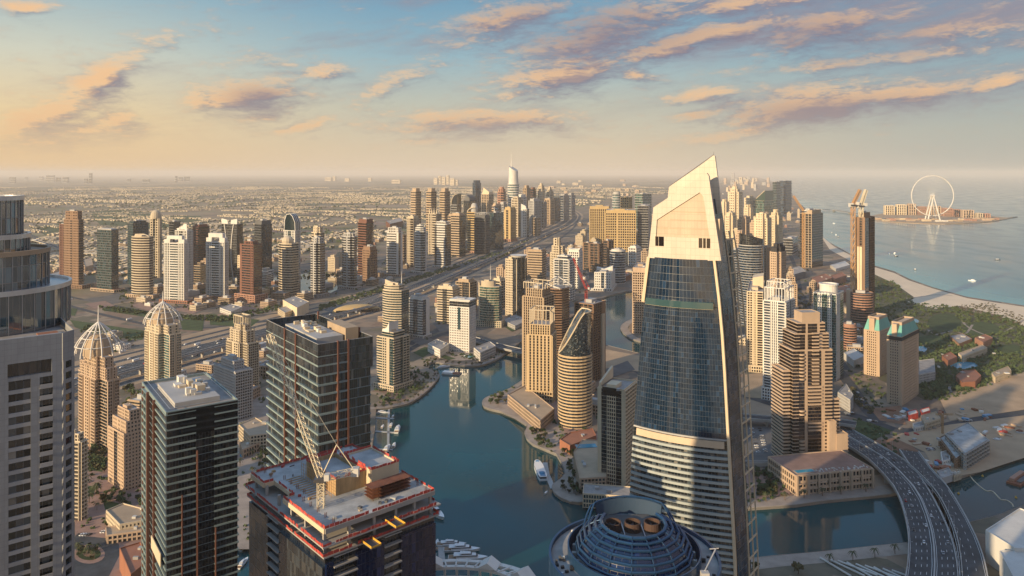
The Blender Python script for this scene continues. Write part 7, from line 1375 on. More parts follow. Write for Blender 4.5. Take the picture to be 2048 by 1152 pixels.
def pontoon(lab, pts, w):
    m = MB(); P_ = [G(x, y, WZ) for x, y in pts]; ribbon('', '', P_, -w / 2, w / 2, WZ + .6, .9, mb=m); tag(m.build('pontoon', 'lgrey'), lab, 'jetty')
pontoon('floating jetty with a gangway beside the tour ferry', [(1090, 926), (1094, 950), (1098, 958), (1106, 978)], 5); pontoon('grey jetty between the moored yachts and the pergola roof', [(882, 1084), (884, 1130)], 5); pontoon('head pontoon of the west berths', [(750, 836), (788, 838)], 3); pontoon('second pontoon of the west berths', [(750, 863), (792, 866)], 3); pontoon('third pontoon of the west berths', [(748, 899), (786, 900)], 3); pontoon('walkway spine joining the west berths', [(778, 812), (776, 905)], 2.5)
p = G(2042, 960, WZ); bg = empty('work_barge', (p.x, p.y, WZ), rad(38), 'rusty red work barge with a long deckhouse in the right canal', 'barge'); m = MB(); m.hexa([(-21, -6), (17, -6), (22, 0), (17, 6), (-21, 6)], -.4, 2.2); m.build('hull', 'rust', bg); m = MB(); m.box(-16, 1, 2.22, 14, 5, 4.8); m.build('deckhouse', 'pink', bg); m = MB(); m.box(-14, -4.6, 2.22, 12, -.5, 3.0); m.build('cargo_hold', 'dgrey', bg)
m = MB(); B = smooth([G(x, y, WZ) for x, y in ((1940, 952), (1948, 962), (1962, 975), (1973, 982), (1985, 983), (1998, 996), (2003, 1000), (2014, 1001), (2024, 1008), (2027, 1014))], 4)
m.path([(q.x, q.y, WZ + .1) for q in B], .55, 6); tag(m.build('floating_boom', 'hcream'), 'pale scalloped floating boom strung across the right canal', 'boom')
for i, (x, y) in enumerate(((1917, 988), (2032, 996), (1965, 953))): p = G(x, y, WZ); m = MB(); m.ball((0, 0, .5), 1.1, 1.1, 1.0, 8, 6); m.tube((0, 0, 1.3), (0, 0, 2.4), .15, n=4); tag(m.build('buoy', 'yellow', None, (p.x, p.y, WZ)), 'yellow buoy floating in the right canal near the boom', 'buoy', 'yellow canal buoys')
for i, (x, y) in enumerate(((1664, 466), (1672, 470), (1676, 474), (1778, 508), (1793, 513), (1790, 507), (1830, 540), (1945, 562), (1995, 520), (1668, 447))): 
    p = G(x, y, WZ); r_ = empty('small_boat', (p.x, p.y, WZ + .1), RND.uniform(0, 3), 'tiny boat on the open sea off the beach', 'boat', 'small boats off the beach'); m = MB(); m.hexa([(-9, -3), (6, -3), (11, 0), (6, 3), (-9, 3)], 0, 2.2); m.build('hull', 'gel' if i % 2 else 'dgrey', r_); m = MB(); m.box(-5, -2, 2.2, 3, 2, 4.4); m.build('cabin', 'gel', r_)
# ------------------------------------------------------------------ vehicles
solid('car_white', (.75, .75, .74), .3, .03); solid('car_dark', (.03, .03, .035), .3, .05); solid('car_silver', (.38, .39, .40), .3, .05, metal=.5); solid('car_red', (.35, .03, .02), .3, .05)
def make_car(mat):
    r_ = empty('car', (0, 0, -50)); m = MB(); q = lambda x, z: (x, z); m.hexa([(-2.2, -.88), (2.0, -.88), (2.25, -.6), (2.25, .6), (2.0, .88), (-2.2, .88)], .3, .95); m.build('body', mat, r_)
    m = MB(); lo = [(-1.7, -.82), (.9, -.82), (.9, .82), (-1.7, .82)]; hi = [(-1.3, -.66), (.3, -.66), (.3, .66), (-1.3, .66)]
    for i in range(4): m.face([(*lo[i], .96), (*lo[(i + 1) % 4], .96), (*hi[(i + 1) % 4], 1.45), (*hi[i], 1.45)])
    m.build('windows', 'car_dark', r_); m = MB(); m.hexa(hi, 1.451, 1.5); m.build('roof', mat, r_)
    for x in (-1.35, 1.35):
        for y in (-.9, .7): m = MB(); m.tube((x, y, .33), (x, y + .2, .33), .33, n=8); m.build('wheel', 'black', r_)
    return r_
CARS = {c: make_car('car_' + c) for c in ('white', 'dark', 'silver', 'red')}; used = set()
def car(c, x, y, z, ang, label, group):
    o = CARS[c]
    if c in used: o = copy_tree(o)
    used.add(c); place(o, (x, y, z), ang, label, group); o['category'] = 'car'; return o
def small_car(me, x, y, z, ang, label, group, s=1.0):
    o = bpy.data.objects.new('car', me); COL.objects.link(o); o.location = (x, y, z); o.rotation_euler.z = ang; o.scale = (s,) * 3; tag(o, label, 'car', group)
RND.seed(44); names = ('white', 'dark', 'silver', 'red'); hh = lambda Q, i: math.atan2((Q[i + 1] - Q[i]).y, (Q[i + 1] - Q[i]).x)
zb = [min(11, .3 + 11 * i / 13) for i in range(len(P))]
for i, (k, f, o, c) in enumerate(((13, .2, -6.5, 'dark'), (15, .3, 3, 'dark'), (16, .6, 3.2, 'silver'), (20, .2, 6.6, 'white'), (25, .3, 3.2, 'white'), (14, .7, 10, 'silver'), (11, .5, -10, 'white'), (9, .3, 6, 'dark'), (27, .5, -10, 'silver'), (18, .4, -6.5, 'white'), (19, .7, -13, 'dark'), (22, .5, 10, 'silver'), (23, .6, -3, 'white'), (24, .2, -10, 'dark'), (26, .4, 13, 'dark'), (28, .3, 6.6, 'white'), (29, .5, -6, 'silver'), (21, .8, 13.2, 'red'), (12, .6, 3, 'white'), (10, .4, -3, 'dark'), (17, .2, -13, 'silver'))):
    q = side(P, o); s = q[k].lerp(q[k + 1], f); car(c, s.x, s.y, 11.05 if k >= 13 else lerp(zb[k], zb[k + 1], f) + .05, hh(q, k), c + ' car driving on the wide curved bridge', c + ' cars on the curved bridge')
for row, (x0, y0, x1, y1, k) in enumerate(((1503, 858, 1516, 905, 12), (1520, 858, 1531, 905, 11), (1508, 948, 1552, 948, 7))):
    for i in range(k):
        if RND.random() < .2: continue
        p = G(lerp(x0, x1, i / (k - 1)), lerp(y0, y1, i / (k - 1))); c = RND.choice(names[:3] + ('white',)); car(c, p.x, p.y, .22, rad(RND.choice((0, 180)) + (6 if row < 2 else 90)), c + ' car parked in the car park beside the footbridge', c + ' cars in the footbridge car park')
for i in range(9): p = G(158 + i * 5.4 + (20 if i > 4 else 0), 1071 - (0 if i < 5 else 6)); c = ('dark', 'white', 'white', 'silver')[i % 4]; car(c, p.x, p.y, .25, rad(75), c + ' car parked by the garage wall above the roundabout', c + ' cars parked by the roundabout')
MESH = {}
for c in names:
    m = MB(); m.hexa([(-2.3, -.9), (2.3, -.9), (2.3, .9), (-2.3, .9)], .25, .95); m.hexa([(-1.5, -.8), (.8, -.8), (.8, .8), (-1.5, .8)], .951, 1.5); o = m.build('car', 'car_' + c); MESH[c] = o.data; bpy.data.objects.remove(o)
m = MB(); m.box(-6, -1.25, .3, 6, 1.25, 3.2); o = m.build('bus', 'gel'); BUS = o.data; bpy.data.objects.remove(o)
for i in range(190):
    k = RND.randrange(3, 42); o_ = RND.choice((9, 15, 21, 27, 33, -7, -13, -19, -25, -31, 52, 57, -57)); a_, b_ = side([HW[k], HW[k + 1]], o_); s = a_.lerp(b_, RND.random()); c = RND.choice(('white', 'white', 'silver', 'dark', 'red' if RND.random() < .3 else 'dark')); small_car(MESH[c], s.x, s.y, .42, math.atan2((b_ - a_).y, (b_ - a_).x), 'small ' + c + ' car driving on the motorway', c + ' cars on the motorway', 1.25)
for i, (x, y) in enumerate(((258, 640), (245, 705), (272, 722), (390, 712), (395, 690), (330, 700), (560, 668), (140, 600))): p = G(x, y); small_car(BUS, p.x, p.y, .42, rad(70), 'white bus or lorry on the motorway lanes', 'buses on the motorway'); COL.objects[-1].name = 'bus'; COL.objects[-1]['category'] = 'bus'
for i in range(90):
    px_, py_ = RND.choice(((1700, 829), (1744, 843), (1797, 861), (1862, 858), (1936, 843), (1720, 800), (1708, 785), (1990, 880), (1930, 930), (1860, 900), (800 + 60 * RND.random(), 668), (1170, 545), (1600, 640), (1640, 690), (1585, 610))); p = G(px_ + RND.uniform(-8, 8), py_ + RND.uniform(-2, 2)); c = RND.choice(names[:3]); small_car(MESH[c], p.x, p.y, .45, rad(RND.uniform(0, 180)), 'small ' + c + ' car on the streets and yards behind the towers', c + ' cars on the back streets', 1.1)
# ------------------------------------------------------------------ site clutter east
RND.seed(51)
for i in range(70):
    x, y = RND.choice(((1800, 832), (1830, 880), (1860, 895), (1985, 870), (2020, 860), (1920, 925), (1870, 930), (1950, 830), (1905, 830))); p = G(x + RND.uniform(-28, 28), y + RND.uniform(-12, 12)); m = MB(); w, h = RND.uniform(1.5, 6), RND.uniform(1, 2.5); m.box(-w, -h, 0, w, h, RND.uniform(.8, 3)); tag(m.build('site_container', RND.choice(['roofw', 'lgrey', 'redguard', 'rust', 'tan', 'bluepaint', 'white', 'sandst', 'terra']), None, (p.x, p.y, .3), RND.uniform(0, 3)), 'container or material stack on the riverside building site', 'container', 'containers on the riverside site')
for i in range(9): p = G(1646 - i * 0 + 0, 1100) if False else G(1640 + 18 * i, 1118 + 3.2 * i); m = MB(); m.tube((0, 0, .8), (12, -26, .8), .8, n=6); tag(m.build('steel_pipe', 'roofw', None, (p.x, p.y, .3), rad(10 * (i % 3))), 'long white pipe lying in the yard below the south promenade', 'pipe', 'white pipes in the south yard')
# ------------------------------------------------------------------ planting
RND.seed(61)
def make_palm():
    r_ = empty('palm_tree', (0, 0, -60)); m = MB(); m.path([(0, 0, 0), (.12, 0, 2.6), (.1, .1, 5.4)], .22, 6); m.build('trunk', 'bark', r_); m = MB()
    for i in range(13):
        a = 2 * math.pi * i / 13 + RND.uniform(-.2, .2); el = RND.uniform(.1, .9); L = RND.uniform(2.4, 3.2); pr = None; w = .42
        for k in range(5):
            s = k / 4; x = .1 + L * s * math.cos(a); y = .1 + L * s * math.sin(a); z = 5.4 + L * (el * s - 1.05 * s * s); n = Vector((-math.sin(a), math.cos(a))) * w * (1 - .75 * s)
            c = ((x - n.x, y - n.y, z - .12), (x, y, z + .1), (x + n.x, y + n.y, z - .12))
            if pr: m.face([pr[0], c[0], c[1], pr[1]]); m.face([pr[1], c[1], c[2], pr[2]])
            pr = c
    m.build('crown', 'frond', r_); return r_
def make_tree(mat, hh=3.2, rr=2.6):
    r_ = empty('garden_tree', (0, 0, -60)); m = MB(); m.tube((0, 0, 0), (.1, .1, hh), .24, .14, 6)
    for i in range(4): a = i * 1.6; m.tube((.1, .1, hh * .7), (rr * .6 * math.cos(a), rr * .6 * math.sin(a), hh + 1), .1, .04, 4)
    m.build('trunk', 'bark', r_); m = MB(); cl = [(RND.uniform(-1, 1) * rr * .6, RND.uniform(-1, 1) * rr * .6, hh + RND.uniform(-.2, 1.8), RND.uniform(.8, 1.4)) for _ in range(7)]
    for i in range(150):
        cx, cy, cz, cr = RND.choice(cl); d = Vector((RND.gauss(0, 1), RND.gauss(0, 1), RND.gauss(0, .8))).normalized() * cr * RND.uniform(.6, 1.05); c = Vector((cx, cy, cz)) + d; u = Vector((RND.gauss(0, 1), RND.gauss(0, 1), RND.gauss(0, 1))).normalized(); v = u.orthogonal().normalized(); s = RND.uniform(.3, .6); m.face([tuple(c - u * s - v * s), tuple(c + u * s - v * s * .6), tuple(c + u * s * .7 + v * s), tuple(c - u * s + v * s * .8)])
    m.build('crown', mat, r_); return r_
PALMS = [make_palm() for _ in range(3)]; TREES = [make_tree('leaf'), make_tree('leaf_dry', 2.6, 2.2), make_tree('leaf', 3.8, 3.2)]; first = set()
def plant_tree(kinds, p, label, group, s=1.0):
    i = RND.randrange(len(kinds)); o = kinds[i]
    if o.name in first: o = copy_tree(o)
    else: first.add(o.name)
    place(o, (p.x, p.y, .05), RND.uniform(0, 6), label, group, s); o['category'] = 'palm' if kinds is PALMS else 'tree'
def scatter(poly, n):
    xs = [p[0] for p in poly]; ys = [p[1] for p in poly]; out = []
    for _ in range(n * 30):
        q = (RND.uniform(min(xs), max(xs)), RND.uniform(min(ys), max(ys)))
        if inside(q, poly): out.append(G(*q))
        if len(out) == n: break
    return out
for kinds, px, n, s, lab in (
    (TREES, [(165, 898), (212, 902), (212, 950), (168, 945)], 34, 1.25, 'leafy garden tree in the grove below the ribbed-dome tower'), (PALMS, [(160, 960), (215, 985), (225, 1040), (165, 1020)], 8, 1.5, 'palm in the walled garden behind the townhouses'), (TREES, [(200, 990), (283, 990), (283, 1012), (205, 1016)], 26, 1.0, 'small tree in the lawn squares behind the townhouses'), (PALMS, ell(178, 1109, 24, 12), 9, 1.1, 'palm on the roundabout island'),
    (TREES, ell(178, 1109, 26, 13), 10, .7, 'low shrub tree on the roundabout island'), (PALMS, [(500, 850), (535, 880), (535, 960), (490, 1000), (478, 930)], 26, 1.2, 'palm on the fountain promenade'), (TREES, [(515, 880), (536, 880), (536, 930), (520, 940)], 22, 1.1, 'dark tree in the row beside the fountain promenade'), (TREES, [(245, 780), (285, 780), (285, 840), (250, 830)], 22, 1.5, 'tree in the street grove between the domed towers'),
    (TREES, [(972, 800), (1000, 790), (1012, 806), (985, 816)], 16, 1.0, 'tree on the round promenade headland'), (PALMS, [(1010, 800), (1040, 800), (1100, 850), (1085, 855)], 18, 1.1, 'palm along the curved south promenade'), (TREES, [(1060, 860), (1090, 862), (1110, 895), (1080, 895)], 20, .9, 'shrubby tree on the small bay garden of the south promenade'), (TREES, [(1118, 860), (1140, 880), (1160, 960), (1140, 960)], 30, .9, 'tree in the planted strip under the pool terrace'),
    (TREES, [(1120, 965), (1170, 968), (1180, 990), (1128, 992)], 26, 1.0, 'tree on the oval garden by the tour ferry jetty'), (TREES, [(1513, 968), (1555, 965), (1556, 992), (1512, 994)], 24, 1.0, 'tree in the square garden beside the terraced podium'), (TREES, [(1506, 948), (1552, 946), (1553, 962), (1506, 964)], 16, 1.2, 'tree in the hedge row behind the square garden'), (TREES, [(1180, 905), (1208, 905), (1204, 945), (1178, 945)], 8, .5, 'small shrub on the pool terrace')):
    for p in scatter(px, n): plant_tree(kinds, p, lab, lab.replace('palm', 'palms', 1).replace('tree', 'trees', 1), s * RND.uniform(.75, 1.2))
for x, y in ((1532, 1003), (1570, 1000), (1608, 996), (1645, 992), (1682, 989), (1732, 984)): plant_tree(PALMS, G(x, y), 'palm standing on the quay in front of the terraced podium', 'palms on the podium quay', 1.3)
for x, y in ((1660, 1128), (1706, 1122), (1750, 1116), (1790, 1108)): plant_tree(PALMS, G(x, y), 'palm standing on the south quay below the canal', 'palms on the south quay', 1.3)
for x, y in ((1597, 1148), (1512, 1150)): plant_tree(TREES, G(x, y), 'round green tree on the south quay at the bottom edge', 'round trees on the south quay', 1.6)
for k, (a, b) in enumerate(zip(LS, LS[1:])):
    for o in (-2.5, -7): q = side([a, b], o)[0]; plant_tree(PALMS if k % 2 else TREES, q, 'palm or tree lining the north promenade' if k % 2 else 'small tree lining the north promenade', 'trees along the north promenade', .8)
# broad planting read as one mass: park, verges, gardens of the western blocks
def blob(m, p, r, z0=0):
    far = p.y > 2600; n = 4 if far else 11
    for _ in range(n):
        a = RND.uniform(0, 6.28); q = r * RND.random() ** .5 * .8; h = r * RND.uniform(.35, 1.25) * (1 - .35 * q / r); c = Vector((p.x + q * math.cos(a), p.y + q * math.sin(a), z0 + h)); u = Vector((RND.gauss(0, 1), RND.gauss(0, 1), RND.gauss(0, .6))).normalized(); v = u.orthogonal().normalized(); s = r * RND.uniform(.3, .55) * (1.5 if far else 1)
        m.face([tuple(c - u * s - v * s * .7), tuple(c + u * s * .8 - v * s), tuple(c + u * s + v * s * .8), tuple(c - u * s * .7 + v * s)])
    if not far: m.tube((p.x, p.y, z0), (p.x, p.y, z0 + r * .7), r * .09, n=3)
def mass(name, mat, polys, z0=0):
    m = MB()
    for px, n, r in polys:
        for p in scatter(px, n): blob(m, p, r * RND.uniform(.6, 1.25), z0)
    return tag(m.build(name, mat), kind='stuff')
PARK = [(1750, 560), (1790, 562), (1830, 606), (1915, 614), (1990, 628), (2048, 652), (2048, 742), (1930, 782), (1855, 800), (1780, 720), (1745, 640)]
lawns = [ell(1889, 646, 34, 18), ell(1963, 659, 37, 14), ell(1927, 731, 30, 8), ell(1812, 643, 27, 8), ell(1842, 699, 13, 7), ell(2020, 700, 24, 9), ell(1862, 680, 26, 8)]
m = MB(); k = 0
while k < 1900:
    q = (RND.uniform(1740, 2048), RND.uniform(558, 802))
    if not inside(q, PARK) or any(inside(q, l) for l in lawns): continue
    k += 1; blob(m, G(*q), RND.uniform(1.6, 4.2))
tag(m.build('park_vegetation', 'leaf'), kind='stuff')
mass('beach_shrubbery', 'leaf_dry', [([(1905, 612), (1980, 606), (2048, 634), (2048, 655), (1985, 640), (1930, 628)], 420, 1.6), ([(1740, 548), (1800, 575), (1810, 600), (1770, 590)], 120, 2.0), ([(1640, 575), (1690, 560), (1705, 590), (1660, 600)], 140, 3.5), ([(1560, 480), (1600, 470), (1640, 500), (1620, 540), (1600, 520)], 160, 3), ([(1690, 790), (1740, 830), (1750, 822), (1705, 775)], 60, 2.5), ([(1560, 560), (1590, 560), (1650, 660), (1630, 670)], 140, 3)])
mass('verge_vegetation', 'leaf', [([(200, 612), (340, 632), (440, 634), (560, 612), (560, 620), (440, 645), (200, 622)], 300, 3.5), ([(640, 612), (760, 575), (900, 533), (1000, 503), (1000, 508), (900, 541), (760, 585), (640, 622)], 420, 3.5), ([(150, 650), (290, 668), (280, 685), (160, 670)], 50, 3), ([(980, 515), (1060, 478), (1040, 500), (990, 522)], 120, 4), ([(240, 600), (420, 560), (740, 555), (760, 545), (420, 545), (240, 580)], 240, 3.5), ([(750, 800), (790, 805), (850, 770), (860, 745), (830, 740), (790, 780)], 110, 1.8), ([(875, 700), (900, 712), (950, 722), (990, 712), (975, 705), (920, 712)], 60, 1.8)])
# ------------------------------------------------------------------ low blocks that fill the streets
RND.seed(91); BLK = []
for w, h, st, mat in ((26, 9, 'punch', 'cream'), (34, 12, 'grid', 'sandst'), (22, 7, 'punch', 'white'), (40, 8, 'solid', 'lgrey'), (28, 14, 'band', 'tan'), (18, 10, 'grid', 'pink')):
    W, Gl, Rf = MB(), MB(), MB(); q = [(-w / 2, -w * .3), (w / 2, -w * .3), (w / 2, w * .3), (-w / 2, w * .3)]; r_ = empty('low_block', (0, 0, -80)); r_['category'] = 'building'; seg(W, Gl, q, 0, h, [st] * 4, 3.8, 2); cap(Rf, W, q, h); W.build('cladding', mat, r_); Gl.build('glazing', 'g_dark', r_); ro = Rf.build('roof', RND.choice(('tan', 'roofg', 'terra', 'roofw')), r_); plant(q, h, ro, 2, True, 'lgrey'); BLK.append(r_)
MID = []
for w, h, st, mat in ((24, 42, 'punch', 'cream'), (22, 60, 'grid', 'sandst'), (30, 34, 'band', 'white'), (20, 74, 'punch', 'hcream'), (24, 52, 'bandt', 'tan')):
    W, Gl, Rf = MB(), MB(), MB(); q = [(-w / 2, -w * .4), (w / 2, -w * .4), (w / 2, w * .4), (-w / 2, w * .4)]; r_ = empty('mid_rise_block', (0, 0, -80)); r_['category'] = 'building'; seg(W, Gl, q, 0, h, [st] * 4, 5.5, 2.4, 1.6); cap(Rf, W, q, h); q2 = [(x * .5, y * .5) for x, y in q]; seg(W, Gl, q2, h + .1, h + 6, [st] * 4, 3, 2); cap(Rf, W, q2, h + 6); W.build('cladding', mat, r_); Gl.build('glazing', 'g_dark', r_); Rf.build('roof', 'tan', r_); MID.append(r_)
seen = set()
def free(p, r):
    if any((p.x - x) ** 2 + (p.y - y) ** 2 < (r + q * .85) ** 2 for x, y, q in OCC): return False
    if inside((p.x, p.y), MAR) or inside((p.x, p.y), sea_poly): return False
    if any((p - q).length < r + 14 for q in MAR): return False
    for i in range(len(HW) - 1):
        a, b = HW[i], HW[i + 1]; t = max(0, min(1, (p - a).dot(b - a) / (b - a).length_squared)); e = p - a.lerp(b, t); s = (b - a).cross(e)
        if e.length < r + (68 if s < 0 else 100): return False
    for P_, w in STREETS:
        for a, b in zip(P_, P_[1:]):
            t = max(0, min(1, (p - a).dot(b - a) / (b - a).length_squared))
            if (p - a.lerp(b, t)).length < r * .8 + w / 2: return False
    return True
st_tr = MB(); QZ = (([(200, 612), (240, 590), (430, 566), (760, 520), (1000, 482), (1060, 470), (1000, 500), (760, 572), (560, 612), (430, 622)], 70, 'low flat-roofed block at the foot of the western towers', 420), ([(770, 640), (1000, 565), (1160, 470), (1195, 550), (1100, 650), (900, 655), (820, 700), (770, 720)], 45, 'low flat-roofed block between the motorway and the marina', 260), ([(1485, 700), (1485, 480), (1560, 460), (1640, 560), (1720, 640), (1720, 780), (1500, 745)], 50, 'low flat-roofed block between the beach towers', 300),
      ([(380, 770), (440, 700), (530, 650), (560, 660), (540, 800), (450, 830)], 12, 'low flat-roofed block by the columned lantern tower', 90), ([(1160, 450), (1300, 420), (1320, 480), (1300, 560), (1180, 560)], 32, 'low flat-roofed block round the golden hotel slabs', 120), ([(1440, 385), (1560, 400), (1620, 430), (1600, 470), (1450, 470)], 45, 'low flat-roofed block at the back of the beach towers', 120), ([(120, 545), (420, 535), (720, 525), (900, 480), (820, 445), (500, 480), (150, 490)], 55, 'low flat-roofed block behind the western towers', 300), ([(1110, 760), (1190, 740), (1200, 860), (1130, 850)], 6, 'low flat-roofed block behind the golden chisel-topped tower', 40), ([(150, 640), (440, 760), (430, 830), (280, 860), (250, 800)], 6, 'low flat-roofed block below the ribbed-dome towers', 60))
ms = set()
for px, n, lab in (([(1440, 400), (1560, 410), (1610, 440), (1590, 490), (1440, 490)], 16, 'pale mid-rise block packed among the beach towers'), ([(1470, 500), (1570, 500), (1625, 600), (1680, 690), (1500, 690)], 14, 'pale mid-rise block between the beach towers and the striped white tower'), ([(1160, 470), (1300, 430), (1310, 570), (1180, 570)], 14, 'pale mid-rise block in front of the golden hotel slabs'), ([(860, 660), (1000, 575), (1160, 490), (1190, 560), (1070, 650)], 12, 'pale mid-rise block on the motorway side of the marina'), ([(900, 500), (1000, 470), (1150, 430), (1150, 450), (1000, 492)], 12, 'pale mid-rise block at the foot of the middle cluster'), ([(240, 585), (430, 548), (760, 508), (780, 530), (430, 590)], 12, 'pale mid-rise block among the western towers')):
    for p in scatter(px, n * 14):
        if n <= 0: break
        k = RND.randrange(len(MID)); s = RND.uniform(.75, 1.15)
        if not free(p, 15 * s): continue
        o = MID[k]; o = copy_tree(o) if k in ms else o; ms.add(k); place(o, (p.x, p.y, .12), rad(-20 + RND.choice((0, 90))), lab, lab.replace('block', 'blocks', 1), s); OCC.append((p.x, p.y, 17 * s)); n -= 1
for px, n, lab, nt_ in QZ:
    for p in scatter(px, n * 8):
        if n <= 0: break
        k = RND.randrange(len(BLK)); s = RND.uniform(.7, 1.25)
        if not free(p, 17 * s): continue
        o = BLK[k]; o = copy_tree(o) if k in seen else o; seen.add(k); place(o, (p.x, p.y, .12), rad(-20 + RND.choice((0, 90)) + RND.uniform(-6, 6)), lab, lab.replace('block', 'blocks', 1), s); OCC.append((p.x, p.y, 18 * s)); n -= 1
    for p in scatter(px, nt_):
        if free(p, 2): blob(st_tr, p, RND.uniform(1.5, 4))
for px, nt_ in (([(760, 815), (850, 775), (862, 745), (880, 712), (990, 712), (1000, 700), (900, 690), (800, 740), (750, 780)], 150), ([(1010, 780), (1046, 768), (1110, 820), (1195, 870), (1190, 990), (1130, 930), (1070, 880)], 150), ([(1490, 930), (1575, 930), (1585, 1000), (1492, 1012)], 40), ([(1700, 830), (1800, 870), (1790, 920), (1720, 890)], 50), ([(1840, 800), (1900, 790), (2048, 735), (2048, 745), (1900, 802)], 90), ([(1720, 740), (1790, 800), (1770, 830), (1710, 780)], 50), ([(160, 890), (290, 890), (290, 1060), (160, 1060)], 70), ([(480, 800), (540, 800), (540, 1080), (490, 1080)], 60)):
    for p in scatter(px, nt_):
        if free(p, .5) or px[0][0] > 1400 or px[0][0] < 500 or not inside((p.x, p.y), MAR): blob(st_tr, p, RND.uniform(1.2, 2.6))
tag(st_tr.build('street_vegetation', 'leaf'), kind='stuff')
# ------------------------------------------------------------------ villa suburb
def ok_far(x, y, lim=4750):
    if y - 2.6 * x < lim or abs(x) > y * .74 or inside((x, y), sea_poly): return False
    for a in HW[20:]:
        if abs(a.x - x) < 160 and abs(a.y - y) < 260: return False
    return True
hm = []
for j in range(4):
    m = MB(); w, d, h = RND.uniform(6, 9), RND.uniform(5, 8), RND.uniform(6, 8); m.box(-w, -d, 0, w, d, h); m.box(-w * .5, -d * .6, h + .01, w * .3, d * .5, h + 2.2); o = m.build('villa', ('cream', 'sandst', 'white', 'tan')[j]); hm.append(o.data); bpy.data.objects.remove(o)
cand = []; st = MB(); tr = MB(); RND.seed(71)
for s in range(700):
    for _ in range(50):
        d = 2300 + 12500 * RND.random() ** 1.9; x = RND.uniform(-.74, .30) * d
        if ok_far(x, d): break
    else: continue
    ang = .5 + 1.3 * math.sin(x * .0011) + 1.1 * math.cos(d * .0009) + RND.uniform(-.3, .3); curv = RND.uniform(-.05, .05); p = Vector((x, d)); sc_ = 1.0 if d < 6000 else 1.5
    for i in range(RND.randrange(8, 22)):
        p = p + Vector((math.cos(ang), math.sin(ang))) * 24 * sc_; ang += curv
        if not ok_far(p.x, p.y): break
        n = Vector((-math.sin(ang), math.cos(ang)))
        for o in (-17, 17):
            q = p + n * o * sc_ + Vector((RND.uniform(-3, 3), RND.uniform(-3, 3)))
            if RND.random() < .88: cand.append((q.y - .0 * q.x, q.x, q.y, ang, sc_))
        for _ in range(2):
            q = p + n * RND.uniform(-40, 40) * sc_
            if ok_far(q.x, q.y): blob(tr, q, RND.uniform(3, 6) * sc_)
cand.sort()
for i, (_, x, y, ang, s) in enumerate(cand):
    if i < 290: o = bpy.data.objects.new('villa', hm[i % 4]); COL.objects.link(o); o.location = (x, y, 0); o.rotation_euler.z = ang; tag(o, 'small flat-roofed villa in the suburb behind the western towers', 'villa', 'villas behind the western towers')
    else:
        c_, s_ = math.cos(ang), math.sin(ang); w, d, h = RND.uniform(6, 10) * s, RND.uniform(5, 8) * s, RND.uniform(5.5, 9) * s; st.hexa([(x + a * c_ - b * s_, y + a * s_ + b * c_) for a, b in ((-w, -d), (w, -d), (w, d), (-w, d))], 0, h, False)
tag(st.build('villa_suburb', 'cream'), kind='stuff')
for _ in range(5200):
    d = 2300 + 9500 * RND.random() ** 1.5; x = RND.uniform(-.74, .30) * d
    if ok_far(x, d) and math.sin(x * .004 + 1) + math.sin(d * .003 + x * .002) > -.5: blob(tr, Vector((x, d)), RND.uniform(3, 8) * (1 if d < 6000 else 1.5))
tag(tr.build('suburb_treeline', 'leaf'), kind='stuff')
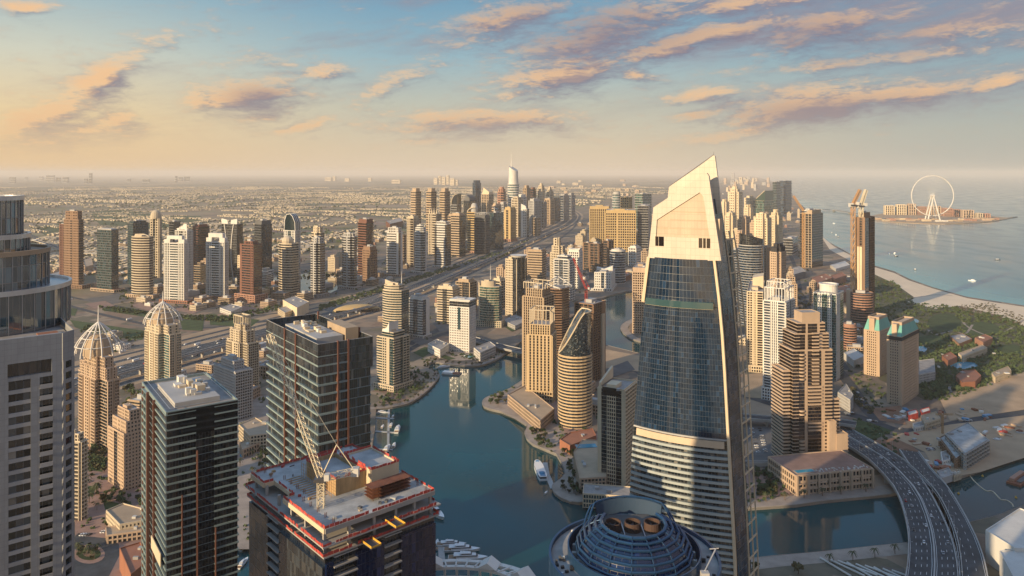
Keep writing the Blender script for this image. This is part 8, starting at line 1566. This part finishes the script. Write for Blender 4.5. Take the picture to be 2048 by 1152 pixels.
# pale far blocks along the horizon
RND.seed(81); far = MB()
hz = [(18, 32, 354, 367), (49, 56, 353.5, 360), (78, 87, 353, 361), (92, 110, 350.5, 364), (112, 122, 355, 364), (125, 138, 354, 366), (168, 176, 357, 367), (350, 355, 352, 366), (357, 366, 354, 363), (368, 380, 353, 363), (285, 300, 358, 365), (255, 262, 357, 364)]
T('dark slim tower alone on the hazy horizon', 178, 183, 185, 367, 346, 40, 'grey', 'g_dark', 'bandt', units=0)
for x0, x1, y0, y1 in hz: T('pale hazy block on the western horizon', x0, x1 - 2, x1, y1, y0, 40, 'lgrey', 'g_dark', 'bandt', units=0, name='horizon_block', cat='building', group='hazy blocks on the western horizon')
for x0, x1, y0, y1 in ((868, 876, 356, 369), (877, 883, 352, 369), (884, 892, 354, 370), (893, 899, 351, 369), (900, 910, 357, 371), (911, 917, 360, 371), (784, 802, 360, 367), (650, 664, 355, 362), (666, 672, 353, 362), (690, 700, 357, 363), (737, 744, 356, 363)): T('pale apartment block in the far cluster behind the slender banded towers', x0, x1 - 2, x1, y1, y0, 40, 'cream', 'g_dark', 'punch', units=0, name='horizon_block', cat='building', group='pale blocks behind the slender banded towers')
for i in range(34):
    x = RND.uniform(1448, 1535); y1 = RND.uniform(358, 392) - (x - 1448) * .12; h = RND.uniform(4, 13); w = RND.uniform(4, 10)
    p = G(x, y1)
    if inside((p.x, p.y), sea_poly): continue
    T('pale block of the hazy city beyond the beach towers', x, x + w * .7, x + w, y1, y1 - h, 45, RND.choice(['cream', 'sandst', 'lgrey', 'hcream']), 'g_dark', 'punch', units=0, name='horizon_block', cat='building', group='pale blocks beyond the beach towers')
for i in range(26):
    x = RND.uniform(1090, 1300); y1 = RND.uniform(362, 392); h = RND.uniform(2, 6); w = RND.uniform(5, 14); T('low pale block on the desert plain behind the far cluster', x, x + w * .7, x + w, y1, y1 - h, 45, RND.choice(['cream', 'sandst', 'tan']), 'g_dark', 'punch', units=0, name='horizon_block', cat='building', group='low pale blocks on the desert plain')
for o in [o for o in COL.objects if o.parent is None and o.type == 'EMPTY' and o.location.z < -40]:
    for q in list(o.children_recursive) + [o]: bpy.data.objects.remove(q)
# ------------------------------------------------------------------ haze
m = MB(); m.box(-R0 * 1.02, -1700, -8, R0 * 1.02, R0 * 1.02, 432)
hm_ = bpy.data.materials.new('haze'); MATS['haze'] = hm_; hm_.use_nodes = True; nt = hm_.node_tree; nt.nodes.remove(nt.nodes['Principled BSDF']); pv = nt.nodes.new('ShaderNodeVolumePrincipled'); nt.links.new(pv.outputs[0], nt.nodes['Material Output'].inputs['Volume'])
pv.inputs['Color'].default_value = (1.0, .94, .86, 1); pv.inputs['Density'].default_value = 3.8e-5; pv.inputs['Anisotropy'].default_value = 0.0
tag(m.build('haze', 'haze'), kind='stuff')
